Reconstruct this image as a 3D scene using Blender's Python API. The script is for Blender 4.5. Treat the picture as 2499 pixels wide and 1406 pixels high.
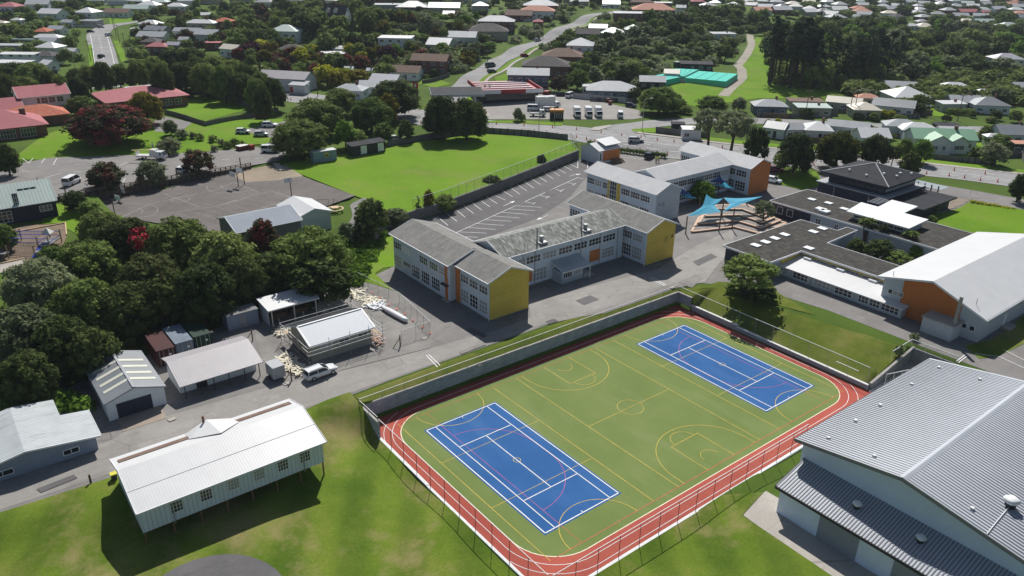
import bpy, bmesh, math, random
import numpy as np
from mathutils import Vector, Matrix
rad = math.radians
for o in list(bpy.data.objects): bpy.data.objects.remove(o)
S = bpy.context.scene
COL = S.collection

# ------------------------------------------------------------ camera
F, YAW, PIT, ROL = 1893.73, .906884785, -.419734422, -.011594638
CP = np.array([-43.0759618, -72.5874987, 57.6217744])
_fw = np.array([math.cos(PIT)*math.cos(YAW), math.cos(PIT)*math.sin(YAW), math.sin(PIT)])
_rt = np.cross(_fw, [0, 0, 1]); _rt /= np.linalg.norm(_rt); _dn = np.cross(_fw, _rt)
_c, _s = math.cos(ROL), math.sin(ROL)
CR = np.array([_c*_rt+_s*_dn, _c*_dn-_s*_rt, _fw])
cam = bpy.data.cameras.new('camera'); co = bpy.data.objects.new('camera', cam); COL.objects.link(co)
M4 = Matrix([[CR[0][i], -CR[1][i], -CR[2][i], CP[i]] for i in range(3)] + [[0, 0, 0, 1]])
co.matrix_world = M4
cam.sensor_width = 36; cam.lens = 36*F/2499; cam.clip_start = 1; cam.clip_end = 6000
S.camera = co

# ------------------------------------------------------------ sky, sun, exposure
SAZ, SEL = rad(50.6), rad(46.5)
w = bpy.data.worlds.new("World"); S.world = w; w.use_nodes = True
nt = w.node_tree; bg = nt.nodes['Background']; sky = nt.nodes.new('ShaderNodeTexSky')
sky.sky_type = 'NISHITA'; sky.sun_disc = False; sky.sun_elevation = SEL; sky.sun_rotation = math.pi/2-SAZ
nt.links.new(sky.outputs[0], bg.inputs[0]); bg.inputs[1].default_value = 0.062
sl = bpy.data.lights.new('sun', 'SUN'); sl.energy = 5.0; sl.angle = rad(.5); sl.color = (1, .97, .925)
so = bpy.data.objects.new('sun', sl); COL.objects.link(so); so.location = (60, 60, 200)
so.rotation_euler = Vector((math.cos(SAZ)*math.cos(SEL), math.sin(SAZ)*math.cos(SEL), math.sin(SEL))).to_track_quat('Z', 'Y').to_euler()
S.view_settings.view_transform = 'Standard'; S.view_settings.look = 'None'
S.view_settings.exposure = 0.14; S.view_settings.gamma = 1

# ------------------------------------------------------------ pixel <-> world
def G(px, py, z=0.):
    d = CR.T @ np.array([(px-1249.5)/F, (py-703)/F, 1.]); t = (z-CP[2])/d[2]
    P = CP+t*d; return float(P[0]), float(P[1])
def PX(x, y, z):
    q = CR @ (np.array([x, y, z])-CP); return 1249.5+F*q[0]/q[2], 703+F*q[1]/q[2], q[2]

# ------------------------------------------------------------ terrain
def pdist(X, Y, poly, closed=True):
    n = len(poly); D = np.full(X.shape, 1e9)
    for i in range(n if closed else n-1):
        (x0, y0), (x1, y1) = poly[i], poly[(i+1) % n]
        dx, dy = x1-x0, y1-y0; t = np.clip(((X-x0)*dx+(Y-y0)*dy)/(dx*dx+dy*dy), 0, 1)
        D = np.minimum(D, np.hypot(X-x0-t*dx, Y-y0-t*dy))
    return D
def inside(X, Y, poly):
    r = np.zeros(X.shape, bool); n = len(poly)
    for i in range(n):
        (x0, y0), (x1, y1) = poly[i], poly[(i+1) % n]
        if y0 == y1: continue
        r ^= ((Y > y0) != (Y > y1)) & (X < (x1-x0)*(Y-y0)/(y1-y0)+x0)
    return r
WALL = [(29.4, 62.9), (36, 63.4), (45, 64.7), (61.7, 69.5), (78.4, 74.8), (101, 82.2)]
FIELD = [(32.5, 75.7), (31.9, 81.1), (28.5, 113), (31, 117.5), (60.3, 116), (92, 115), (106.8, 91.8), (101, 82.5), (78.3, 75.2), (61.5, 69.9), (45, 65.1), (36, 63.8), (31, 66)]
BWALL = [(-22, 108.6), (-11, 110.6), (15.8, 115.3)]
BCOURT = [(-14.5, 97.5), (-14, 110), (15.8, 115.2), (27, 115.4), (32, 80.8), (22, 77), (0, 73), (-9, 88)]
LOT = [(-24, 109), (-11, 111), (15.8, 115.6), (29, 118), (37, 127), (37, 133), (27, 137), (10, 137.5), (-17, 146.5), (-30, 142), (-32, 120)]
SCHOOL = [(-50, 9), (-6, 9), (-5.3, 6.5), (55.3, 6.5), (62, 3), (68, -28), (70, -90), (135, -40), (142, 0), (124, 50), (121, 66), (114, 81), (103, 83), (78, 73.5), (45, 63.5), (28, 60), (18, 50), (12, 42), (-48, 40)]
def lotz(x): return 7.2-.04*(x+11)
CTRL = [(-8, 5, .7), (-7.5, 1, 0), (-7, -8, -.35), (-8, -25, -.3), (-15, 6, 2.4), (-35, 7, 2.9), (-25, -1.7, 1), (-14, -2, .7), (-34, -1.7, 1.1),
 (-30, -15, .3), (-52, -5, 1.2), (-15, -12, .2), (10, -36, -.1), (22, -38, .3), (35, -33, -.2), (20, -60, .3), (-10, -50, 0), (40, -50, .3),
 (-20, 60, 4), (-35, 75, 5), (-25, 95, 6.2), (-5, 70, 4.6), (15, 62, 4.3), (0, 90, 5), (15, 95, 5), (-22, 108, 7), (22, 70, 4.8), (-50, 60, 5), (-45, 110, 7.5),
 (-15, 175, 8), (0, 205, 8), (20, 185, 7.3), (26, 163, 7), (50, 160, 6.2), (45, 135, 5.8), (60, 125, 5.4), (85, 125, 5), (60, 195, 6.3), (20, 230, 8), (-40, 200, 9),
 (100, 120, 5), (120, 95, 5), (123, 84, 4.6), (112, 75, 3.2), (135, 80, 4.8), (150, 45, 4.3), (165, 0, 4), (182, 0, 4), (200, -30, 4), (147, 100, 5), (155, 125, 5),
 (110, 150, 5.4), (137, 149, 5.8), (116, 182, 6), (152, 198, 8), (175, 220, 9), (205, 235, 11), (254, 258, 16), (290, 267, 20), (300, 300, 20), (180, 300, 19), (141, 311, 18),
 (100, 260, 8), (70, 240, 7), (90, 320, 11), (30, 300, 7.5), (34, 350, 8.5), (49, 430, 10), (62, 460, 11), (54, 500, 14), (0, 400, 12), (30, 540, 15), (-60, 350, 12), (110, 420, 15),
 (200, 180, 7), (230, 190, 8), (250, 220, 12), (240, 115, 5), (235, 150, 6), (260, 160, 7), (300, 170, 8), (210, 80, 4.6), (250, 30, 4), (300, 60, 3), (330, 110, 3.5), (400, 0, 2), (320, -40, 3),
 (380, 200, 7), (450, 320, 14), (400, 400, 20), (300, 500, 20), (150, 600, 18), (500, 150, 1), (620, 247, 0), (780, 270, 0), (650, 400, 3), (900, 500, 2), (600, 700, 15), (900, 100, 0), (1500, 900, 5), (200, 1200, 20), (1600, 0, 0), (1000, 1500, 10)]
CTRL = np.array(CTRL)
def sm(t): t = np.clip(t, 0, 1); return t*t*(3-2*t)
def hfun(X, Y):
    num = np.zeros(X.shape); den = np.zeros(X.shape)
    for cx, cy, cz in CTRL:
        w_ = 1/((X-cx)**2+(Y-cy)**2+4)**1.7; num += w_*cz; den += w_
    Z = num/den
    # school plateau
    d = pdist(X, Y, SCHOOL); ins = inside(X, Y, SCHOOL); d = np.where(ins, 0, d)
    k = np.where((X < -5.6) & (Y < 9), 4.5, 9.); wgt = 1-sm(d/k); Z = Z*(1-wgt)+3*wgt
    # strip above the court wall, bank right of the court
    Z = np.where((X > -5.6) & (X < 55.35) & (Y > 6.2) & (Y < 9), np.minimum(3, 2.3+.35*(Y-6.3)), Z)
    xp = 60.5+(3.3-Y)*(5.4/30.4); t = np.clip((X-55.3)/(xp-55.3), 0, 1); base = np.where(Y > 3.2, 2.3, .65)
    Z = np.where((X > 55.2) & (X < xp+.01) & (Y > -28.9) & (Y < 6.4), base+(3-base)*t, Z)
    Z = np.where((X > 52) & (X < 67) & (Y < -28.8) & (Y > -37), -.15, Z)
    Z = np.where((X >= 67) & (X < 72) & (Y < -20) & (Y > -60), 3, Z)
    Z = np.where((X > -5.65) & (X < 55.3) & (Y > -31.2) & (Y < 6.3), -.15, Z)
    # sports field, ball court and upper car park
    dw = pdist(X, Y, WALL, False)
    Z = np.where(inside(X, Y, FIELD), 3+2.15*np.clip(dw/4, 0, 1), Z)
    Z = np.where(inside(X, Y, BCOURT), 5.1, Z)
    dw = pdist(X, Y, BWALL, False)
    t = np.clip(dw/4, 0, 1); Z = np.where(inside(X, Y, LOT), 5.1*(1-t)+(lotz(X)-.15)*t, Z)
    return Z
def axis(a, b, extra, mx):
    v = list(np.arange(a, b+.1, 2.5))
    s = 2.5; x = b
    while x < mx: s *= 1.16; x += min(s, 60); v.append(x)
    s = 2.5; x = a
    while x > -500: s *= 1.35; x -= min(s, 60); v.append(x)
    v = [q for q in v if all(abs(q-e) > .9 for e in extra)]+list(extra)
    return np.array(sorted(v))
XS = axis(-70, 330, [-14, -12.9, -11.8, -10.7, -9.6, -8.5, -7.6, -6.7, -5.8, -5.62, 55.28, 55.34, 67, 66.85], 2600)
YS = axis(-75, 330, [-1.2, 0, 1.1, 2.1, 4.2, 5.2, 7.3, 8.3, 9.3, 10.3, 6.28, 6.34, 3.1, 3.3, -28.85, -28.7, -31.0, -31.3], 2600)
GX, GY = np.meshgrid(XS, YS, indexing='ij')
GZ = hfun(GX, GY)
def H(x, y):
    i = int(np.clip(np.searchsorted(XS, x)-1, 0, len(XS)-2)); j = int(np.clip(np.searchsorted(YS, y)-1, 0, len(YS)-2))
    a = (x-XS[i])/(XS[i+1]-XS[i]); b = (y-YS[j])/(YS[j+1]-YS[j])
    return float((GZ[i, j]*(1-a)+GZ[i+1, j]*a)*(1-b)+(GZ[i, j+1]*(1-a)+GZ[i+1, j+1]*a)*b)
def gt(px, py, dz=0.):
    z = 5.
    for _ in range(25):
        x, y = G(px, py, z+dz); z = z*.4+.6*H(x, y)
    return x, y, H(x, y)

# ------------------------------------------------------------ materials
MATS = {}
def nodes(name, rough=.8, spec=.3, metal=0.):
    m = bpy.data.materials.new(name); m.use_nodes = True; t = m.node_tree; b = t.nodes['Principled BSDF']
    b.inputs['Roughness'].default_value = rough; b.inputs['Specular IOR Level'].default_value = spec; b.inputs['Metallic'].default_value = metal
    MATS[name] = m; return m, t, b
def N(t, typ, **k):
    n = t.nodes.new(typ)
    for a, v in k.items():
        if a in n.inputs: n.inputs[a].default_value = v
        else: setattr(n, a, v)
    return n
def coord(t, obj=True, scale=None):
    tc = N(t, 'ShaderNodeTexCoord'); out = tc.outputs['Object']
    if scale:
        mp = N(t, 'ShaderNodeMapping'); mp.inputs['Scale'].default_value = scale; t.links.new(out, mp.inputs[0]); out = mp.outputs[0]
    return out
def noise(t, sc, det=4, rough=.55, vec=None, w=None):
    n = N(t, 'ShaderNodeTexNoise'); n.inputs['Scale'].default_value = sc; n.inputs['Detail'].default_value = det; n.inputs['Roughness'].default_value = rough
    t.links.new(vec if vec is not None else coord(t), n.inputs['Vector']); return n.outputs['Fac']
def ramp(t, fac, stops):
    r = N(t, 'ShaderNodeValToRGB'); e = r.color_ramp.elements
    while len(e) < len(stops): e.new(.5)
    for q, (p, c) in zip(e, stops): q.position = p; q.color = (*c, 1)
    t.links.new(fac, r.inputs[0]); return r.outputs[0]
def mix(t, fac, a, b, mode='MIX'):
    m = N(t, 'ShaderNodeMix', data_type='RGBA', blend_type=mode)
    for sck, v in ((m.inputs[0], fac), (m.inputs[6], a), (m.inputs[7], b)):
        if isinstance(v, (int, float)): sck.default_value = v
        elif isinstance(v, tuple): sck.default_value = (*v, 1)
        else: t.links.new(v, sck)
    return m.outputs[2]
def bump(t, b, h, st=.3, dist=.05):
    n = N(t, 'ShaderNodeBump'); n.inputs['Strength'].default_value = st; n.inputs['Distance'].default_value = dist
    t.links.new(h, n.inputs['Height']); t.links.new(n.outputs[0], b.inputs['Normal'])
def plain(name, c, rough=.7, spec=.3, var=.12, sc=1.5, metal=0.):
    if name in MATS: return MATS[name]
    m, t, b = nodes(name, rough, spec, metal)
    a = tuple(v*(1-var) for v in c); d = tuple(min(1, v*(1+var)) for v in c)
    f = noise(t, sc, 6, .65); col = ramp(t, f, [(.3, a), (.7, d)]); t.links.new(col, b.inputs['Base Color']); return m
def ribbed(name, c, freq=.4, rough=.45, st=.5, var=.1, axis=0, spec=.4, dirt=(.3, .3, .28), dirtamt=.15, dist=.03):
    if name in MATS: return MATS[name]
    m, t, b = nodes(name, rough, spec)
    f = noise(t, .35, 8, .7); a = tuple(v*(1-var) for v in c); d = tuple(min(1, v*(1+var)) for v in c)
    base = ramp(t, f, [(.3, a), (.7, d)])
    f2 = noise(t, 1.0, 8, .8, vec=coord(t, scale=((1, .12, .12) if axis == 0 else (.12, 1, 1))))
    msk = ramp(t, f2, [(.5, (0, 0, 0)), (.75, (dirtamt,)*3)])
    col = mix(t, msk, base, dirt); t.links.new(col, b.inputs['Base Color'])
    wv = N(t, 'ShaderNodeTexWave', bands_direction='XYZ'[axis]); wv.inputs['Scale'].default_value = 1/(freq*3.1831)*1.0
    t.links.new(coord(t), wv.inputs['Vector']); bump(t, b, wv.outputs['Fac'], st, dist); return m
def tiles(name, c1, c2, dist=.04, rough=.85, lich=(.45, .42, .33), la=.5, sc=(1.2, 3)):
    if name in MATS: return MATS[name]
    m, t, b = nodes(name, rough, .2)
    f = noise(t, .5, 8, .75); base = ramp(t, f, [(.3, c1), (.68, c2)])
    f2 = noise(t, 2.2, 10, .8, vec=coord(t, scale=(1, .3, .3))); msk = ramp(t, f2, [(.48, (0, 0, 0)), (.7, (la,)*3)])
    col = mix(t, msk, base, lich); t.links.new(col, b.inputs['Base Color'])
    br = N(t, 'ShaderNodeTexBrick'); br.inputs['Scale'].default_value = sc[0]; br.inputs['Color1'].default_value = (1, 1, 1, 1); br.inputs['Color2'].default_value = (.6, .6, .6, 1); br.inputs['Mortar'].default_value = (0, 0, 0, 1)
    br.inputs['Mortar Size'].default_value = .06; t.links.new(coord(t), br.inputs['Vector'])
    bump(t, b, br.outputs['Color'], .5, dist); return m
def brickm(name, c1, c2, mortar, scale=1., bw=.5, rh=.25, rough=.85, vertical=True, ms=.02, var=.3, bs=.4):
    if name in MATS: return MATS[name]
    m, t, b = nodes(name, rough, .2)
    tc = coord(t)
    if vertical:   # use (x+y, z) so that courses lie level on every wall
        sep = N(t, 'ShaderNodeSeparateXYZ'); t.links.new(tc, sep.inputs[0]); ad = N(t, 'ShaderNodeMath'); t.links.new(sep.outputs[0], ad.inputs[0]); t.links.new(sep.outputs[1], ad.inputs[1])
        cb = N(t, 'ShaderNodeCombineXYZ'); t.links.new(ad.outputs[0], cb.inputs[0]); t.links.new(sep.outputs[2], cb.inputs[1]); tc = cb.outputs[0]
    br = N(t, 'ShaderNodeTexBrick'); br.inputs['Scale'].default_value = scale; br.inputs['Brick Width'].default_value = bw; br.inputs['Row Height'].default_value = rh; br.inputs['Mortar Size'].default_value = ms
    br.inputs['Color1'].default_value = (*c1, 1); br.inputs['Color2'].default_value = (*c2, 1); br.inputs['Mortar'].default_value = (*mortar, 1)
    t.links.new(tc, br.inputs['Vector'])
    f = noise(t, .6, 8, .7); k = ramp(t, f, [(.3, (1-var,)*3), (.7, (1+.0,)*3)]); col = mix(t, 1., br.outputs['Color'], k, 'MULTIPLY')
    t.links.new(col, b.inputs['Base Color']); bump(t, b, br.outputs['Fac'], -bs, .02); return m
def grass(name, c1, c2, c3, sc=.12, patch=.0, pc=(.2, .17, .06), stripes=None):
    m, t, b = nodes(name, .95, .1)
    f = noise(t, sc, 9, .62); base = ramp(t, f, [(.32, c1), (.5, c2), (.7, c3)])
    g = noise(t, 3.5, 6, .8); gcol = ramp(t, g, [(.3, (.72, .74, .7)), (.7, (1.18, 1.15, 1.1))]); col = mix(t, 1., base, gcol, 'MULTIPLY')
    if stripes:
        wv = N(t, 'ShaderNodeTexWave', bands_direction='X'); wv.inputs['Scale'].default_value = stripes[0]; wv.inputs['Distortion'].default_value = 3; wv.inputs['Detail'].default_value = 3; wv.inputs['Detail Scale'].default_value = .6
        mp = N(t, 'ShaderNodeMapping'); mp.inputs['Rotation'].default_value = (0, 0, rad(stripes[1])); t.links.new(coord(t), mp.inputs[0]); t.links.new(mp.outputs[0], wv.inputs['Vector'])
        sc_ = ramp(t, wv.outputs['Fac'], [(.2, (.86, .88, .85)), (.8, (1.12, 1.1, 1.05))]); col = mix(t, 1., col, sc_, 'MULTIPLY')
    if patch:
        p = noise(t, .09, 10, .7); pm = ramp(t, p, [(.5, (0, 0, 0)), (.64, (patch,)*3)]); col = mix(t, pm, col, pc)
    t.links.new(col, b.inputs['Base Color']); bump(t, b, noise(t, 6, 5, .7), .6, .08); return m
def asphalt(name, c, var=.18, crack=True, light=None):
    m, t, b = nodes(name, .9, .25)
    f = noise(t, .15, 10, .65); base = ramp(t, f, [(.3, tuple(v*(1-var) for v in c)), (.7, tuple(v*(1+var) for v in c))])
    g = noise(t, 9, 4, .7); col = mix(t, 1., base, ramp(t, g, [(.3, (.85,)*3), (.7, (1.12,)*3)]), 'MULTIPLY')
    st = noise(t, .5, 6, .6); col = mix(t, ramp(t, st, [(.56, (0, 0, 0)), (.66, (.35,)*3)]), col, tuple(v*1.35 for v in c))
    s2 = noise(t, .8, 5, .5, vec=coord(t, scale=(.4, 1.6, 1))); col = mix(t, ramp(t, s2, [(.6, (0, 0, 0)), (.7, (.4,)*3)]), col, tuple(v*.6 for v in c))
    vo = N(t, 'ShaderNodeTexVoronoi', feature='DISTANCE_TO_EDGE'); vo.inputs['Scale'].default_value = .16; wb = N(t, 'ShaderNodeMapping'); t.links.new(coord(t), wb.inputs[0]); t.links.new(wb.outputs[0], vo.inputs['Vector'])
    cr = ramp(t, vo.outputs['Distance'], [(.004, (.55,)*3), (.016, (0, 0, 0))]); ck = mix(t, 1., cr, ramp(t, noise(t, .06, 3, .6), [(.5, (0, 0, 0)), (.62, (1, 1, 1))]), 'MULTIPLY'); col = mix(t, ck, col, tuple(v*.45 for v in c))
    t.links.new(col, b.inputs['Base Color']); bump(t, b, g, .3, .02); return m
def foliage(name, cols, sc=.5, flower=None, fth=.58, fmix=1.):
    m, t, b = nodes(name, .85, .08)
    oi = N(t, 'ShaderNodeObjectInfo'); f = noise(t, sc, 5, .6)
    n2 = noise(t, 3.1, 3, .6)
    ad = N(t, 'ShaderNodeMath', operation='MULTIPLY_ADD'); t.links.new(oi.outputs['Random'], ad.inputs[0]); ad.inputs[1].default_value = .35; t.links.new(f, ad.inputs[2])
    ad2 = N(t, 'ShaderNodeMath', operation='MULTIPLY_ADD'); t.links.new(n2, ad2.inputs[0]); ad2.inputs[1].default_value = .35; t.links.new(ad.outputs[0], ad2.inputs[2])
    n = len(cols); col = ramp(t, ad2.outputs[0], [(.45+.5*i/max(1, n-1), c) for i, c in enumerate(cols)])
    if flower:
        ff = noise(t, .33, 4, .75); fm = ramp(t, ff, [(fth, (0, 0, 0)), (fth+.05, (fmix,)*3)]); col = mix(t, fm, col, flower)
    t.links.new(col, b.inputs['Base Color'])
    tr = N(t, 'ShaderNodeBsdfTranslucent'); t.links.new(col, tr.inputs[0]); mx = N(t, 'ShaderNodeMixShader'); mx.inputs[0].default_value = .3
    t.links.new(b.outputs[0], mx.inputs[1]); t.links.new(tr.outputs[0], mx.inputs[2]); t.links.new(mx.outputs[0], t.nodes['Material Output'].inputs[0]); return m

white = plain('white_paint', (.74, .75, .74), .5); offwhite = plain('off_white', (.6, .6, .56), .6)
line_white = plain('line_white', (.72, .72, .7), .7, var=.15, sc=3); line_worn = plain('line_worn', (.36, .35, .34), .8, var=.3, sc=1); trim_white = plain('trim_white', (.72, .73, .74), .5, var=.05)
line_yellow = plain('line_yellow', (.56, .4, .05), .7, var=.3, sc=.7); line_red = plain('line_red', (.5, .1, .04), .7, var=.3, sc=.7); line_pink = plain('line_pink', (.45, .09, .28), .7, var=.3, sc=.7); line_cream = plain('line_cream', (.75, .68, .5), .7)
glass_b, _t, _b = nodes('window_blind', .3, .5); _b.inputs['Base Color'].default_value = (.3, .31, .31, 1)
glass, _t, _b = nodes('window_glass', .08, .6); _b.inputs['Base Color'].default_value = (.018, .022, .03, 1)
carglass, _t, _b = nodes('car_glass', .06, .6); _b.inputs['Base Color'].default_value = (.01, .012, .015, 1)
tyre = plain('tyre', (.02, .02, .02), .8); rim = plain('rim', (.45, .45, .46), .35, metal=.6)
dark = plain('dark_metal', (.03, .032, .035), .6); grey_metal = plain('grey_metal', (.32, .33, .34), .45, metal=.3); timber = plain('timber', (.16, .11, .07), .85, var=.3, sc=3)
pale_timber = plain('pale_timber', (.55, .4, .24), .8, var=.2, sc=3); concrete = plain('concrete', (.36, .34, .31), .9, var=.2, sc=.8); darkconc = plain('dark_concrete', (.2, .2, .2), .9, var=.25, sc=.7)
turf = None
def mk_turf(name, c1, c2, worn):
    m, t, b = nodes(name, .9, .15); f = noise(t, .12, 8, .6); base = ramp(t, f, [(.35, c1), (.65, c2)])
    wv = noise(t, .25, 6, .7, vec=coord(t, scale=(1, .25, 1))); base = mix(t, ramp(t, wv, [(.52, (0, 0, 0)), (.75, (.45,)*3)]), base, worn)
    g = noise(t, 14, 3, .7); col = mix(t, 1., base, ramp(t, g, [(.3, (.86,)*3), (.7, (1.12,)*3)]), 'MULTIPLY'); t.links.new(col, b.inputs['Base Color']); return m
turf = mk_turf('court_turf_green', (.135, .185, .05), (.165, .215, .065), (.24, .28, .13)); blue = mk_turf('court_turf_blue', (.022, .095, .26), (.032, .118, .31), (.075, .17, .35))
track = mk_turf('track_red', (.36, .075, .055), (.42, .1, .07), (.42, .15, .12))
g_base = grass('grass_land', (.05, .085, .014), (.075, .125, .018), (.11, .16, .03), .03)
g_front = grass('grass_front', (.07, .13, .012), (.115, .17, .02), (.185, .2, .05), .1, .85, (.27, .22, .1), (.05, 35))
g_field = grass('grass_field', (.1, .2, .01), (.13, .245, .012), (.16, .265, .02), .06, .45, (.2, .21, .06))
g_bank = grass('grass_bank', (.08, .115, .014), (.11, .145, .018), (.15, .17, .035), .2, .5, (.22, .19, .07))
asph = asphalt('asphalt_road', (.26, .255, .25)); asph_d = asphalt('asphalt_dark', (.12, .115, .115)); asph_l = asphalt('asphalt_pale', (.27, .255, .235)); asph_yard = asphalt('asphalt_yard', (.2, .19, .18)); gravel = asphalt('gravel', (.22, .21, .195), .25)
conc_l = asphalt('concrete_light', (.38, .35, .31), .1); bark = asphalt('bark_mulch', (.2, .145, .1), .25)
glassnet, _t, _b = nodes('wire_mesh', .6, .3); _b.inputs['Base Color'].default_value = (.12, .13, .13, 1)
_tr = N(_t, 'ShaderNodeBsdfTransparent'); _mx = N(_t, 'ShaderNodeMixShader'); _mx.inputs[0].default_value = .14
_t.links.new(_tr.outputs[0], _mx.inputs[1]); _t.links.new(_b.outputs[0], _mx.inputs[2]); _t.links.new(_mx.outputs[0], _t.nodes['Material Output'].inputs[0])
nett, _t, _b = nodes('green_netting', .7, .2); _b.inputs['Base Color'].default_value = (.06, .62, .5, 1)
_tr = N(_t, 'ShaderNodeBsdfTransparent'); _mx = N(_t, 'ShaderNodeMixShader'); _mx.inputs[0].default_value = .8
_t.links.new(_tr.outputs[0], _mx.inputs[1]); _t.links.new(_b.outputs[0], _mx.inputs[2]); _t.links.new(_mx.outputs[0], _t.nodes['Material Output'].inputs[0])
polyc, _t, _b = nodes('clear_roofing', .3, .5); _b.inputs['Base Color'].default_value = (.45, .5, .52, 1)
_tr = N(_t, 'ShaderNodeBsdfTransparent'); _mx = N(_t, 'ShaderNodeMixShader'); _mx.inputs[0].default_value = .55
_t.links.new(_tr.outputs[0], _mx.inputs[1]); _t.links.new(_b.outputs[0], _mx.inputs[2]); _t.links.new(_mx.outputs[0], _t.nodes['Material Output'].inputs[0])

# ------------------------------------------------------------ mesh helpers
class MB:
    def __init__(s): s.v = []; s.f = []
    def poly(s, pts): n = len(s.v); s.v += [tuple(p) for p in pts]; s.f.append(tuple(range(n, n+len(pts)))); return s
    def hexa(s, p):
        n = len(s.v); s.v += [tuple(q) for q in p]
        for f in ((0, 3, 2, 1), (4, 5, 6, 7), (0, 1, 5, 4), (1, 2, 6, 5), (2, 3, 7, 6), (3, 0, 4, 7)): s.f.append(tuple(n+i for i in f))
        return s
    def box(s, x0, x1, y0, y1, z0, z1): return s.hexa([(x0, y0, z0), (x1, y0, z0), (x1, y1, z0), (x0, y1, z0), (x0, y0, z1), (x1, y0, z1), (x1, y1, z1), (x0, y1, z1)])
    def prism(s, poly, z0, z1):   # xy polygon extruded, CCW
        n = len(s.v); k = len(poly); zz0 = z0 if hasattr(z0, '__len__') else [z0]*k; zz1 = z1 if hasattr(z1, '__len__') else [z1]*k
        s.v += [(p[0], p[1], zz0[i]) for i, p in enumerate(poly)]+[(p[0], p[1], zz1[i]) for i, p in enumerate(poly)]
        s.f.append(tuple(n+i for i in range(k))[::-1]); s.f.append(tuple(n+k+i for i in range(k)))
        for i in range(k): j = (i+1) % k; s.f.append((n+i, n+j, n+k+j, n+k+i))
        return s
    def bar(s, a, b, w, h=None):  # box-section bar from a to b
        a = Vector(a); b = Vector(b); d = b-a; h = h or w
        if d.length < 1e-6: return s
        d.normalize(); up = Vector((0, 0, 1)) if abs(d.z) < .95 else Vector((1, 0, 0)); r = d.cross(up).normalized(); u = r.cross(d)
        q = [(-w/2, -h/2), (w/2, -h/2), (w/2, h/2), (-w/2, h/2)]
        return s.hexa([a+r*x+u*y for x, y in q]+[b+r*x+u*y for x, y in q])
    def cyl(s, a, b, r0, r1=None, n=8):
        a = Vector(a); b = Vector(b); r1 = r0 if r1 is None else r1; d = (b-a).normalized(); up = Vector((0, 0, 1)) if abs(d.z) < .95 else Vector((1, 0, 0)); r = d.cross(up).normalized(); u = r.cross(d)
        k = len(s.v)
        for c, rr in ((a, r0), (b, r1)):
            for i in range(n): t = 2*math.pi*i/n; s.v.append(tuple(c+r*math.cos(t)*rr+u*math.sin(t)*rr))
        for i in range(n): j = (i+1) % n; s.f.append((k+i, k+j, k+n+j, k+n+i))
        s.f.append(tuple(k+i for i in range(n))[::-1]); s.f.append(tuple(k+n+i for i in range(n))); return s
    def loft(s, rings, cap=True):
        k = len(s.v); n = len(rings[0])
        for r in rings: s.v += [tuple(p) for p in r]
        for a in range(len(rings)-1):
            for i in range(n): j = (i+1) % n; s.f.append((k+a*n+i, k+a*n+j, k+(a+1)*n+j, k+(a+1)*n+i))
        if cap: s.f.append(tuple(k+i for i in range(n))[::-1]); s.f.append(tuple(k+(len(rings)-1)*n+i for i in range(n)))
        return s
    def mesh(s, name, mat, smooth=False):
        me = bpy.data.meshes.new(name); me.from_pydata(s.v, [], s.f)
        if mat: me.materials.append(mat)
        bm = bmesh.new(); bm.from_mesh(me); bmesh.ops.recalc_face_normals(bm, faces=bm.faces); bm.to_mesh(me); bm.free()
        if smooth: me.polygons.foreach_set('use_smooth', [True]*len(me.polygons))
        return me
def ob(name, data, parent=None, loc=(0, 0, 0), rz=0., **k):
    o = bpy.data.objects.new(name, data); COL.objects.link(o); o.location = loc; o.rotation_euler = (0, 0, rz)
    if parent: o.parent = parent
    for a, v in k.items():
        if v is not None: o[a] = v
    return o
def part(name, mb, mat, parent, loc=(0, 0, 0), rz=0., smooth=False, **k): return ob(name, mb.mesh(name, mat, smooth), parent, loc, rz, **k)
def thing(name, label, cat, loc=(0, 0, 0), rz=0., group=None): return ob(name, None, None, loc, rz, label=label, category=cat, group=group)
def solo(name, mb, mat, label, cat, loc=(0, 0, 0), rz=0., group=None, smooth=False): return ob(name, mb.mesh(name, mat, smooth), None, loc, rz, label=label, category=cat, group=group)
def ground(name, mb, mat): return ob(name, mb.mesh(name, mat), None, kind='structure')
_cache = {}
def cached(key, fn):
    if key not in _cache: _cache[key] = fn()
    return _cache[key]
def copy_tree(o, loc, rz, label=None, group=None):
    r = o.copy(); COL.objects.link(r); r.location = loc; r.rotation_euler = (0, 0, rz)
    if label: r['label'] = label
    if group: r['group'] = group
    for c in o.children:
        d = c.copy(); COL.objects.link(d); d.parent = r
        for g in c.children: e = g.copy(); COL.objects.link(e); e.parent = d
    return r

# ------------------------------------------------------------ ground sheets draped on the terrain
me = bpy.data.meshes.new('ground'); nx, ny = GX.shape
me.vertices.add(nx*ny); me.vertices.foreach_set('co', np.stack([GX, GY, GZ], -1).astype(np.float32).ravel())
ii, jj = np.meshgrid(np.arange(nx-1), np.arange(ny-1), indexing='ij'); a = (ii*ny+jj).ravel(); fc = np.stack([a, a+ny, a+ny+1, a+1], 1).astype(np.int32)
me.loops.add(fc.size); me.loops.foreach_set('vertex_index', fc.ravel()); me.polygons.add(len(fc)); me.polygons.foreach_set('loop_start', np.arange(0, fc.size, 4, dtype=np.int32)); me.polygons.foreach_set('loop_total', np.full(len(fc), 4, np.int32))
me.polygons.foreach_set('use_smooth', np.ones(len(fc), bool)); me.update(calc_edges=True); me.materials.append(g_base); ob('ground', me, None, kind='structure')
def drape_bm(bm, poly, off):
    vs = [bm.verts.new((x, y, 0)) for x, y in poly]
    f = bm.faces.new(vs); bmesh.ops.triangulate(bm, faces=[f]); return vs
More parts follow.
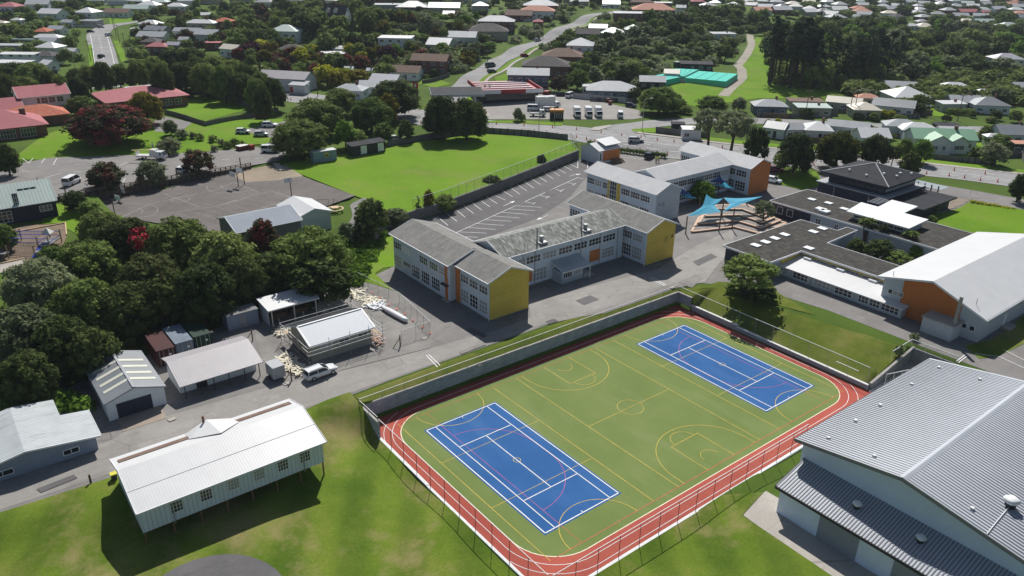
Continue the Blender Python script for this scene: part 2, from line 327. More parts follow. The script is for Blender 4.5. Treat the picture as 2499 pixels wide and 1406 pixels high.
def sheet(name, polys, mat, off=.05, flat=None, zf=None):
    """ground sheet from world-xy polygons, cut along the terrain grid and laid on it"""
    bm = bmesh.new()
    for p in polys:
        q = []
        for v in p:
            if not q or math.dist(v, q[-1]) > .02: q.append((v[0], v[1]))
        try: drape_bm(bm, q, off)
        except Exception: pass
    if flat is None and zf is None:
        xs = [v.co.x for v in bm.verts]; ys = [v.co.y for v in bm.verts]
        for ax, arr, lo, hi in ((0, XS, min(xs), max(xs)), (1, YS, min(ys), max(ys))):
            for c in arr:
                if lo < c < hi:
                    n = (1, 0, 0) if ax == 0 else (0, 1, 0); p0 = (c, 0, 0) if ax == 0 else (0, c, 0)
                    bmesh.ops.bisect_plane(bm, geom=bm.verts[:]+bm.edges[:]+bm.faces[:], plane_co=p0, plane_no=n)
    for v in bm.verts: v.co.z = flat if flat is not None else (zf(v.co.x, v.co.y) if zf else H(v.co.x, v.co.y)+off)
    me = bpy.data.meshes.new(name); bmesh.ops.recalc_face_normals(bm, faces=bm.faces)
    for f in bm.faces:
        if f.normal.z < 0: f.normal_flip()
        f.smooth = True
    bm.to_mesh(me); bm.free(); me.materials.append(mat); return ob(name, me, None, kind='structure')
def pxp(pts, z=None): return [G(a, b, z) if z is not None else gt(a, b)[:2] for a, b in pts]
def strip(pts, w):   # polyline -> polygon of width w (w may be list)
    n = len(pts); L = []; R = []
    for i, p in enumerate(pts):
        a = pts[max(0, i-1)]; b = pts[min(n-1, i+1)]; dx, dy = b[0]-a[0], b[1]-a[1]; l = math.hypot(dx, dy) or 1; ww = (w[i] if hasattr(w, '__len__') else w)/2
        L.append((p[0]-dy/l*ww, p[1]+dx/l*ww)); R.append((p[0]+dy/l*ww, p[1]-dx/l*ww))
    return L+R[::-1]
def quadstrips(pts, w):  # segments as quads, robust on bends
    p = strip(pts, w); n = len(pts); return [[p[i], p[i+1], p[2*n-2-i], p[2*n-1-i]] for i in range(n-1)]
def smooth_line(pts, k=4):
    out = []; n = len(pts)
    for i in range(n-1):
        p0 = pts[max(0, i-1)]; p1 = pts[i]; p2 = pts[i+1]; p3 = pts[min(n-1, i+2)]
        for j in range(k):
            t = j/k; out.append(tuple(.5*((2*p1[a])+(-p0[a]+p2[a])*t+(2*p0[a]-5*p1[a]+4*p2[a]-p3[a])*t*t+(-p0[a]+3*p1[a]-3*p2[a]+p3[a])*t**3) for a in (0, 1)))
    out.append(pts[-1]); return out
def seg(a, b, w=.1):
    dx, dy = b[0]-a[0], b[1]-a[1]; l = math.hypot(dx, dy) or 1; nx_, ny_ = -dy/l*w/2, dx/l*w/2
    return [(a[0]+nx_, a[1]+ny_), (b[0]+nx_, b[1]+ny_), (b[0]-nx_, b[1]-ny_), (a[0]-nx_, a[1]-ny_)]
def arc(cx, cy, r, a0, a1, w=.1, n=24):
    pts = [(cx+r*math.cos(rad(a0+(a1-a0)*i/n)), cy+r*math.sin(rad(a0+(a1-a0)*i/n))) for i in range(n+1)]; return [seg(pts[i], pts[i+1], w) for i in range(n)]
def flatpolys(name, polys, z, mat):
    mb = MB()
    for p in polys: mb.poly([(x, y, z) for x, y in p])
    me = bpy.data.meshes.new(name); me.from_pydata(mb.v, [], mb.f); me.materials.append(mat); return ob(name, me, None, kind='structure')
# ============================================================ SPORTS COURT
def rrect(x0, x1, y0, y1, r, n=10):
    out = []
    for cx, cy, a in ((x1-r, y0+r, -90), (x1-r, y1-r, 0), (x0+r, y1-r, 90), (x0+r, y0+r, 180)):
        for i in range(n+1): t = rad(a+90*i/n); out.append((cx+r*math.cos(t), cy+r*math.sin(t)))
    return out
def loopline(poly, w): return [seg(poly[i], poly[(i+1) % len(poly)], w) for i in range(len(poly))]
TX0, TX1, TY0, TY1 = -3.6, 53.6, -28.2, 4.4
flatpolys('track', [[(-5.6, -31), (55.3, -31), (55.3, 6.3), (-5.6, 6.3)]], 0, track)
flatpolys('court_turf', [rrect(TX0, TX1, TY0, TY1, 5.6)], .006, turf)
flatpolys('court_edge_line', loopline(rrect(TX0, TX1, TY0, TY1, 5.6), .11), .012, line_cream)
flatpolys('track_lane_lines', loopline(rrect(TX0-1.05, TX1+1.05, TY0-1.1, TY1+1.0, 6.5, 12), .07)+[p for p in loopline(rrect(TX0-2.1, TX1+2.1, TY0-2.3, TY1+2.0, 7.4, 14), .07) if all(-5.55 < x < 55.2 and -30.9 < y < 6.2 for x, y in p)], .010, line_white)
TC = ((0., 0.), (39.16, .18)); TW, TL = 10.97, 23.77
flatpolys('court_blue', [[(x-.25, y-TL-.25), (x+TW+.25, y-TL-.25), (x+TW+.25, y+.25), (x-.25, y+.25)] for x, y in TC], .012, blue)
yl = []; yk = []; wl = []; rl = []; pk = []
for X in (-2.2, 13.15, 17.35, 32.85, 36.95, 52.15): yl.append(seg((X, 3.45), (X, -27.2), .07))
for X0 in (-2.2, 36.95):
    for Y in (-6.9, -17.1): yl.append(seg((X0, Y), (X0+15.2, Y), .06))
for cx in (5.5, 44.7):
    yl += arc(cx, 3.45, 4.95, 180, 360, .07, 30)+arc(cx, -27.2, 4.95, 0, 180, .07, 30)+arc(cx, -11.87, .45, 0, 360, .06, 20)
cx = 25.1
yl += [seg((17.35, -11.87), (32.85, -11.87), .06)]+arc(cx, -11.87, 1.8, 0, 360, .06, 32)
for s, yb in ((1, 3.45), (-1, -27.2)):
    k = lambda d: yb-s*d
    yl += [seg((cx-2.5, yb), (cx-2.5, k(5.8)), .07), seg((cx+2.5, yb), (cx+2.5, k(5.8)), .07), seg((cx-2.5, k(5.8)), (cx+2.5, k(5.8)), .07)]
    a0, a1 = (180, 360) if s == 1 else (0, 180)
    yl += arc(cx, k(5.8), 1.8, a0, a1, .06, 24)+arc(cx, k(1.6), 1.25, a0, a1, .06, 20)+arc(cx, k(1.5), 6.75, a0, a1, .07, 40)
    yl += [seg((cx-6.75, yb), (cx-6.75, k(1.5)), .07), seg((cx+6.75, yb), (cx+6.75, k(1.5)), .07)]
flatpolys('yellow_court_lines', yl, .020, line_yellow)
rl = [seg((-2.2, 3.45), (52.15, 3.45), .055), seg((-2.2, -27.2), (52.15, -27.2), .08)]
for X in (2.15, 47.85): rl += [seg((X, 3.45), (X, .1), .05), seg((X, -23.9), (X, -27.2), .06)]
flatpolys('red_court_lines', rl, .016, line_red)
for X, d in ((2.15, 1), (47.85, -1)):
    pk += [seg((X, .1), (X, -23.9), .055)]
    a = (0, 90) if d == 1 else (90, 180); b = (270, 360) if d == 1 else (180, 270)
    pk += arc(X, -10.4, 7.4, *a, .06, 24)+arc(X, -13.4, 7.4, *b, .06, 24)+[seg((X+7.4*d, -10.4), (X+7.4*d, -13.4), .06)]
flatpolys('pink_court_lines', pk, .024, line_pink)
for x, y in TC:
    q = [(x, y), (x+TW, y), (x+TW, y-TL), (x, y-TL)]
    wl += loopline(q, .13)+[seg((x+1.37, y), (x+1.37, y-TL), .11), seg((x+TW-1.37, y), (x+TW-1.37, y-TL), .11)]
    wl += [seg((x+1.37, y-5.485), (x+TW-1.37, y-5.485), .11), seg((x+1.37, y-TL+5.485), (x+TW-1.37, y-TL+5.485), .11), seg((x+TW/2, y-5.485), (x+TW/2, y-TL+5.485), .11)]
    wl += [seg((x+TW/2, y), (x+TW/2, y-.35), .1), seg((x+TW/2, y-TL), (x+TW/2, y-TL+.35), .1)]
flatpolys('white_court_lines', wl, .028, line_white)
# retaining walls round the court
block = brickm('block_wall', (.32, .36, .41), (.42, .46, .52), (.24, .27, .31), 1, .8, .2, ms=.015, var=.35)
t = thing('retaining_wall', 'long dark concrete block retaining wall along the far side of the sports court', 'wall', (25, 6.45, 0))
b = MB(); n = 9
for i in range(n):
    x0 = -5.6+i*61.2/n; x1 = -5.6+(i+1)*61.2/n; zt = 2.62-.03*i if i < 8 else 2.38
    b.box(x0-25, x1-25-.004, -.15, .15, -.4, zt)
part('wall', b, block, t)
b = MB()
for i in range(n):
    x0 = -5.6+i*61.2/n; x1 = -5.6+(i+1)*61.2/n; zt = 2.62-.03*i if i < 8 else 2.38
    b.box(x0-25, x1-25-.004, -.17, .17, zt, zt+.07)
part('coping', b, concrete, t)
part('end_wall', MB().box(55.3-25, 55.6-25, -3.1, -.155, -.4, 2.36), block, t); part('end_coping', MB().box(55.28-25, 55.62-25, -3.1, -.18, 2.36, 2.44), concrete, t)
part('end_wall', MB().box(-5.9-25, -5.605-25, -4.6, .15, -1.2, 2.62), block, t); part('end_coping', MB().box(-5.93-25, -5.61-25, -4.6, .17, 2.62, 2.69), concrete, t)
t = thing('low_retaining_wall', 'low white capped retaining wall stepping down beside the grass bank right of the court', 'wall', (55.45, -12, 0))
b = MB(); c = MB()
for y0, y1, z in ((-6.3, 3.3, 1.05), (-28.9, -6.305, .72)): b.box(-.15, .15, y0+12, y1+12, -.4, z); c.box(-.2, .2, y0+12, y1+12, z, z+.1)
part('wall', b, block, t); part('coping', c, line_white, t)
t = thing('wing_wall', 'sloping block wing wall with a white cap at the left corner of the track', 'wall', (-5.75, 0, 0))
part('wall', MB().hexa([(-.15, -9.5, -.8), (.15, -9.5, -.8), (.15, 1.84, -.8), (-.15, 1.84, -.8), (-.15, -9.5, .02), (.15, -9.5, .02), (.15, 1.84, .25), (-.15, 1.84, .25)]), block, t)
part('coping', MB().hexa([(-.2, -9.5, .02), (.2, -9.5, .02), (.2, 1.84, .25), (-.2, 1.84, .25), (-.2, -9.5, .1), (.2, -9.5, .1), (.2, 1.84, .33), (-.2, 1.84, .33)]), line_white, t)
solo('edge_kerb', MB().box(-5.95, -5.62, -31.35, -9.51, -.7, .05).box(-5.95, 55.6, -31.4, -31.05, -.5, .05), line_white, 'white concrete kerb round the left and near edges of the red track', 'kerb')
# court fence : posts, top rail, mesh
def fence(label, pts, h, step, group=None, ztop=None, zb=None, pm=dark, rm=None, mm=glassnet, name='wire_fence', pr=.03, rr=.03, mesh=True, midr=False, base=None):
    o = pts[0]; t = thing(name, label, 'fence', (o[0], o[1], 0), 0, group); rails = MB(); msh = MB(); loc = []
    for (x0, y0), (x1, y1) in zip(pts, pts[1:]):
        l = math.hypot(x1-x0, y1-y0); n = max(1, round(l/step))
        for i in range(n):
            a = (x0+(x1-x0)*i/n, y0+(y1-y0)*i/n); c = (x0+(x1-x0)*(i+1)/n, y0+(y1-y0)*(i+1)/n)
            za = (zb if zb is not None else (base(*a) if base else H(*a))); zc = (zb if zb is not None else (base(*c) if base else H(*c)))
            ta = ztop if ztop is not None else za+h; tc = ztop if ztop is not None else zc+h
            loc.append((a, za, ta))
            rails.bar((a[0]-o[0], a[1]-o[1], ta), (c[0]-o[0], c[1]-o[1], tc), rr*2)
            if midr: rails.bar((a[0]-o[0], a[1]-o[1], za+.1), (c[0]-o[0], c[1]-o[1], zc+.1), rr*1.6)
            if mesh: msh.poly([(a[0]-o[0], a[1]-o[1], za), (c[0]-o[0], c[1]-o[1], zc), (c[0]-o[0], c[1]-o[1], tc), (a[0]-o[0], a[1]-o[1], ta)])
    loc.append((c, zc, tc))
    for a, za, ta in loc: part('post', MB().cyl((a[0]-o[0], a[1]-o[1], za-.3), (a[0]-o[0], a[1]-o[1], ta+.02), pr, n=6), pm, t)
    part('rail', rails, rm or pm, t)
    if mesh: part('wire_mesh', msh, mm, t)
    return t
fence('tall wire fence with dark posts along the left side of the red track', [(-5.72, 1.9), (-5.72, -30.9)], 3, 2.9, ztop=3.05, zb=.08, pm=plain('fence_post_grey', (.1, .1, .1), .6), rm=line_white, pr=.035)
fence('tall wire fence with dark posts and white rail along the near side of the track', [(-5.4, -31.2), (36.5, -31.2)], 3, 2.95, ztop=3.05, zb=.06, pm=plain('fence_post_grey', (.1, .1, .1), .6), rm=line_white, pr=.035)
fence('tall thin wire fence with white rail beside the bank right of the court', [(55.75, 6.5), (55.75, -28.5)], 3, 3.2, ztop=3.3, zb=.85, pm=grey_metal, rm=line_white, pr=.03)
fence('white railing fence on top of the block wall behind the court', [(-5.8, 6.9), (55.6, 6.9)], 3, 3.4, ztop=3.45, zb=2.3, pm=grey_metal, rm=line_white, pr=.03)
fence('short return fence on the block wall end at the left court corner', [(-5.85, 6.6), (-5.85, 1.9)], 3, 2.3, ztop=3.4, zb=2.6, pm=grey_metal, rm=line_white, pr=.03)
# steps and sunken yard at the right corner of the court
flatpolys('concrete_landing', [[(55.3, -36), (60.5, -36), (60.5, -29.2), (55.3, -29.2)]], .02, asphalt('concrete_white', (.6, .59, .56), .06))
ground('concrete_ramp', MB().hexa([(60.5, -33, -.1), (67, -33, -.1), (67, -29.2, -.1), (60.5, -29.2, -.1), (60.5, -33, .02), (67, -33, .9), (67, -29.2, .9), (60.5, -29.2, .02)]), conc_l)
t = thing('sunken_yard_wall', 'dark concrete retaining wall round the sunken yard at the right corner of the court', 'wall', (61, -29, 0))
part('wall', MB().hexa([(-5.2, -.15, -.5), (6.2, -.15, -.5), (6.2, .15, -.5), (-5.2, .15, -.5), (-5.2, -.15, .9), (6.2, -.15, 3.1), (6.2, .15, 3.1), (-5.2, .15, .9)]), darkconc, t)
part('coping', MB().hexa([(-5.2, -.18, .9), (6.2, -.18, 3.1), (6.2, .18, 3.1), (-5.2, .18, .9), (-5.2, -.18, 1.0), (6.2, -.18, 3.2), (6.2, .18, 3.2), (-5.2, .18, 1.0)]), concrete, t)
part('end_wall', MB().box(5.9, 6.2, -7, -.16, -.5, 3.08), darkconc, t)
fence('white railing above the sunken yard by the striped gym roof', [(61.5, -28.6), (67.4, -28.4), (67.6, -35)], 1.1, 2., zb=3, pm=line_white, rm=line_white, pr=.025)
fence('white handrail beside the landing at the right court corner', [(57.5, -30.2), (61.5, -31.5)], 1.1, 1.4, zb=.1, ztop=2.4, pm=line_white, rm=line_white, pr=.03)
for k, (q, s_) in enumerate(zip(((61.5, -28.3), (66.8, -27.7)), ('by the sunken yard wall', 'by the path corner'))): pass
solo('bench_rail', MB().box(-1.8, 1.8, -.06, .06, .9, 1.), line_white, 'white horizontal bar lying low over the grass near the right court corner', 'rail', (57.3, -24.5, .2), rad(90))

# ============================================================ ROADS, PATHS, LAWNS
Yd = 3.05
# the school yard at level 3 (pixel outlines, traced at ground height)
yard = [(-50, 10.1), (-45.5, 10), (-36, 9.4), (-10.5, 8.8), (0, 9.3), (30, 9.3), (56, 9.3), (60.3, 6.0), (62.5, 3.2), (63, 3.5), (66, 2), (68.5, -14), (68.5, -29), (69, -60), (90, -60), (100, -35), (140, -35), (140, 0), (150, -8), (147, 4), (138, 30), (126, 50), (122, 66), (114.5, 80), (104, 83), (101, 81.5), (78.4, 74.1), (61.7, 68.8), (45, 64), (36, 62.7), (29.4, 62.2), (27, 60), (21, 45.5), (20, 44), (11, 41), (-4, 42), (-8, 40), (-25, 36), (-36, 33), (-50, 30)]
sheet('yard_asphalt', [yard], asph_yard, .03)
sheet('driveway', [[(-47, 10.6), (-10, 9.6), (0, 9.6), (56, 9.5), (57, 15), (48, 13.4), (20, 12.6), (8, 13.8), (-4, 15.4), (-14, 17.4), (-30, 18.6), (-33, 17), (-47, 16)]], asph_l, .05)
sheet('gravel_yard', [pxp([(620, 815), (760, 700), (885, 690), (975, 705), (1060, 815), (1050, 850), (960, 872), (830, 905), (790, 925), (690, 905), (640, 880)], 3)], gravel, .07)
sheet('parking_asphalt', [[(29.5, 62.2), (36, 62.8), (45, 64.2), (61.7, 69), (78.4, 74.2), (100.5, 81.6), (102.5, 74), (88, 66), (76, 57.5), (60, 50), (45, 47), (29, 46)]], asph_d, .06)
sheet('worn_asphalt', [pxp([(1290, 740), (1480, 690), (1600, 660), (1700, 600), (1790, 560), (1790, 600), (1720, 690), (1650, 700), (1480, 760), (1300, 800)], 3)], asph_l, .08)
sheet('asphalt_patches', [pxp(p, 3) for p in ([(1405, 735), (1440, 722), (1462, 732), (1425, 746)], [(1330, 786), (1352, 779), (1362, 785), (1340, 793)], [(1690, 640), (1735, 620), (1750, 628), (1704, 650)], [(560, 1045), (640, 1012), (655, 1020), (575, 1054)], [(1150, 800), (1190, 820), (1180, 826), (1140, 806)], [(1330, 470), (1352, 461), (1366, 470), (1345, 480)], [(90, 1195), (180, 1160), (190, 1168), (100, 1204)])], asph_d, .11)
sheet('asphalt_pale_patches', [pxp(p, 3) for p in ([(1120, 860), (1180, 838), (1186, 843), (1126, 866)], [(1655, 690), (1700, 672), (1716, 680), (1690, 700)])], gravel, .12)
# green strip, grass patches by the blocks
def gx(p, z=3): return pxp(p, z)
sheet('verge_grass', [[(-5.6, 6.65), (55.6, 6.65), (55.6, 9.1), (30, 8.7), (5, 8.9), (-5.6, 8.6)]], g_bank, .06)
sheet('bank_grass', [[(55.65, 6.4), (55.65, -28.8), (66.3, -28.4), (60.9, 3.3), (58.5, 5.8)]], g_bank, .05)
sheet('bank_grass_by_tree', [gx([(1640, 700), (1690, 706), (1755, 688), (1890, 700), (1900, 716), (1990, 770), (1740, 702)])], g_bank, .07)
sheet('lawn_by_block', [gx([(745, 700), (800, 640), (900, 560), (962, 575), (968, 650), (935, 655), (915, 668), (960, 710), (975, 714), (890, 688)])], g_field, .09)
sheet('lawn_by_orange_hall', [gx([(2352, 845), (2420, 830), (2499, 770), (2499, 840), (2430, 872), (2390, 876)])], g_front, .07)
sheet('garden_lawn', [gx([(2228, 560), (2262, 530), (2330, 512), (2370, 497), (2499, 507), (2499, 600), (2420, 580), (2290, 548)])], g_field, .07)
sheet('garden_path', [gx([(2218, 525), (2260, 530), (2300, 516), (2370, 496), (2345, 488), (2290, 498), (2240, 505)])], asphalt('path_tan', (.27, .22, .17), .1), .09)
sheet('front_lawn', [[(-70, 9), (-45.5, 9.98), (-36, 9.38), (-13, 9.0), (-9, 9.7), (-5.7, 9.7), (-5.9, 6.2), (-5.97, -31.4), (20, -31.5), (24, -34), (18.8, -35), (18, -75), (-70, -75)]], g_front, .15)
sheet('path_corner', [[(-32+7.1*math.cos(rad(a)), -13.7+7.1*math.sin(rad(a))) for a in range(0, 360, 12)]], asph_d, .24)
sheet('gym_apron', [[(19, -34.2), (24.5, -34), (25, -70), (18.4, -70), (18.3, -46)]], conc_l, .09)
sheet('ramp_concrete', [gx([(284, 1022), (393, 990), (406, 1022), (302, 1054)])], asphalt('concrete_brown', (.3, .25, .2), .12), .08)
# sports field, ball courts, upper car park
flatpolys('sports_field', [FIELD[:3]+FIELD[3:]], 5.3, g_field)
sheet('ball_court_asphalt', [BCOURT], asphalt('ball_court', (.135, .12, .11), .2), zf=lambda x, y: 5.31)
sheet('upper_car_park', [LOT], asph_yard, zf=lambda x, y: lotz(x)+.02)
sheet('lane_to_street', [[(33, 127.5), (37.5, 126), (48, 137), (58, 150), (63, 166), (70, 180), (64, 184), (55, 168), (47, 152), (38, 140), (33, 136)]], asph_yard, .1)
sheet('worn_dirt', [gx([(560, 425), (660, 400), (700, 405), (740, 430), (680, 440), (600, 445)], 5.3)], asphalt('dirt_patch', (.27, .22, .16), .2), zf=lambda x, y: 5.325)
sheet('concrete_path', [gx([(664, 398), (680, 398), (697, 415), (682, 416)], 5.5)], conc_l, zf=lambda x, y: 5.5)
sheet('curved_path', quadstrips(smooth_line([(33, 77.5), (29.5, 76.3), (27.5, 72), (25.5, 68), (21.5, 63.5)], 5), 1.6), asph_yard, .16)
sheet('lawn_left', [pxp([(120, 500), (200, 500), (260, 555), (230, 600), (165, 560), (150, 545), (100, 548)])], g_field, .08)
sheet('playground_bark', [pxp([(0, 575), (60, 550), (160, 548), (163, 580), (120, 660), (0, 650)])], bark, .1)
sheet('playground_path', [pxp([(0, 645), (60, 632), (70, 650), (0, 668)])], conc_l, .12)
sheet('church_lawn', [pxp([(30, 390), (110, 330), (230, 290), (420, 300), (690, 290), (700, 352), (560, 352), (520, 368), (330, 392), (160, 388)])], g_field, .07)
sheet('church_lawn_edge', [pxp([(405, 250), (520, 235), (620, 262), (590, 272), (502, 296), (405, 272)])], g_field, .07)
sheet('small_parking', [pxp([(370, 300), (400, 285), (470, 300), (440, 322), (380, 322)])], asph_yard, .09)
sheet('small_parking_lane', [pxp([(590, 318), (700, 295), (700, 340), (640, 334)])], asph_yard, .1)
sheet('side_car_park', [pxp([(118, 262), (160, 264), (160, 300), (120, 290)])], asph_yard, .1)
# streets
ELO = smooth_line([(46, 222), (66, 180), (78, 148), (88, 124), (104, 107), (109.5, 92), (115.5, 80.5), (122, 66.5), (136, 42), (159, 14.6), (168, -5), (188, -50)], 5)
EUP = smooth_line([(56, 240), (78, 192), (94, 156), (105, 129), (119, 111), (129, 93), (135.5, 79), (141, 67), (158, 42), (172, 18), (182, -2), (203, -45)], 5)
def lane(t): return [(a[0]*(1-t)+b[0]*t, a[1]*(1-t)+b[1]*t) for a, b in zip(ELO, EUP)]
sheet('main_street', [[ELO[i], ELO[i+1], EUP[i+1], EUP[i]] for i in range(len(ELO)-1)], asph, .07)
sheet('hill_road', quadstrips(smooth_line([gt(*p)[:2] for p in [(258, 215), (256, 165), (248, 118), (240, 85), (258, 68), (300, 58), (345, 52)]], 5), 11), asph, .12)
sheet('uphill_road', quadstrips(smooth_line([(100, 140), (116, 166), (136, 186), (152, 198), (175, 216), (205, 235), (232, 247), (254, 258), (275, 268), (300, 274), (340, 290)], 5), 9), asph, .12)
up2 = smooth_line([(108, 134), (122, 162), (142, 182), (157, 192), (180, 210), (210, 229), (236, 241), (257, 252), (277, 262)], 5)
sheet('uphill_footpath', quadstrips(up2, 1.4), conc_l, .16)
sheet('uphill_verge', quadstrips([(x-1.2, y+1.2) for x, y in up2], 1.6), g_field, .14)
sheet('back_street', quadstrips(smooth_line([(127, 96), (150, 94), (177, 79), (205, 50), (239, 23), (285, -15), (330, -50)], 5), [13, 12, 11]+[9]*40), asph, .1)
sheet('forecourt', [pxp([(1080, 285), (1100, 250), (1200, 235), (1300, 228), (1380, 230), (1470, 250), (1560, 270), (1570, 288), (1540, 292), (1200, 292)])], asph_l, .09)
sheet('footpath', quadstrips(lane(1.07)[26:52], 1.8), conc_l, .15)
sheet('verge_far', quadstrips(lane(1.28)[31:52], 4), g_field, .11)
sheet('verge_cars', [pxp([(1175, 296), (1290, 296), (1375, 302), (1370, 308), (1250, 302), (1180, 300)])], g_field, .16)
sheet('verge_corner', [pxp([(1540, 316), (1600, 312), (1602, 325), (1545, 322)])], g_field, .13)
sheet('dirt_track', quadstrips([gt(*p)[:2] for p in [(1765, 235), (1790, 210), (1812, 190), (1810, 170), (1800, 160), (1822, 135), (1834, 110), (1830, 85)]], 4), asphalt('track_gravel', (.3, .27, .22), .15), .12)
sheet('paddock', [pxp([(1635, 205), (1700, 195), (1800, 200), (1800, 160), (1822, 120), (1850, 85), (1875, 90), (1990, 212), (2062, 225), (2010, 240), (1850, 240), (1700, 262), (1660, 250)])], g_field, .08)
sheet('school_front_parking', [[(138, 30), (147, 4), (152, -30), (162, -30), (156, 0), (150, 25), (143, 40)]], asph_yard, .1)
for nm, pts in (('lawn_patch_uphill', [(1000, 200), (1060, 190), (1100, 205), (1060, 215)]), ('lawn_patch_shops', [(1205, 190), (1250, 178), (1262, 190), (1215, 205)]), ('lawn_patch_green_house', [(2350, 345), (2440, 340), (2480, 380), (2420, 400), (2330, 380)]), ('lawn_patch_hedges', [(2270, 262), (2310, 268), (2330, 285), (2275, 285)]), ('lawn_patch_road', [(270, 60), (330, 52), (320, 42), (262, 40)]), ('lawn_patch_left_verge', [(214, 110), (224, 110), (232, 165), (218, 165)]), ('lawn_patch_right_verge', [(276, 100), (292, 100), (310, 150), (296, 152)]), ('lawn_patch_east', [(1895, 420), (1990, 420), (2010, 450), (1960, 465), (1900, 450)])):
    sheet(nm, [pxp(pts)], g_field, .14)
# painted parking lines
ln = []
def L3(a, b, z=3, w=.13): ln.append(seg(G(*a, z), G(*b, z), w))
for i in range(14):
    t = i/13; a = (1208+(1386-1208)*t, 474+(398-474)*t) if False else None
pk0 = [((1206, 477), (1233, 489)), ((1226, 466), (1251, 481)), ((1245, 458), (1269, 475)), ((1262, 451), (1286, 467)), ((1279, 444), (1303, 460)), ((1296, 437), (1319, 451)), ((1313, 431), (1335, 445)), ((1328, 423), (1350, 437)), ((1342, 416), (1366, 430)), ((1356, 410), (1381, 424)), ((1371, 404), (1396, 417)), ((1385, 398), (1410, 411)), ((1068, 530), (1093, 551)), ((1089, 521), (1115, 541)), ((1112, 512), (1135, 531)), ((1132, 504), (1156, 522)), ((1152, 496), (1176, 514)), ((1171, 489), (1196, 506)), ((1188, 482), (1214, 498)), ((1410, 411), (1410, 388)), ((1434, 411), (1434, 395))]
for a, b in pk0: L3(a, b)
pk1 = [((1130, 579), (1166, 580)), ((1121, 567), (1187, 570)), ((1138, 556), (1209, 561)), ((1158, 546), (1230, 551)), ((1182, 537), (1248, 541)), ((1203, 528), (1268, 533)), ((1224, 519), (1287, 524)), ((1244, 511), (1305, 515)), ((1258, 503), (1322, 507)), ((1113, 569), (1258, 503)), ((1281, 493), (1410, 434)), ((1410, 434), (1424, 438)), ((1281, 493), (1304, 498)), ((1317, 478), (1340, 482)), ((1352, 462), (1372, 467)), ((1383, 446), (1404, 451))]
for a, b in pk1: L3(a, b)
for a, b in (((1300, 499), (1307, 495)), ((1331, 485), (1342, 479)), ((1366, 469), (1376, 463)), ((1397, 453), (1406, 448)), ((1228, 504), (1250, 494)), ((1390, 431), (1408, 425)), ((1312, 537), (1338, 526)), ((1040, 868), (1068, 897)), ((1046, 866), (1074, 893)), ((1584, 679), (1622, 699)), ((1590, 677), (1626, 697)), ((2334, 883), (2356, 866)), ((2339, 886), (2361, 869)), ((2440, 872), (2499, 900)), ((2450, 855), (2499, 880)), ((2380, 864), (2440, 872))): L3(a, b)
sheet('parking_lines', ln, line_white, .085)
def arrow(tip, tail, z=3):
    a = G(*tail, z); b = G(*tip, z); d = Vector((b[0]-a[0], b[1]-a[1])).normalized(); n = Vector((-d.y, d.x)); c = Vector(b)-d*1.6
    return [tuple(c+n*.45), tuple(b), tuple(c-n*.45)]
sheet('parking_arrows', [arrow((1257, 491), (1230, 503)), arrow((1419, 425), (1400, 428)), arrow((1310, 538), (1335, 526))], line_white, .09)
bl = []
def bc(pts, z=5.3, w=.1, closed=False):
    P = [G(*p, z) for p in pts]
    for a, b in zip(P, P[1:]+([P[0]] if closed else [])): bl.append(seg(a, b, w))
bc([(296, 531), (366, 498), (528, 463), (571, 445), (632, 470), (526, 504), (300, 537)]); bc([(400, 473), (486, 505)]); bc([(530, 504), (660, 466), (714, 483), (620, 515)]); bc([(1, 1), (1, 1)])
for (px_, py_), r in (((441, 487), 1.9),):
    x, y = G(px_, py_, 5.3); bl += arc(x, y, r, 0, 360, .08, 20)
x, y = G(575, 452, 5.3); bl += arc(x, y, 6.3, 150, 290, .08, 20)+arc(x, y, 3.2, 150, 290, .08, 20)
x, y = G(305, 520, 5.3); bl += arc(x, y, 6.3, -50, 70, .08, 20)+arc(x, y, 3.4, -50, 70, .08, 20)
for k in range(7): bl.append(seg(G(430+k*24, 520-k*7, 5.3), G(560+k*22, 520-k*9+38, 5.3), .05))
flatpolys('ball_court_lines', bl, 5.322, line_worn)
lotl = [seg(G(*a, 7), G(*b, 7), .12) for a, b in (((56, 393), (72, 405)), ((82, 392), (72, 405)), ((111, 391), (102, 405)), ((140, 390), (131, 407)), ((131, 407), (142, 407)), ((185, 405), (207, 402)), ((56, 425), (72, 426)), ((110, 441), (152, 427)), ((292, 404), (310, 395)), ((180, 422), (200, 422)), ((300, 445), (306, 436)), ((335, 440), (340, 434)), ((540, 381), (558, 380)), ((620, 376), (640, 372)))]
mb = MB()
for p in lotl: mb.poly([(x, y, lotz(x)+.035) for x, y in p])
ground('car_park_lines', mb, line_white)
# street markings
def dashes(line, off, on, gap, w, lim=None):
    out = []; acc = 0; P = [Vector(p) for p in line]; 
    for a, b in zip(P, P[1:]):
        d = b-a; l = d.length; d.normalize(); n = Vector((-d.y, d.x))*off; s0 = 0
        while s0 < l:
            ph = acc % (on+gap)
            if ph < on: st = min(on-ph, l-s0); out.append(seg(tuple(a+d*s0+n), tuple(a+d*(s0+st)+n), w))
            else: st = min(on+gap-ph, l-s0)
            s0 += max(st, .05); acc += max(st, .05)
    return out
sheet('street_lines', dashes(lane(.52), 0, 400, 1, .16)+dashes(lane(.28), 0, 4, 3, .16)+dashes(lane(.76), 0, 2.5, 4, .16)+dashes(lane(.05), 0, 400, 1, .13)+dashes(lane(.95), 0, 400, 1, .13)+dashes(lane(.4), 0, 9, 14, .2), line_white, .10)
hr = smooth_line([gt(*p)[:2] for p in [(258, 215), (256, 165), (248, 118), (240, 85)]], 5)
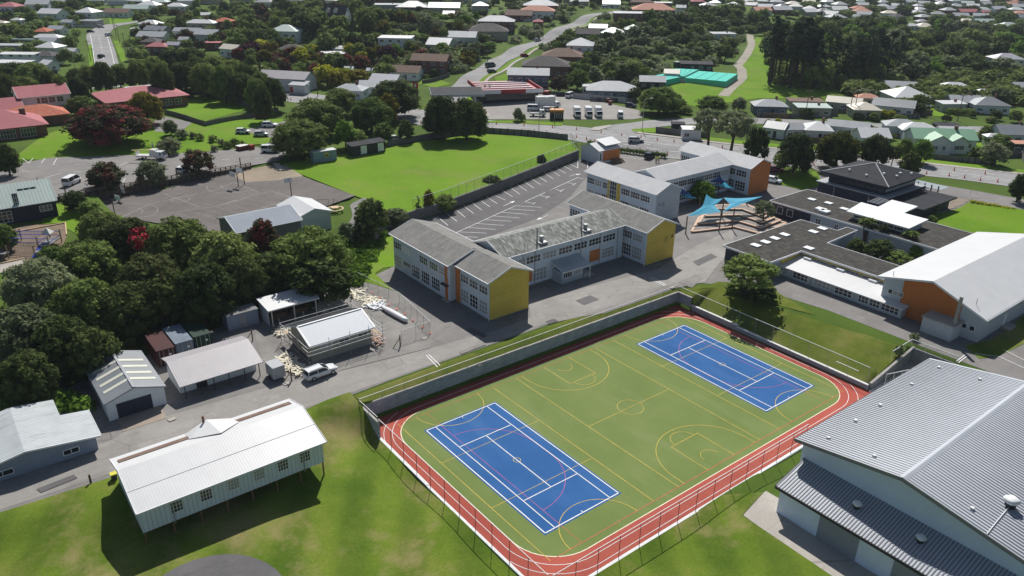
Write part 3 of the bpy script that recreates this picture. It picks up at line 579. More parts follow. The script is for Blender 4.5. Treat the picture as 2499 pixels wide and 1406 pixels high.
sheet('hill_road_lines', dashes(hr, 0, 4, 5, .2)+dashes(hr, 3.8, 300, 1, .22)+dashes(hr, -3.8, 300, 1, .22), line_white, .18)
sheet('traffic_island', [pxp([(1440, 318), (1448, 312), (1490, 306), (1492, 310), (1460, 320)])], concrete, .22)

# ============================================================ BUILDING KIT
wallmats = {}
weather = brickm('weatherboard_grey', (.45, .5, .54), (.48, .53, .57), (.33, .37, .4), 1, 60, .22, .6, ms=.012, var=.15, bs=.3)
weather_w = brickm('weatherboard_white', (.68, .71, .73), (.72, .75, .77), (.5, .52, .54), 1, 60, .22, .6, ms=.012, var=.12, bs=.3)
grey_wall = plain('wall_grey_blue', (.36, .41, .45), .7, var=.1, sc=.7); school_wall = brickm('school_wall', (.62, .69, .76), (.65, .72, .79), (.5, .56, .61), 1, 1.2, 40, .7, ms=.01, var=.14, bs=.15)
yellow = brickm('wall_yellow', (.7, .5, .09), (.74, .53, .1), (.45, .32, .05), 1, 60, 1.4, .7, ms=.012, var=.18, bs=.1); orange = plain('wall_orange', (.52, .18, .05), .7, var=.12, sc=.9); orange_hall = brickm('wall_orange_panel', (.52, .17, .045), (.55, .18, .05), (.38, .12, .035), 1, 1.2, 60, .7, ms=.012, var=.15, bs=.1)
navy = plain('wall_navy', (.022, .028, .05), .6, var=.2); block_w = brickm('white_block', (.5, .53, .56), (.54, .57, .6), (.42, .44, .46), 1, .4, .2, ms=.012, var=.12, bs=.2)
redbrick = brickm('red_brick', (.17, .07, .05), (.22, .09, .06), (.25, .2, .17), 1, .3, .12, ms=.012, var=.25)
board_blue = brickm('board_pale_blue', (.62, .7, .74), (.66, .74, .78), (.38, .45, .49), 1, .45, 60, .6, ms=.03, var=.12, bs=.5)
shed_blue = brickm('corrugated_blue_grey', (.28, .33, .42), (.31, .36, .45), (.2, .24, .31), 1, .2, 60, .6, ms=.04, var=.1, bs=.5)
r_white = ribbed('roof_white', (.6, .6, .595), .3, .4, .07, .05, dirtamt=.12); r_white2 = ribbed('roof_off_white', (.55, .56, .56), .3, .45, .1, .08, dirtamt=.25)
r_grey = ribbed('roof_grey', (.2, .215, .23), .7, .45, .5, .12); r_lgrey = ribbed('roof_light_grey', (.36, .375, .39), .35, .6, .15, .12, spec=.2); r_charcoal = ribbed('roof_charcoal', (.03, .032, .038), .5, .8, .12, .15, spec=.1)
r_felt = tiles('roof_felt', (.03, .027, .026), (.055, .05, .047), .01, .95, (.2, .2, .15), .6)
r_school = tiles('roof_school_grey', (.4, .4, .41), (.5, .5, .5), .02, .7, (.5, .5, .47), .4); r_old = tiles('roof_old_tiles', (.15, .147, .142), (.24, .235, .225), .05, .9, (.4, .37, .28), .55); r_lichen = tiles('roof_lichen', (.1, .105, .095), (.22, .225, .205), .05, .9, (.62, .63, .58), 1.)
r_mauve = ribbed('roof_mauve_grey', (.34, .32, .33), .28, .5, .35, .08)
r_red = tiles('roof_red', (.36, .12, .13), (.43, .16, .17), .03, .8, (.3, .2, .15), .1); r_red2 = tiles('roof_orange_red', (.42, .11, .06), (.48, .14, .08), .03); r_salmon = tiles('roof_salmon', (.5, .24, .17), (.56, .28, .2), .03)
r_brown = tiles('roof_brown', (.14, .09, .07), (.2, .13, .1), .03, la=.2); r_dark = tiles('roof_dark', (.06, .055, .055), (.1, .09, .09), .03, la=.15); r_green = ribbed('roof_green', (.2, .38, .24), .6, .5, .3, .08); r_pgreen = ribbed('roof_pale_green', (.38, .46, .42), .6, .45, .3, .08); r_cream = ribbed('roof_cream', (.6, .55, .44), .6, .5, .3, .08); r_lilac = ribbed('roof_lilac', (.4, .39, .43), .6, .45, .3, .08)
def win_mesh(w, h, nx, ny, fm=None, bar_=.09):
    fm = fm or trim_white
    key = ('win', round(w, 2), round(h, 2), nx, ny, fm.name, bar_)
    def mk():
        f = MB(); e = bar_
        f.box(-w/2, w/2, -.07, .01, 0, e); f.box(-w/2, w/2, -.07, .01, h-e, h); f.box(-w/2, -w/2+e, -.068, .01, e, h-e); f.box(w/2-e, w/2, -.068, .01, e, h-e)
        for i in range(1, nx): x = -w/2+w*i/nx; f.box(x-e*.4, x+e*.4, -.06, .01, e, h-e)
        for i in range(1, ny): z = h*i/ny; f.box(-w/2+e, w/2-e, -.056, .01, z-e*.35, z+e*.35)
        g = MB().box(-w/2+.02, w/2-.02, -.03, .012, .02, h-.02)
        return f.mesh('window', fm), g.mesh('pane', glass)
    return cached(key, mk)
def place(face, L, W, u):
    if face == 'f': return (-L/2+u, -W/2), 0.
    if face == 'r': return (L/2, -W/2+u), rad(90)
    if face == 'l': return (-L/2, W/2-u), rad(-90)
    return (L/2-u, W/2), rad(180)
rw = random.Random(12)
def win(T, L, W, face, u, z, w, h, nx=2, ny=1, fm=None, bar_=.09, dx=0, dy=0):
    f, g = win_mesh(w, h, nx, ny, fm, bar_); (x, y), r = place(face, L, W, u); o = ob('window', f, T, (x+dx, y+dy, z), r); q = ob('pane', g, o)
    if rw.random() < .22: q.material_slots[0].link = 'OBJECT'; q.material_slots[0].material = glass_b
    return o
def panel(T, L, W, face, u, z, w, h, mat, name='door', d=.05, dx=0, dy=0):
    (x, y), r = place(face, L, W, u); return part(name, MB().box(-w/2, w/2, -d, .02, 0, h), mat, T, (x+dx, y+dy, z), r)
def gable_wall(L, W, ze, zr, fd=1.2, off=0, ze2=None):
    ze2 = ze if ze2 is None else ze2
    m = MB(); k = [(-W/2, -fd), (W/2, -fd), (W/2, ze2), (off, zr), (-W/2, ze)]
    m.v = [(-L/2, y, z) for y, z in k]+[(L/2, y, z) for y, z in k]; m.f = [(0, 4, 3, 2, 1), (5, 6, 7, 8, 9)]+[(i, (i+1) % 5, (i+1) % 5+5, i+5) for i in range(5)]; return m
def gable_roof(L, W, ze, zr, oh=.5, oe=.4, th=.16, off=0, ze2=None):
    ze2 = ze if ze2 is None else ze2; s1 = (zr-ze)/(W/2+off); s2 = (zr-ze2)/(W/2-off); m = MB(); e = .03
    a = [(-W/2-oh, ze-oh*s1+e), (off, zr+e), (off, zr+e+th), (-W/2-oh, ze-oh*s1+th+e)]; b = [(off, zr+e), (W/2+oh, ze2-oh*s2+e), (W/2+oh, ze2-oh*s2+th+e), (off, zr+e+th)]
    l = L/2+oe
    for k in (a, b): m.hexa([(-l, k[0][0], k[0][1]), (l, k[0][0], k[0][1]), (l, k[1][0], k[1][1]), (-l, k[1][0], k[1][1]), (-l, k[3][0], k[3][1]), (l, k[3][0], k[3][1]), (l, k[2][0], k[2][1]), (-l, k[2][0], k[2][1])])
    return m
def hip_roof(L, W, ze, zr, oh=.5, th=.14, lip=.0):
    m = MB(); l, w_ = L/2+oh, W/2+oh; r = max(0, L/2-W/2); v = [(-l, -w_, ze), (l, -w_, ze), (l, w_, ze), (-l, w_, ze), (-l, -w_, ze+th), (l, -w_, ze+th), (l, w_, ze+th), (-l, w_, ze+th), (-r, 0, zr+th), (r+.01, 0, zr+th)]
    m.v = v; m.f = [(0, 3, 2, 1), (0, 1, 5, 4), (1, 2, 6, 5), (2, 3, 7, 6), (3, 0, 4, 7), (4, 5, 9, 8), (5, 6, 9), (6, 7, 8, 9), (7, 4, 8)]; return m
def barge(T, L, W, ze, zr, oh=.5, oe=.4, mat=None):   # verge boards and gutters
    mat = mat or trim_white; m = MB(); l = L/2+oe+.02; s = (zr-ze)/(W/2); z0 = ze-oh*s
    for x in (-l, l): m.bar((x, -W/2-oh, z0+.1), (x, 0, zr+.1), .07, .26); m.bar((x, W/2+oh, z0+.1), (x, 0, zr+.1), .07, .26)
    part('fascia', m, mat, T); g = MB(); g.bar((-l, -W/2-oh-.07, z0+.08), (l, -W/2-oh-.07, z0+.08), .13, .16); g.bar((-l, W/2+oh+.07, z0+.08), (l, W/2+oh+.07, z0+.08), .13, .16); part('gutter', g, mat, T)
R90 = rad(-90)
# ============================================================ SCHOOL BLOCKS
def seg_mesh(L, W, ze, zr, pl=1.0): pass
def school_block(label, x0, x1, y0, y1, alongY, roofm, ze=6.9, zr=8.4, zb=3., name='school_block', wall=None, oh=.55):
    cx, cy = (x0+x1)/2, (y0+y1)/2
    L, W = ((y1-y0), (x1-x0)) if alongY else ((x1-x0), (y1-y0))
    T = thing(name, label, 'school building', (cx, cy, zb), R90 if alongY else 0.)
    part('wall', gable_wall(L, W, ze, zr), wall or school_wall, T); part('roof', gable_roof(L, W, ze, zr, oh, .45), roofm, T); barge(T, L, W, ze, zr, oh, .45)
    part('plinth', MB().box(-L/2-.05, L/2+.05, -W/2-.05, W/2+.05, -1, .35), darkconc, T)
    return T, L, W
def band(T, L, W, face, us, z, w, h, nx, ny):
    for u in us: win(T, L, W, face, u, z-.05, w*1.16, h*1.08, nx, ny, bar_=.13)
def pipe(T, x, y, z0, z1, r=.05, mat=None): part('downpipe', MB().cyl((x, y, z0), (x, y, z1), r, n=6), mat or trim_white, T)
# block A, west wing in two stepped lengths
T, L, W = school_block('grey tiled two storey block, rear length of the west wing beside the gravel yard', 20.4, 29.1, 25.0, 43.2, True, r_old)
band(T, L, W, 'f', [1.5, 10.2, 13.4, 16.3], 4.3, 2.3, 1.35, 4, 2); band(T, L, W, 'f', [1.4, 7.5, 10.7, 13.9], .9, 2.3, 2.1, 4, 3); band(T, L, W, 'f', [4.6], 1.9, 2.3, 1., 4, 1)
panel(T, L, W, 'f', 17.2, .3, .8, 6.3, orange, 'orange_panel', .08); panel(T, L, W, 'f', 4.4, 4.3, 2.6, 1.3, trim_white, 'pale_panel', .05)
T, L, W = school_block('two storey block with mustard yellow end wall nearest the sports court', 21.5, 29.3, 15.6, 24.95, True, r_old)
part('yellow_end_wall', gable_wall(.1, W-.1, 6.86, 8.36, -.3), yellow, T, (L/2+.055, 0, 0))
band(T, L, W, 'f', [2.6, 5.2, 7.8], 4.3, 2.0, 1.35, 3, 2); band(T, L, W, 'f', [2.6, 5.2, 7.8], .9, 2.0, 2.1, 3, 3); panel(T, L, W, 'f', .75, .3, 1.3, 6.4, orange, 'orange_panel', .1)
panel(T, L, W, 'b', 8.5, .6, 1.4, 6.2, orange, 'orange_panel', .08)
t = win(T, L, W, 'f', -.9, .4, 1.4, 6.0, 2, 7, dy=.7)
part('entrance_canopy', MB().box(-1.6, .3, -1.7, -.1, 2.9, 3.05), dark, T, (-L/2-.6, -W/2, 0)); part('entrance_steps', MB().box(-1.5, .3, -1.1, 0, -.1, .3).box(-1.5, .3, -1.5, -1.1, -.1, .15), concrete, T, (-L/2-.6, -W/2-.1, 0)); pipe(T, -L/2-.1, -W/2-.12, 0, 6.6, .07); pipe(T, L/2-.1, -W/2-.1, 0, 6.6)
# block A, middle length
T, L, W = school_block('long mossy roofed two storey middle block joining the two yellow ended wings', 29.5, 57.5, 22.4, 30.9, False, r_lichen)
band(T, L, W, 'f', [3.0, 6.3, 9.9, 13.6, 17.2, 20.8, 24.3], 4.35, 2.8, 1.35, 4, 2)
band(T, L, W, 'f', [7.8], .8, 2.8, 2.2, 4, 3); band(T, L, W, 'f', [24.2], 1.2, 2.8, 1.9, 4, 3); panel(T, L, W, 'f', 4.4, 1., 3.4, 2.3, orange, 'orange_panel', .08); panel(T, L, W, 'f', 20.9, 1.2, 2.6, 2.2, orange, 'orange_panel', .08)
win(T, L, W, 'f', 14, .9, 1.6, 2, 2, 3, dx=0)
for x in (-7.4, -L/2+4, 3.3, 8, 12.5): pipe(T, x, -W/2-.1, 0, 6.6, .06, grey_metal)
for x in (-5.6, 4.7):
    u = part('roof_flue', MB().cyl((x, -2.6, 7.6), (x, -2.6, 9.9), .12, n=8).cyl((x+.5, -3.2, 7.2), (x+.5, -3.2, 8.4), .35, n=10).box(x-.5, x+1.1, -4.2, -3.4, 6.9, 7.5), grey_metal, T)
part('solar_unit', MB().cyl((-9.2, -3.6, 7), (-9.2, -3.6, 8.2), .05, n=6), grey_metal, T)
# entrance porch of the middle block
T = thing('entrance_porch', 'glazed entrance porch with translucent lean-to roof on the middle block', 'porch', (42.6, 21.0, 3))
part('wall', MB().box(-2.4, 2.6, -1.2, 1.3, 0, 2.2), grey_wall, T); part('roof', MB().hexa([(-2.9, -2.1, 2.6), (3.6, -2.1, 2.6), (3.6, 1.3, 3.7), (-2.9, 1.3, 3.7), (-2.9, -2.1, 2.7), (3.6, -2.1, 2.7), (3.6, 1.3, 3.8), (-2.9, 1.3, 3.8)]), polyc, T)
win(T, 5, 2.4, 'f', 1.4, 1., 2., 1.3, 4, 1); win(T, 5, 2.4, 'f', 3.7, 1., 2., 1.3, 4, 1); part('frame', MB().bar((-2.9, -2.1, 2.6), (3.6, -2.1, 2.6), .12).bar((-2.9, -2.1, 2.6), (-2.9, 1.3, 3.7), .1).bar((3.6, -2.1, 2.6), (3.6, 1.3, 3.7), .1).bar((3.5, -2, 0), (3.5, -2, 2.6), .1), trim_white, T)
part('steps', MB().box(2.65, 4.2, -1.4, .6, -.1, .9).box(4.2, 4.6, -1.4, .6, -.1, .6).box(4.6, 5, -1.4, .6, -.1, .3), concrete, T)
# block A east wing
T, L, W = school_block('two storey wing with brown tiled roof and yellow end wall lettered A', 58.0, 65.6, 16.9, 38.0, True, r_old)
part('yellow_end_wall', gable_wall(.1, W-.1, 6.86, 8.36, -.3), yellow, T, (L/2+.055, 0, 0))
band(T, L, W, 'f', [L-7.6, L-4.9, L-2.2], 4.3, 2.2, 1.4, 4, 2); band(T, L, W, 'f', [L-4.9, L-2.2], .9, 2.2, 2.2, 4, 3); band(T, L, W, 'f', [1.6], 4.2, 2.6, 1.6, 4, 3); panel(T, L, W, 'f', 4., 4.2, 1.6, 1.2, yellow, 'yellow_panel', .07)
panel(T, L, W, 'f', L-7.0, .5, 1.3, 6.3, orange, 'orange_panel', .1); pipe(T, L/2-.1, -W/2-.1, 0, 6.6); part('entry_steps', MB().box(-1.5, 1.5, -2.6, 0, -.1, .5).box(-1.5, 1.5, -3.1, -2.6, -.1, .25), concrete, T, (L/2-7.2, -W/2, 0))
ob('fuse', None) if False else None
def text(body, size, mat, parent, loc, rot, name='lettering', ext=.02):
    c = bpy.data.curves.new(name, 'FONT'); c.body = body; c.size = size; c.extrude = ext; c.align_x = 'CENTER'; c.align_y = 'CENTER'
    tmp = bpy.data.objects.new('tmp', c); COL.objects.link(tmp); dg = bpy.context.evaluated_depsgraph_get(); me = bpy.data.meshes.new_from_object(tmp.evaluated_get(dg)); bpy.data.objects.remove(tmp)
    me.materials.clear(); me.materials.append(mat); o = ob(name, me, parent, loc); o.rotation_euler = rot; return o
text('A', 1.1, dark, T, (L/2+.13, 3.0, 4.6), (rad(90), 0, rad(90)))
for i in range(5): part('small_lettering', MB().box(0, .01, 0, 1.1-.15*(i % 3), 0, .07), dark, T, (L/2+.115, .9, 4.8-i*.28))
# block S
T, L, W = school_block('two storey block with pale tiled roof, yellow stair panels and letter S on its end', 76.8, 84.2, 31.9, 53.2, True, r_school)
us = [1.3, 3.7]; band(T, L, W, 'f', [1.4, 3.8], 4.3, 2.0, 1.4, 3, 2); band(T, L, W, 'f', [6.0], 4.3, 1.3, 1.4, 2, 2); band(T, L, W, 'f', [1.4, 3.8, 6.0], .9, 1.8, 2., 3, 3)
panel(T, L, W, 'f', 7.1, .4, .5, 6.2, yellow, 'yellow_panel', .08); win(T, L, W, 'f', 8.6, .6, 2.2, 5.9, 3, 6, bar_=.12); panel(T, L, W, 'f', 10.2, .4, 1.0, 6.2, yellow, 'yellow_panel', .08)
band(T, L, W, 'f', [12.4, 15.3, 18.2], 4.3, 2.4, 1.4, 4, 2); band(T, L, W, 'f', [12.4, 15.3, 18.2], .9, 2.4, 2., 4, 3); part('end_cladding', gable_wall(.1, W-.1, 6.86, 8.36, -.3), weather, T, (L/2+.055, 0, 0))
text('S', .9, dark, T, (L/2+.13, -W/2+.9, 4.3), (rad(90), 0, rad(90))); pipe(T, L/2-.1, -W/2-.1, 0, 6.6)
for i in range(4): part('small_lettering', MB().box(0, .01, 0, .9, 0, .06), dark, T, (L/2+.115, -W/2+1.7, 4.5-i*.25))
T, L, W = school_block('long pale roofed two storey block behind the blue shade sails', 84.6, 109.3, 38.2, 46.2, False, r_school)
band(T, L, W, 'f', [1.8+3.*i for i in range(8)], 4.3, 2.6, 1.35, 4, 2); band(T, L, W, 'f', [1.8+3.*i for i in range(8)], .9, 2.6, 2., 4, 3)
T, L, W = school_block('pale roofed two storey block with an orange end wall by the street trees', 109.9, 117.6, 32.8, 54.0, True, r_school)
part('orange_end_wall', gable_wall(.1, W-.1, 6.86, 8.36, -.3), orange, T, (L/2+.055, 0, 0)); panel(T, L, W, 'f', L-9., .4, 1.2, 6.2, yellow, 'yellow_panel', .1)
band(T, L, W, 'f', [L-5.6, L-2.4], 4.3, 2.6, 1.5, 4, 2); band(T, L, W, 'f', [L-5.6, L-2.4], .9, 2.6, 2.2, 4, 3); band(T, L, W, 'f', [1.6, 4.4], 4.2, 2.4, 1.5, 4, 2)
# small white classroom by the car park corner
T = thing('small_classroom', 'small white gabled classroom with orange side wall at the car park corner', 'classroom', (105.2, 78.2, 3), 0)
part('wall', gable_wall(8, 7, 3.6, 4.9), weather_w, T); part('roof', gable_roof(8, 7, 3.6, 4.9, .4, .3), r_white, T); part('raised_roof', MB().hexa([(-1.5, -3.4, 4.6), (4.6, -3.4, 4.6), (4.6, .6, 5.6), (-1.5, .6, 5.6), (-1.5, -3.4, 4.72), (4.6, -3.4, 4.72), (4.6, .6, 5.72), (-1.5, .6, 5.72)]), r_white2, T)
part('orange_wall', MB().box(-2.4, 4., -.06, 0, .6, 3.4), orange, T, (0, -3.5, 0)); win(T, 8, 7, 'f', .7, .9, .8, 2, 1, 3); win(T, 8, 7, 'f', 5.5, 3.55, 4, .5, 4, 1)
solo('entry_steps', MB().box(-1.6, 1.6, -.5, .5, 0, .9).box(-1.6, 1.6, -1, -.5, 0, .6).box(-1.6, 1.6, -1.5, -1, 0, .3), timber, 'dark timber steps up to the small white classroom', 'steps', (107.2, 73.6, 3), 0)
# ============================================================ RIGHT HAND COMPLEX
def flat_building(name, label, poly, z0, z1, wallm, roofm, cat='school building', rim_=.18, fascia=None):
    cx = sum(p[0] for p in poly)/len(poly); cy = sum(p[1] for p in poly)/len(poly); q = [(x-cx, y-cy) for x, y in poly]
    T = thing(name, label, cat, (cx, cy, z0)); part('wall', MB().prism(q, -1, z1-z0-.25), wallm, T)
    def grow(q, d):
        out = []; n = len(q)
        for i in range(n):
            a = Vector(q[i-1]); b = Vector(q[i]); c = Vector(q[(i+1) % n]); e1 = (b-a).normalized(); e2 = (c-b).normalized(); n1 = Vector((e1.y, -e1.x)); n2 = Vector((e2.y, -e2.x)); out.append(tuple(b+(n1+n2)*d))
        return out
    part('roof', MB().prism(grow(q, .4), z1-z0-.245, z1-z0), roofm, T); o = grow(q, .4); m = MB()
    for a, b in zip(o, o[1:]+o[:1]): m.bar((*a, z1-z0-.1), (*b, z1-z0-.1), .12, .34)
    part('fascia', m, fascia or trim_white, T); return T, (cx, cy)
def skylight(T, o, x, y, z, w=1.5, d=1.5): part('skylight', MB().box(-w/2, w/2, -d/2, d/2, 0, .22), white, T, (x-o[0], y-o[1], z))
T, o = flat_building('flat_roofed_block', 'low block with dark felt flat roof and grey front beside the stepped seating', [(102.6, -17), (116.2, -17), (116.2, 21.2), (102.6, 21.2)], 3, 6.3, grey_wall, r_felt)
for px, py in ((1981, 487), (2022, 496), (2060, 510)): x, y = G(px, py, 6.4); skylight(T, o, x, y, 3.31, 1.3, 1.6)
for px, py in ((2003, 513), (2012, 518)): x, y = G(px, py, 6.4); part('roof_unit', MB().box(-.8, .8, -1, 1, 0, .5), white, T, (x-o[0], y-o[1], 3.3))
part('navy_wall', MB().box(-.06, 0, 0, 9.5, .0, 2.9), navy, T, (102.6-o[0], 11.6-o[1], 0))
for y in (19, 16.5): win(T, 13.6, 38.2, 'l', 21.2-y, .9, 1.5, 1.6, 2, 3)
for y, w_ in ((9.7, 1.3), (5.5, 1.), (1.8, 1.2)): win(T, 13.6, 38.2, 'l', 21.2-y, 1.1, w_, 1.2, 2, 2)
T, o = flat_building('flat_roofed_classrooms', 'low building with dark flat roof and white square skylights in front of the garden court', [(71.8, .0), (81.2, .0), (81.2, -19.4), (88.0, -19.4), (88.0, -.5), (99.4, .0), (99.4, 1.4), (96.0, 1.4), (96.0, 9.6), (71.8, 9.6)], 3, 6.3, grey_wall, r_felt)
for px, py in ((1844, 599), (1868, 591), (1891, 582), (1915, 573), (1985, 566), (2007, 558), (1974, 606)): x, y = G(px, py, 6.4); skylight(T, o, x, y, 3.31, 1.35, 1.7)
part('navy_wall', MB().box(-.08, 0, 0, 9.4, 0, 2.95), navy, T, (71.8-o[0], .1-o[1], 0)); part('yellow_band', MB().box(-.08, 0, 0, 19, 1.9, 3.0), yellow, T, (81.2-o[0], -19.3-o[1], 0)); part('yellow_return', MB().box(0, 5.9, -.08, 0, 1.9, 3.), yellow, T, (75.2-o[0], -o[1], 0))
for k in range(6): f, g = win_mesh(2.4, .5, 3, 1); q = ob('window', f, T, (81.12-o[0], -1.6-3.0*k-o[1], 2.1), rad(-90)); ob('pane', g, q)
# white verandah front
T = thing('white_roofed_classrooms', 'long low classroom row with bright white lean-to roof and grey wall with windows', 'classroom', (78, -11.2, 3), R90)
part('wall', MB().box(-11.4, 11.6, -3, 3, -1, 1.75), weather, T)
L, W = 23, 6
part('roof', MB().hexa([(-12, -3.5, 1.8), (12, -3.5, 1.8), (12, 3.1, 2.25), (-12, 3.1, 2.25), (-12, -3.5, 1.92), (12, -3.5, 1.92), (12, 3.1, 2.37), (-12, 3.1, 2.37)]), r_white, T)
for u, w_, n in ((1.5, 1.6, 3), (4.8, 3., 4), (9., 3., 4), (13., 3., 4), (16.6, 1.7, 3), (18.6, 1.7, 3), (21.2, 2.8, 4)): win(T, L, W, 'f', u, .4, w_*1.08, 1.25, n, 2, bar_=.11)
for x in (-5.3, 8): pipe(T, x, -3.08, -.2, 1.7, .06)
for x in (-9, -2.5, 3.5): part('roof_vent', MB().box(-.7, .7, -.4, .4, 0, .35), white, T, (x, 2.4, 2.3))
# orange hall
T = thing('orange_hall', 'big school hall with white gabled roof and orange end wall', 'school hall', (93.5, -26.1, 3), 0)
part('wall', gable_wall(34, 15.6, 4.4, 7.4, ze2=5.5), weather, T); part('roof', gable_roof(34, 15.6, 4.4, 7.4, .8, .9, .2, ze2=5.5), r_white, T)
part('orange_end_wall', MB().poly([(0, -4.6, -.2), (0, 4.6, -.2), (0, 4.6, 6.0), (0, 0, 7.0), (0, -4.6, 5.3)][::-1]).prism([(0, 0), (.01, 0), (.01, .01)], 0, .01), orange_hall, T, (-17.03, 0, 0)); part('fascia', MB().bar((-17.95, -8.6, 4.2), (-17.95, 0, 7.5), .08, .3).bar((-17.95, 0, 7.5), (-17.95, 8.6, 5.4), .08, .3).bar((-17.9, -8.65, 4.15), (17.9, -8.65, 4.15), .15, .2), trim_white, T)
for u, n in ((2., 1), (3.2, 2)): win(T, 34, 15.6, 'l', u-.6, 2.9, .9*n, .9, n, 1)
for u, n in ((12.9, 2), (14.5, 1)): win(T, 34, 15.6, 'l', u, 1.5, .85*n, .9, n, 1)
for u in (14, 17, 20, 23, 26, 29): win(T, 34, 15.6, 'f', u, 2.2, 2.3, 1.5, 3, 2)
panel(T, 34, 15.6, 'f', 9, .1, 1, 2.1, trim_white, 'door'); part('door_step', MB().box(8, 10.5, -1.4, 0, -.1, .35), concrete, T, (-17, -7.8, 0)); part('vent_pipe', MB().cyl((-16.9, 6.6, 5.6), (-16.9, 6.6, 6.8), .05, n=6).cyl((-16, -6, 5.4), (-16, -6, 6.4), .05, n=6), grey_metal, T)
T = thing('boiler_house', 'small flat roofed white boiler house with tall chimney before the orange wall', 'outbuilding', (74.9, -29.2, 3), 0)
part('wall', MB().box(-1.6, 1.6, -2.2, 2.4, -.5, 2.5), block_w, T); part('roof', MB().box(-1.8, 1.75, -2.4, 2.6, 2.5, 2.68), conc_l, T); part('chimney', MB().bar((-.75, -1.9, 2.68), (-.75, -1.9, 7.2), .4), pale_timber if False else concrete, T)
# T-shaped white roof
T = thing('library_block', 'raised block under a bright white flat T-shaped roof', 'school building', (108.6, -.8, 6.3), 0)
part('wall', MB().box(-2.9, 3.2, -6.4, 4.8, -.1, 1.4), grey_wall, T); part('roof', MB().prism([(-4.2, -7.3), (4.3, -6.9), (4.3, -1.9), (11, -1.4), (11, 4.2), (3.9, 3.4), (3.9, 7.2), (-4.2, 5.8)], 1.42, 1.66), white, T)
part('post', MB().box(9.8, 10, 2.4, 2.6, -3.2, 1.4).box(9.8, 10, -1, -.8, -3.2, 1.4), dark, T)
for k in range(5): f, g = win_mesh(1.9, .7, 3, 1); q = ob('window', f, T, (-2.92, 3.6-2.1*k, .3), rad(-90)); ob('pane', g, q)
part('pergola', MB().box(6, 6.1, 4.3, 7, 1.5, 1.6).box(7, 7.1, 4.3, 7, 1.5, 1.6).box(8, 8.1, 4.3, 7, 1.5, 1.6).box(9, 9.1, 4.3, 7, 1.5, 1.6).box(10, 10.1, 4.3, 7, 1.5, 1.6), trim_white, T)
# dark pyramid hall
T = thing('pyramid_roofed_hall', 'dark navy two tier hall under a wide charcoal pyramid roof', 'school hall', (132.5, 15.1, 3), 0)
part('lower_wall', MB().box(-8.2, 8.6, -8.2, 8.6, -1, 3.4), navy, T); part('ledge_roof', MB().box(-8.6, 9, -8.6, 9, 3.4, 3.6), r_lgrey, T); part('upper_wall', MB().box(-6.9, 6.9, -6.9, 6.9, 3.6, 6), navy, T); part('roof', hip_roof(13.8, 13.8, 5.9, 8.4, 1.35), r_charcoal, T)
m = MB()
for sx in (-1, 1):
    for sy in (-1, 1): m.bar((0, 0, 8.58), (sx*8.2, sy*8.2, 6.08), .22, .08)
part('ridge_capping', m, r_lgrey, T)
for k in range(9): f, g = win_mesh(1.1, .5, 2, 1); q = ob('window', f, T, (-5.8+k*1.45, -6.91, 4.3), 0); ob('pane', g, q); q = ob('window', win_mesh(1.1, .5, 2, 1, dark)[0], T, (-6.91, 5.8-k*1.45, 4.3), rad(-90)); ob('pane', g, q)
for x, y in ((-6, -1.5), (-3.5, -4.2), (1.5, -5.5), (-1, -6), (4.5, -6.6), (-5.5, 3), (5, -3)): part('roof_vent', MB().cyl((x, y, 8.4-max(abs(x), abs(y))*.31), (x, y, 8.95-max(abs(x), abs(y))*.31), .28, n=8), white, T)
for x, y in ((-8.25, 4), (-8.25, -4.5)): part('downpipe', MB().cyl((x-.6, y, 0), (x-.6, y, 3.4), .08, n=6), grey_metal, T)
T = thing('hall_foyer', 'low black foyer with flat dark roof joined to the pyramid roofed hall', 'school building', (133.5, 2.6, 3), 0)
part('wall', MB().box(-7.5, 6.5, -2.6, 3.8, -1, 2.5), navy, T); part('roof', MB().box(-8.3, 7.4, -3.6, 3.8, 2.5, 2.75), r_charcoal, T); part('fascia', MB().box(-8.33, 7.43, -3.68, -3.6, 2.42, 2.8), dark, T)
T = thing('glass_canopy', 'glass canopy on dark posts beside the pyramid roofed hall', 'canopy', (144.8, 7.2, 3), 0)
part('roof', MB().box(-2.2, 2.4, -3.5, 4, 2.8, 2.9), polyc, T)
for k in range(5): part('post', MB().box(-1.9, -1.6, -3+k*1.6, -2.8+k*1.6, 0, 3.6), dark, T)
# ============================================================ STRIPED GYM
def ribs(m, x0, x1, ya, za, yb, zb_, sp, w=.1, h=.07):
    x = x0
    while x < x1: m.bar((x, ya, za), (x, yb, zb_), w, h); x += sp
T = thing('gymnasium', 'huge gymnasium with ribbed grey roof and pale blue walls at the right edge', 'gymnasium', (41.5, -47.2, .3), 0)
L, W, ZE, ZR = 29.0, 22.4, 7.15, 9.0; s = (ZR-ZE)/(W/2)
rg = plain('gym_roof_grey', (.44, .465, .5), .5, .3, var=.07, sc=.3); rgd = plain('gym_rib', (.2, .21, .235), .5, .3); gw = plain('gym_wall', (.66, .77, .9), .7, var=.05, sc=.4); gwd = plain('gym_door_grey', (.26, .29, .33), .6, var=.05)
part('wall', gable_wall(L, W, ZE, ZR), gw, T); part('roof', gable_roof(L, W, ZE, ZR, .6, .8, .2), rg, T)
m = MB(); ribs(m, -L/2-.45, L/2+.6, -W/2-.55, ZE-.55*s+.27, -.35, ZR+.2-.35*s+.03, .45, .12, .06); ribs(m, -L/2-.45, L/2+.6, W/2+.55, ZE-.55*s+.27, .35, ZR+.2-.35*s+.03, .45, .12, .06)
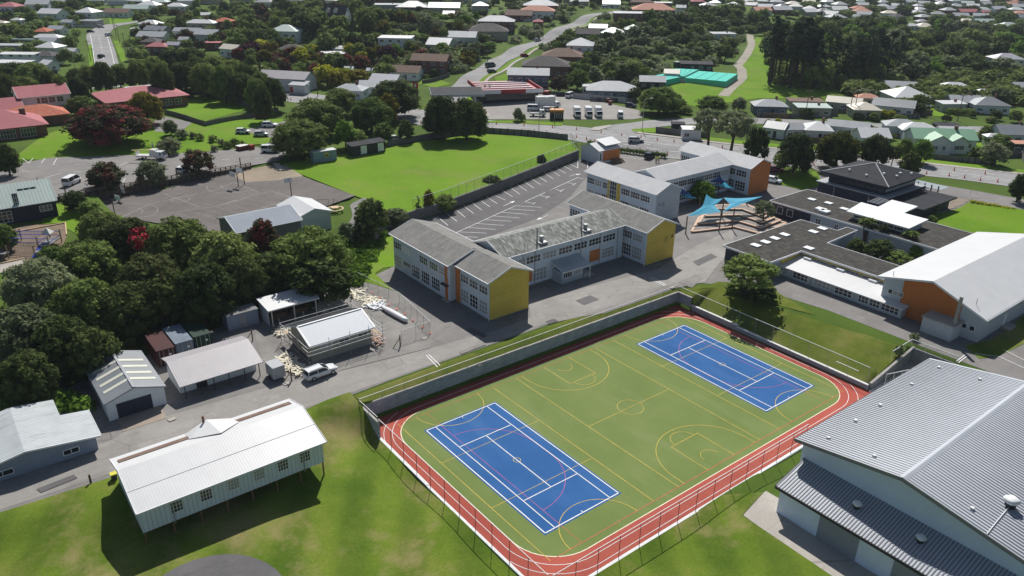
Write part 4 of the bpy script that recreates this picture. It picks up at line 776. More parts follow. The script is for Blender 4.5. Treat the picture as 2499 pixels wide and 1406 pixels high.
part('roof_ribs', m, rgd, T); part('ridge_capping', MB().hexa([(-15.3, -.4, ZR+.17), (15.3, -.4, ZR+.17), (15.3, .4, ZR+.17), (-15.3, .4, ZR+.17), (-15.3, -.05, ZR+.32), (15.3, -.05, ZR+.32), (15.3, .05, ZR+.32), (-15.3, .05, ZR+.32)]), rg, T)
part('fascia', MB().bar((-L/2-.85, -W/2-.6, ZE), (-L/2-.85, 0, ZR+.1), .12, .42).bar((-L/2-.85, W/2+.6, ZE), (-L/2-.85, 0, ZR+.1), .12, .42), r_grey, T); part('gutter', MB().box(-L/2-.7, L/2+.7, W/2+.62, W/2+.8, ZE-.25, ZE+.02), dark, T)
def onroof(px, py, h=.3):
    z = 9.
    for _ in range(10): x, y = G(px, py, z+.3+h); x -= 41.5; y += 47.2; z = ZR+.25-abs(y)*s
    return x, y, z
for px, py in ((2291, 896), (2391, 925), (2225, 937), (2148, 988), (2088, 1026), (2022, 1068), (2134, 1112), (2373, 1240)): part('roof_vent', MB().box(-.16, .16, -.16, .16, 0, .2), white, T, onroof(px, py, .1))
rr_ = lambda r, z: [(r*math.cos(a)*(1 if i % 3 else 1.12), r*math.sin(a)*(1 if i % 3 else 1.12), z) for i, a in enumerate([i*math.pi/6+.26 for i in range(12)])]
cap_m = MB().loft([rr_(.55, .5), rr_(.62, .62), rr_(.6, .8), rr_(.45, .92), rr_(.1, .95)]).mesh('vent_cap', white, True); base_m = MB().loft([rr_(.4, -.1), rr_(.4, .52)]).mesh('roof_ventilator', dark)
def ventil(T, loc, sc): q = ob('roof_ventilator', base_m, T, loc); q.scale = (sc,)*3; ob('vent_cap', cap_m, q)
a = onroof(2467, 1228, .4); ventil(T, a, 1.1); b_ = onroof(2408, 1305, 0); part('roof_cable', MB().cyl((a[0], a[1], a[2]+.1), ((a[0]+b_[0])/2-.3, (a[1]+b_[1])/2, (a[2]+b_[2])/2+.08), .05, n=6).cyl(((a[0]+b_[0])/2-.3, (a[1]+b_[1])/2, (a[2]+b_[2])/2+.08), (b_[0], b_[1], b_[2]+.08), .05, n=6), white, T)
T = thing('gym_lean_to', 'long ribbed lean-to store with roller doors along the gym front', 'lean-to', (24.4, -47.2, .3), 0)
a, b_ = 10.7, -16
part('wall', MB().prism([(-2.1, b_), (2.55, b_), (2.55, a-.4), (-2.1, a-.4)], -1, [3.5, 4.7, 4.7, 3.5]), gw, T)
part('roof', MB().hexa([(-2.5, b_, 3.45), (2.58, b_, 4.8), (2.58, a, 4.8), (-2.5, a, 3.45), (-2.5, b_, 3.6), (2.58, b_, 4.95), (2.58, a, 4.95), (-2.5, a, 3.6)]), rg, T)
m = MB(); y = b_+.1
while y < a: m.bar((-2.48, y, 3.64), (2.55, y, 4.97), .11, .06); y += .34
part('roof_ribs', m, rgd, T)
for y in (3.2, -4.8, -12.5): part('roller_door', MB().box(-2.15, -2.1, y-2.2, y+2.2, -.1, 3.1), gwd, T)
part('fascia', MB().box(-2.62, -2.5, b_, a, 3.3, 3.62).bar((-2.5, a+.04, 3.53), (2.58, a+.04, 4.88), .08, .3), dark, T)
for px, py in ((2092, 1232), (2247, 1316)): x, y = G(px, py, 5.0); ventil(T, (x-24.4, y+47.2, 3.6+(x-24.4+2.5)*.266), .75)
# ============================================================ STILTED WHITE CLASSROOM
T = thing('stilted_classroom', 'long pale classroom block on timber stilts with white roof above the grass', 'classroom', (-24.55, 2.85, 2.6), 0)
L, W = 19.7, 9.6
def wallpoly(): 
    m = MB(); k = [(-4.45, .1), (5.0, .1), (5.0, 3.3), (1.2, 4.4), (-4.45, 3.0)]
    m.v = [(-L/2, y, z) for y, z in k]+[(L/2, y, z) for y, z in k]; m.f = [(0, 4, 3, 2, 1), (5, 6, 7, 8, 9)]+[(i, (i+1) % 5, (i+1) % 5+5, i+5) for i in range(5)]; return m
part('wall', wallpoly(), board_blue, T)
m = MB(); l = L/2+.3
for (y0, z0), (y1, z1) in (((-4.95, 2.88), (1.2, 4.42)), ((1.2, 4.42), (5.5, 3.3))): m.hexa([(-l, y0, z0), (l, y0, z0), (l, y1, z1), (-l, y1, z1), (-l, y0, z0+.15), (l, y0, z0+.15), (l, y1, z1+.15), (-l, y1, z1+.15)])
part('roof', m, r_white, T)
part('gravel_strip', MB().hexa([(-l+.5, 3.3, 4.05), (-1.4, 3.3, 4.05), (-1.4, 4.2, 3.83), (-l+.5, 4.2, 3.83), (-l+.5, 3.3, 4.1), (-1.4, 3.3, 4.1), (-1.4, 4.2, 3.88), (-l+.5, 4.2, 3.88)]).hexa([(1.9, 3.3, 4.05), (l-.5, 3.3, 4.05), (l-.5, 4.2, 3.83), (1.9, 4.2, 3.83), (1.9, 3.3, 4.1), (l-.5, 3.3, 4.1), (l-.5, 4.2, 3.88), (1.9, 4.2, 3.88)]), r_brown, T)
part('dormer_roof', MB().poly([(-2.4, 3.1, 4.15), (.6, 1.3, 4.7), (.2, 5.2, 4.55)]).poly([(3.2, 3.1, 4.15), (.6, 1.3, 4.7), (.2, 5.2, 4.55)]).poly([(-2.4, 5.3, 3.5), (.2, 5.2, 4.55), (-2.4, 3.1, 4.15)]).poly([(3.2, 5.3, 3.5), (.2, 5.2, 4.55), (3.2, 3.1, 4.15)]), r_white, T)
part('flue', MB().cyl((-.2, 4.9, 4.3), (-.2, 4.9, 5.3), .14, n=8), redbrick, T); part('roof_joint', MB().bar((-l, -2.0, 3.78), (l, -2.0, 3.78), .06, .02), r_lgrey, T)
for u in (3.6, 6.6, 9.5, 12.3, 15.0, 17.6): win(T, L, 8.9, 'f', u-.1, 1.1, 1.25, 1.35, 4, 3, bar_=.07)
part('fascia', MB().bar((-l-.04, -4.98, 2.98), (-l-.04, 1.2, 4.52), .06, .22).bar((-l-.04, 1.2, 4.52), (-l-.04, 5.5, 3.4), .06, .22).bar((-l, -5.02, 2.98), (l, -5.02, 2.98), .08, .16).bar((l+.04, -4.98, 2.98), (l+.04, 1.2, 4.52), .06, .22).bar((l+.04, 1.2, 4.52), (l+.04, 5.5, 3.4), .06, .22), trim_white, T)
stilt = plain('stilt_timber', (.22, .12, .06), .85, var=.2)
for i in range(8):
    x = -L/2+.15+(L-.3)*i/7; part('stilt', MB().box(x-.07, x+.07, -4.4, -4.26, -2.6, .1), stilt, T); part('stilt', MB().box(x-.07, x+.07, .2, .34, -2.2, .1), stilt, T)
pipe(T, -L/2+3.1, -4.55, -.2, 2.9, .05, grey_metal); pipe(T, L/2-2.4, -4.55, -.2, 2.9, .05, grey_metal)
# ============================================================ SHEDS, LOWER LEFT
T = thing('blue_shed_house', 'blue grey corrugated building with a weathered pale roof at the left edge', 'building', (-41.5, 20.8, 3), 0)
L, W = 14, 10.6
# ridge runs away from the lens
part('wall', MB().prism([(-7.5, -4.9), (6.7, -4.9), (6.7, 1.), (3.9, 1.), (3.9, 5.0), (-7.5, 5.0)], -.8, 1.9), shed_blue, T)
part('gable_wall', MB().prism([(-7.5, 0), (6.7, 0), (-.3, 1.15)], 0, .12), shed_blue, T, (0, -4.78, 1.9)).rotation_euler = (rad(90), 0, 0)
m = MB(); yy = -5.5
m.hexa([(-8.2, yy, 1.6), (-.3, yy, 2.95), (-.3, 5.5, 2.95), (-8.2, 5.5, 1.6), (-8.2, yy, 1.75), (-.3, yy, 3.1), (-.3, 5.5, 3.1), (-8.2, 5.5, 1.75)])
m.hexa([(-.3, yy, 2.95), (7.2, yy, 1.95), (7.2, 1.2, 1.95), (-.3, 1.2, 2.95), (-.3, yy, 3.1), (7.2, yy, 2.1), (7.2, 1.2, 2.1), (-.3, 1.2, 3.1)]); m.hexa([(-.3, 1.2, 2.95), (4.2, 1.2, 2.35), (4.2, 5.5, 2.35), (-.3, 5.5, 2.95), (-.3, 1.2, 3.1), (4.2, 1.2, 2.5), (4.2, 5.5, 2.5), (-.3, 5.5, 3.1)])
part('roof', m, ribbed('roof_weathered', (.42, .45, .46), .35, .6, .9, .12, axis=1, dirt=(.16, .17, .15), dirtamt=.7, dist=.06), T); part('fascia', MB().bar((-.3, yy-.04, 3.03), (7.2, yy-.04, 2.03), .06, .2).bar((-.3, yy-.04, 3.03), (-8.2, yy-.04, 1.68), .06, .2).bar((7.25, yy, 2.03), (7.25, 1.2, 2.03), .06, .2), trim_white, T)
win(T, 14.2, 9.8, 'f', 4.2, .55, 3.2, .75, 3, 1, dx=-.4); win(T, 14.2, 9.8, 'f', 11.5, .6, 1.7, .75, 2, 1, dx=-.4)
# big garage with clear strips
T = thing('large_garage', 'white garage with dark roller door and pale translucent strips in its grey roof', 'garage', (-29.0, 27.0, 3), R90)
L, W = 11.4, 6.8
part('wall', gable_wall(L, W, 2.5, 3.6), weather_w, T); part('roof', gable_roof(L, W, 2.5, 3.6, .25, .2), r_grey, T); s = 1.1/3.4
clr = plain('clear_strip', (.6, .6, .5), .4, var=.05)
for x in (-2.9, -.9, 1.1, 3.0):
    for sy in (-1, 1): part('roof_strip', MB().hexa([(x, 0, 3.8), (x+.62, 0, 3.8), (x+.62, sy*3.1, 3.8-3.1*s), (x, sy*3.1, 3.8-3.1*s), (x, 0, 3.83), (x+.62, 0, 3.83), (x+.62, sy*3.1, 3.83-3.1*s), (x, sy*3.1, 3.83-3.1*s)]), clr, T)
panel(T, L, W, 'r', 3.1, 0, 4.1, 2.1, navy, 'roller_door', .04); part('ridge_capping', MB().bar((-5.9, 0, 3.84), (5.9, 0, 3.84), .3, .05), r_lgrey, T)
# open fronted shed
T = thing('open_shed', 'long white shed with mauve grey ribbed roof overhanging on thin posts', 'shed', (-18.4, 24.9, 3), 0)
L, W = 10.2, 6.2
part('wall', MB().box(-5.1, 5.1, -2.2, 3.1, -.5, 2.4), weather_w, T); part('gable_wall', gable_wall(10.2, 5.2, 2.4, 3.1, -2.0), weather_w, T, (0, .6, 0))
m = MB(); m.hexa([(-5.5, -4.3, 2.05), (5.5, -4.3, 2.05), (5.5, .8, 3.45), (-5.5, .8, 3.45), (-5.5, -4.3, 2.15), (5.5, -4.3, 2.15), (5.5, .8, 3.55), (-5.5, .8, 3.55)]); m.hexa([(-5.5, .8, 3.45), (5.5, .8, 3.45), (5.5, 3.6, 2.75), (-5.5, 3.6, 2.75), (-5.5, .8, 3.55), (5.5, .8, 3.55), (5.5, 3.6, 2.85), (-5.5, 3.6, 2.85)])
part('roof', m, r_mauve, T)
for x in (-4.9, -3.0, -1.2, .8, 2.9, 4.9): part('post', MB().box(x-.05, x+.05, -4.1, -4.0, -.1, 2.1), dark, T)
part('door', MB().box(-3., -1.6, -2.26, -2.2, 0, 2.0), dark, T); part('noticeboard', MB().box(1.3, 3., -2.28, -2.2, 1.7, 1.95), dark, T)
# site hut under construction with scaffolding
T = thing('new_classroom', 'small new building with silver grey roof wrapped in scaffolding', 'building', (-1.4, 23.7, 3.1), 0)
L, W = 9.4, 7.0
cream_w = brickm('wall_cream_boards', (.36, .35, .28), (.38, .37, .3), (.28, .27, .22), 1, 60, .2, ms=.01, var=.12); part('wall', gable_wall(L, W, 2.7, 4.0), cream_w, T)
part('roof', gable_roof(L, W, 2.7, 4.0, .5, .35), plain('roof_wrap', (.5, .53, .56), .5, var=.05), T)
part('back_roof', MB().hexa([(-5, .1, 4.19), (5, .1, 4.19), (5, 4., 2.73), (-5, 4., 2.73), (-5, .1, 4.22), (5, .1, 4.22), (5, 4., 2.76), (-5, 4., 2.76)]), r_charcoal, T)
part('edge_flashing', MB().bar((-5.06, -4, 2.72), (-5.06, 0, 4.18), .3, .06).bar((5.06, -4, 2.72), (5.06, 0, 4.18), .3, .06).bar((-5, 0, 4.22), (5, 0, 4.22), .3, .06), white, T)
for u in (2.3, 5.0, 8.): win(T, L, W, 'f', u, 1.35, 1.7, .8, 2, 1)
T = thing('scaffolding', 'grey tube scaffolding wrapped round the new classroom', 'scaffolding', (-1.4, 23.7, 3), 0)
m = MB(); ws = (5.8, 4.9)
for z in (.9, 1.9, 2.5, 3.1): m.bar((-5.8, -4.9, z), (6.4, -4.9, z), .06); m.bar((-5.8, 4.9, z), (5.8, 4.9, z), .06); m.bar((-5.8, -4.9, z), (-5.8, 4.9, z), .06); m.bar((5.8, -4.9, z), (5.8, 4.9, z), .06)
part('rail', m, grey_metal, T)
for x, y in [(-5.8, -4.9), (-5.8, -1.6), (-5.8, 1.6), (-5.8, 4.9), (-2.6, -4.9), (.6, -4.9), (3.6, -4.9), (5.8, -4.9), (5.8, -1.6), (5.8, 1.6), (5.8, 4.9), (-2, 4.9), (2, 4.9)]: part('standard', MB().cyl((x, y, -.1), (x, y, 3.9), .035, n=6), grey_metal, T)
part('plank', MB().box(-5.7, -5.1, -4.5, 4.5, 1.85, 1.92), pale_timber, T); part('plank', MB().box(5.0, 5.6, -4.5, 4.5, 1.85, 1.92), pale_timber, T)
# carport
T = thing('open_carport', 'open sided carport with flat white sloping roof beside the dark trees', 'carport', (-2.7, 36.1, 3), 0)
part('roof', MB().hexa([(-4.2, -2.4, 2.75), (4.2, -2.4, 2.75), (4.2, 2.3, 3.15), (-4.2, 2.3, 3.15), (-4.2, -2.4, 2.95), (4.2, -2.4, 2.95), (4.2, 2.3, 3.35), (-4.2, 2.3, 3.35)]), r_white, T)
for x in (-3.6, 0, 3.6): part('post', MB().box(x-.07, x+.07, -2.2, -2.05, 0, 2.8), offwhite, T)
part('back_wall', MB().box(-4, 4, 1.9, 2.0, 0, 3), darkconc, T); part('end_wall', MB().box(-4, -3.9, -1.6, 1.9, 0, 2.8), weather, T); part('stored_boards', MB().box(-3.2, -.5, 0, 1.5, 0, .9).box(.4, 3.2, .2, 1.5, 0, .7), timber, T)
T = thing('grey_store', 'grey flat topped store shed in the shade left of the carport', 'shed', (-9.9, 37.7, 3), 0)
part('wall', MB().box(-2.4, 2.4, -1.1, 1.3, -.3, 2.4), shed_blue, T); part('roof', MB().box(-2.5, 2.5, -1.2, 1.4, 2.4, 2.5), darkconc, T); part('door', MB().box(-.5, .5, -1.14, -1.1, 0, 2), grey_metal, T)
# shipping containers
def container(x, y, col, nm, lab, rz=0):
    m = brickm(nm, col, tuple(c*1.1 for c in col), tuple(c*.6 for c in col), 1, .3, 60, .6, ms=.04, var=.4, bs=.5)
    T = thing('shipping_container', lab, 'container', (x, y, 3), rz, 'shipping containers under the trees'); part('body', MB().box(-1.22, 1.22, 0, 6.1, .1, 2.6), m, T)
    for sx in (-1, 1): part('door', MB().box(sx*.61-.56, sx*.61+.56, -.06, 0, .2, 2.5), m, T)
    r = MB()
    for x_ in (-.9, -.35, .35, .9): r.cyl((x_, -.1, .2), (x_, -.1, 2.5), .03, n=6)
    part('lock_rod', r, grey_metal, T); part('label_plate', MB().box(.3, .65, -.08, -.06, 1.6, 1.85), trim_white, T)
container(-22.6, 31.3, (.075, .02, .018), 'container_maroon', 'maroon shipping container nearest the garage'); container(-19.9, 32.0, (.2, .25, .31), 'container_blue_grey', 'pale blue grey shipping container between the maroon and green ones'); container(-17.2, 32.5, (.014, .05, .03), 'container_green', 'dark green shipping container right of the pale one')  # container colours darkened, tree shade put into the paint
m = plain('trailer_grey', (.36, .37, .38), .5)
T = thing('box_trailer', 'small grey enclosed box trailer parked by the open shed', 'trailer', (-11.8, 19.4, 3), rad(3)); part('body', MB().box(-.85, .85, -1.2, 1.2, .35, 2.1), m, T)
for sx in (-1, 1): part('wheel', MB().cyl((sx*.8, 0, .3), (sx*1., 0, .3), .3, n=12), tyre, T)
part('drawbar', MB().bar((0, 1.2, .4), (0, 2.2, .4), .1), dark, T)
# stacks of site debris
def debris(label, pts, n, mat, seed, name='timber_scraps', z=3.08, l=(.6, 2.2), zz=.35):
    r = random.Random(seed); o = pts[0]; b = MB()
    xs = [p[0] for p in pts]; ys = [p[1] for p in pts]; k = 0
    while k < n:
        x = r.uniform(min(xs), max(xs)); y = r.uniform(min(ys), max(ys))
        if not inside(np.array([x]), np.array([y]), pts)[0]: continue
        k += 1; a = r.uniform(0, math.pi); ll = r.uniform(*l)/2; h = r.uniform(0, zz); b.bar((x-o[0]-math.cos(a)*ll, y-o[1]-math.sin(a)*ll, h+.02), (x-o[0]+math.cos(a)*ll, y-o[1]+math.sin(a)*ll, h+r.uniform(0, .1)+.02), r.uniform(.08, .28), .04)
    return ob(name, b.mesh(name, mat), None, (o[0], o[1], z), label=label, category='debris')
cream_t = plain('fresh_timber', (.68, .63, .5), .8, var=.2, sc=2)
debris('heap of broken white lining boards beside the carport', gx([(770, 745), (800, 725), (835, 735), (835, 750), (790, 768), (772, 762)]), 150, plain('lining_board', (.72, .68, .56), .8), 2, 'board_heap', zz=.6)
debris('loose timber offcuts spread left of the parked white wagon', gx([(672, 880), (705, 865), (745, 905), (740, 920), (720, 915)]), 130, cream_t, 3)
debris('scattered timber lengths at the far end of the gravel yard', gx([(850, 715), (880, 705), (930, 735), (910, 745), (870, 735)]), 45, cream_t, 4, l=(.6, 3.5), zz=.1)
debris('pale timber pieces at the left end of the scaffolding', gx([(672, 810), (700, 795), (715, 808), (690, 825)]), 70, cream_t, 5)
debris('timber and brick rubble at the right end of the scaffolding', gx([(905, 810), (930, 825), (925, 845), (900, 830)]), 70, plain('rubble_red', (.4, .28, .22), .8, var=.3), 6)
debris('grey plastic sheet scraps beside the wrapped boards', gx([(892, 748), (930, 740), (940, 750), (915, 760)]), 60, plain('plastic_scrap', (.6, .62, .64), .4), 7, 'plastic_scraps')
x, y = G(963, 772, 3); m = MB(); m.loft([[(lx, r*math.cos(a), .38+r*.75*math.sin(a)) for a in [i*math.pi/5 for i in range(10)]] for lx, r in ((-3.4, .15), (-3.1, .34), (-1.5, .5), (.5, .52), (2.4, .48), (3.2, .4), (3.35, .1))])
solo('wrapped_bundle', m, plain('white_wrap', (.75, .75, .75), .35, var=.03), 'long bundle wrapped in white plastic lying on the gravel yard', 'bundle', (x, y, 3.1), math.atan2(G(998, 790, 3)[1]-G(930, 752, 3)[1], G(998, 790, 3)[0]-G(930, 752, 3)[0]), smooth=True)
fence('temporary wire fence round the right side of the gravel building site', gx([(875, 690), (975, 740), (1050, 812), (980, 835)]), 1.9, 2.6, pm=grey_metal, rm=grey_metal, pr=.025, rr=.02, base=lambda x, y: 3.05)
foot = MB().box(-.35, .35, -.12, .12, 0, .14).mesh('fence_foot', plain('orange_foot', (.5, .13, .1), .7)); 
for i, (px, py) in enumerate([(908, 716), (927, 729), (950, 745), (969, 756), (988, 768), (1008, 784), (1031, 800), (1050, 815)]): ob('fence_foot', foot, None, (*G(px, py, 3), 3.07), .9, label='orange block foot holding up the temporary site fence', category='fence foot', group='fence feet of the building site')
for px, py, lab in ((1018, 815, 'beside the road end of the site fence'), (990, 835, 'leaning by the site gate'), (715, 925, 'behind the white wagon')): pass
def strut_post(px, py, lab): x, y = G(px, py, 3); T = thing('braced_post', lab, 'post', (x, y, 3)); part('post', MB().box(-.07, .07, -.07, .07, 0, 1.9), timber, T); part('brace', MB().bar((-1.3, .0, 0), (0, 0, 1.5), .08), timber, T)
strut_post(977, 846, 'braced timber post at the right end of the site gate'); strut_post(852, 716, 'braced timber post at the back of the gravel yard'); strut_post(712, 930, 'braced timber post just left of the white wagon'); strut_post(617, 832, 'braced timber post beside the end of the mauve roofed shed')
for px, py, lab in ((1037, 827, 'pale square lid in the road near the site fence'), (700, 938, 'pale square lid near the white wagon'), (912, 855, 'pale square slab by the scaffolding corner'), (1170, 893, 'small white slab on the verge behind the court'), (1640, 703, 'white square slab at the far court corner'), (420, 1025, 'square grey lid right of the garage ramp')): x, y, z = gt(px, py); solo('ground_lid', MB().box(-.45, .45, -.35, .35, 0, .05), conc_l, lab, 'lid', (x, y, z+.1), .1)
x, y = G(225, 1190, 2.4); solo('bollard', MB().cyl((0, 0, -.3), (0, 0, 1.1), .12, n=10), timber, 'lone dark timber bollard on the grass edge left of the stilted classroom', 'bollard', (x, y, H(x, y)+.04))
x, y = G(280, 1172, 3); T = thing('wheelie_bin', 'dark wheelie bin with yellow lid at the corner of the stilted classroom', 'bin', (x, y, 2.9)); part('body', MB().hexa([(-.24, -.24, 0), (.24, -.24, 0), (.24, .24, 0), (-.24, .24, 0), (-.3, -.3, .95), (.3, -.3, .95), (.3, .3, .95), (-.3, .3, .95)]), dark, T); part('lid', MB().box(-.33, .33, -.33, .33, .95, 1.05), plain('yellow_lid', (.6, .55, .05), .6), T)
# ============================================================ SAILS, STEPPED SEATING
def sail(label, corners, mat, sag=.16, n=10, group=None, conc=.16):
    cl = conc if hasattr(conc, '__len__') else [conc]*len(corners)
    o = Vector(corners[0]); c = sum((Vector(p) for p in corners), Vector())/len(corners); m = MB(); k = len(corners); rings = []
    def edge(a, b, t, conc):
        a, b = Vector(a), Vector(b); p = a.lerp(b, t); d = 4*t*(1-t); return p+(c-p)*d*conc*1.6-Vector((0, 0, d*.25))
    bd = []
    for i in range(k):
        for j in range(n): bd.append(edge(corners[i], corners[(i+1) % k], j/n, cl[i]))
    R = 5; cz = c-Vector((0, 0, .1)); m.v = [tuple(cz-o)]
    for r in range(1, R+1): m.v += [tuple(cz.lerp(p, r/R)-o) for p in bd]
    nb = len(bd)
    for i in range(nb):
        j = (i+1) % nb; m.f.append((0, 1+i, 1+j))
        for r in range(1, R): a = 1+(r-1)*nb; b = 1+r*nb; m.f.append((a+i, b+i, b+j, a+j))
    return solo('shade_sail', m, mat, label, 'shade sail', o, 0, group, True)
sblue, _t, _b = nodes('sail_blue', .7, .2); _b.inputs['Base Color'].default_value = (.1, .5, .72, 1); _tr = N(_t, 'ShaderNodeBsdfTranslucent'); _tr.inputs[0].default_value = (.1, .52, .76, 1); _mx = N(_t, 'ShaderNodeMixShader'); _mx.inputs[0].default_value = .35
_t.links.new(_b.outputs[0], _mx.inputs[1]); _t.links.new(_tr.outputs[0], _mx.inputs[2]); _t.links.new(_mx.outputs[0], _t.nodes['Material Output'].inputs[0])
snavy = plain('sail_royal_blue', (.02, .07, .25), .7)
gs = 'blue shade sails over the stepped seating'
def PZ(px, py, z): return (*G(px, py, z), z)
sail('pale blue four cornered sail at the left over the stepped seating', [PZ(1677, 528, 5.2), PZ(1760, 517, 6.0), PZ(1764, 484, 7.3), PZ(1724, 474, 8.2)], sblue, group=gs, conc=[.07, .36, .1, .26])
sail('pale blue sail stretching right toward the dark flat roofed block', [PZ(1762, 518, 6.0), PZ(1862, 479, 7.6), PZ(1765, 482, 7.3)], sblue, group=gs, conc=[.2, .03, .34])
sail('pale blue sail with a pointed tip in front of the yellow stair panel', [PZ(1738, 450, 6.2), PZ(1796, 460, 6.0), PZ(1770, 444, 7.2)], sblue, group=gs, conc=.1); sail('royal blue peaked sail behind the bright green tree', [PZ(1732, 444, 6.6), PZ(1772, 444, 6.6), PZ(1757, 427, 8.4)], snavy, group=gs, conc=.08)
sail('small pale blue sail left of the bright green tree', [PZ(1660, 478, 5.8), PZ(1700, 484, 5.6), PZ(1682, 470, 6.4)], sblue, group=gs, conc=.08); sail('royal blue sail just past the end wall lettered S', [PZ(1660, 472, 6.4), PZ(1688, 472, 6.3), PZ(1664, 460, 7.6)], snavy, group=gs, conc=.05)
for i, (bx, by, ty, lab) in enumerate([(1673, 571, 528, 'short dark sail pole at the left corner of the stepped seating'), (1754, 567, 513, 'dark sail pole at the foot of the steps where the pale sails meet'), (1786, 560, 509, 'dark sail pole right of the middle one before the steps'), (1760, 540, 483, 'tall dark sail pole behind the oval gap between the pale sails'), (1820, 517, 482, 'sail pole behind the steps near the flat roofed block'), (1719, 495, 476, 'sail pole beneath the top corner of the left pale sail'), (1752, 478, 450, 'sail pole by the wall behind the bright green tree'), (1706, 512, 484, 'sail pole in the deep shade left of the green tree')]):
    x, y = G(bx, by, 3); lo, hi = 0, 12
    for _ in range(40):
        mid = (lo+hi)/2
        if PX(x, y, 3+mid)[1] > ty: lo = mid
        else: hi = mid
    solo('sail_pole', MB().cyl((0, 0, -.2), (0, 0, lo), .13, n=8), timber, lab, 'pole', (x, y, 3), 0, gs)
steps = [gx(p) for p in ([(1687, 569), (1703, 535), (1735, 521), (1820, 519), (1842, 526), (1919, 548), (1852, 573), (1791, 557)][::-1], [(1706, 552), (1716, 528), (1740, 517), (1822, 517), (1842, 523), (1909, 545), (1858, 561), (1800, 547)][::-1])]
base_ = [(1687, 569), (1706, 534), (1738, 519), (1820, 517), (1919, 548), (1852, 573), (1791, 557)]; P0 = [Vector(G(a, b, 3)) for a, b in base_]
foc = [Vector(G(a, b, 3)) for a, b in ((1738, 521), (1745, 519), (1752, 517), (1820, 516), (1868, 540), (1862, 544), (1812, 524))]
T = thing('stepped_seating', 'terraced seating platform edged with pale timber under the blue sails', 'seating', (P0[0].x, P0[0].y, 3)); pt = asphalt('platform_grey', (.24, .21, .19), .1); et = plain('edge_timber', (.62, .42, .3), .8, var=.12)
for i in range(4):
    t = i*.3; q = [tuple(a.lerp(b, t)-P0[0]) for a, b in zip(P0, foc)]; z = .42*(i+1)
    part('tier', MB().prism(q[::-1] if False else q, -.1, z-.02), pt, T); m = MB()
    for a, b in zip(q, q[1:]+q[:1]): m.bar((*a, z-.1), (*b, z-.1), .42, .2)
    part('timber_edge', m, et, T)
# ============================================================ BALL COURT, PLAYGROUND
bw = [(-11, 110.4), (-4, 111.7), (3, 113), (10, 114.2), (15.8, 115.2), (21.5, 116.2)]
T = thing('timber_retaining_wall', 'dark timber pole retaining wall along the far side of the asphalt ball courts', 'wall', (0, 112, 5)); m = MB(); p = MB()
bwx = [(-22, 108.4)]+bw
for (x0, y0), (x1, y1) in zip(bwx, bwx[1:]):
    m.prism([(x0, y0-112-.12), (x1, y1-112-.12), (x1, y1-112+.12), (x0, y0-112+.12)], [-.6]*4, [lotz(x0)-5-.02, lotz(x1)-5-.02, lotz(x1)-5-.02, lotz(x0)-5-.02])
part('wall', m, brickm('old_board_wall', (.1, .09, .075), (.14, .12, .1), (.05, .045, .04), 1, 1.3, .25, ms=.02, var=.4), T)
L_ = math.dist(bwx[0], bwx[-1]); k = 0
for i in range(34):
    t = i/33; x = -22+43.5*t; y = np.interp(x, [a for a, _ in bwx], [b for _, b in bwx])-.25; h = lotz(x)-5
    p = MB().cyl((x, y-112, -.2), (x, y-112, h+(2.6 if i % 6 == 1 else .95)), .13, n=7); part('post', p, timber, T)
m = MB()
for (x0, y0), (x1, y1) in zip(bwx, bwx[1:]):
    for dz in (.45, .85): m.bar((x0, y0-112-.2, lotz(x0)-5+dz), (x1, y1-112-.2, lotz(x1)-5+dz), .08, .14)
part('rail', m, timber, T)
def hoop(px, py, h, lab, rz=0, dbl=False, z=5.3):
    x, y = G(px, py, z); T = thing('basketball_hoop', lab, 'basketball hoop', (x, y, z), rz, 'hoops of the asphalt ball courts'); part('post', MB().cyl((0, 0, -.2), (0, 0, h), .1, n=8).bar((0, 0, h-.3), (0, -1.2, h), .1), dark, T)
    part('backboard', MB().box(-.9, .9, -1.25, -1.2, h-.5, h+.6), trim_white, T); r = MB()
    for i in range(12): a, b = i*math.pi/6, (i+1)*math.pi/6; r.bar((.23*math.cos(a), -1.5+.23*math.sin(a), h-.3), (.23*math.cos(b), -1.5+.23*math.sin(b), h-.3), .03)
    part('ring', r, line_red, T)
hoop(582, 455, 3.1, 'hoop with red backboard trim at the right end of the near ball court', rad(-70)); hoop(597, 450, 3.6, 'taller hoop just right of the red trimmed one by the ball court', rad(-60)); hoop(281, 526, 3.4, 'hoop at the left end of the ball court by the woodland', rad(110)); hoop(712, 482, 3.6, 'lone netball hoop near the open corner of the ball court asphalt', rad(180)); hoop(290, 492, 2.2, 'low hoop at the foot of the timber retaining wall', rad(100))
x, y = G(818, 515, 5); T = thing('picnic_table', 'round pale octagonal picnic table on the grass by the white prefab', 'picnic table', (x, y, 5.1))
ring = lambda r0, r1, z0, z1: [MB().prism([(r*math.cos(a*math.pi/4+.39), r*math.sin(a*math.pi/4+.39)) for r, a in [(r1, i) for i in range(8)]], z0, z1)]
part('table_top', MB().prism([(.9*math.cos(a*math.pi/4), .9*math.sin(a*math.pi/4)) for a in range(8)], .7, .78), pale_timber, T); m = MB()
for a in range(8): t0, t1 = a*math.pi/4, (a+1)*math.pi/4; m.bar((1.75*math.cos(t0), 1.75*math.sin(t0), .45), (1.75*math.cos(t1), 1.75*math.sin(t1), .45), .34, .07)
part('bench', m, pale_timber, T); part('legs', MB().cyl((0, 0, 0), (0, 0, .7), .2, n=8).bar((-1.7, 0, .4), (1.7, 0, .4), .08).bar((0, -1.7, .4), (0, 1.7, .4), .08).box(-1.75, -1.6, -.1, .1, 0, .42).box(1.6, 1.75, -.1, .1, 0, .42).box(-.1, .1, -1.75, -1.6, 0, .42).box(-.1, .1, 1.6, 1.75, 0, .42), timber, T)
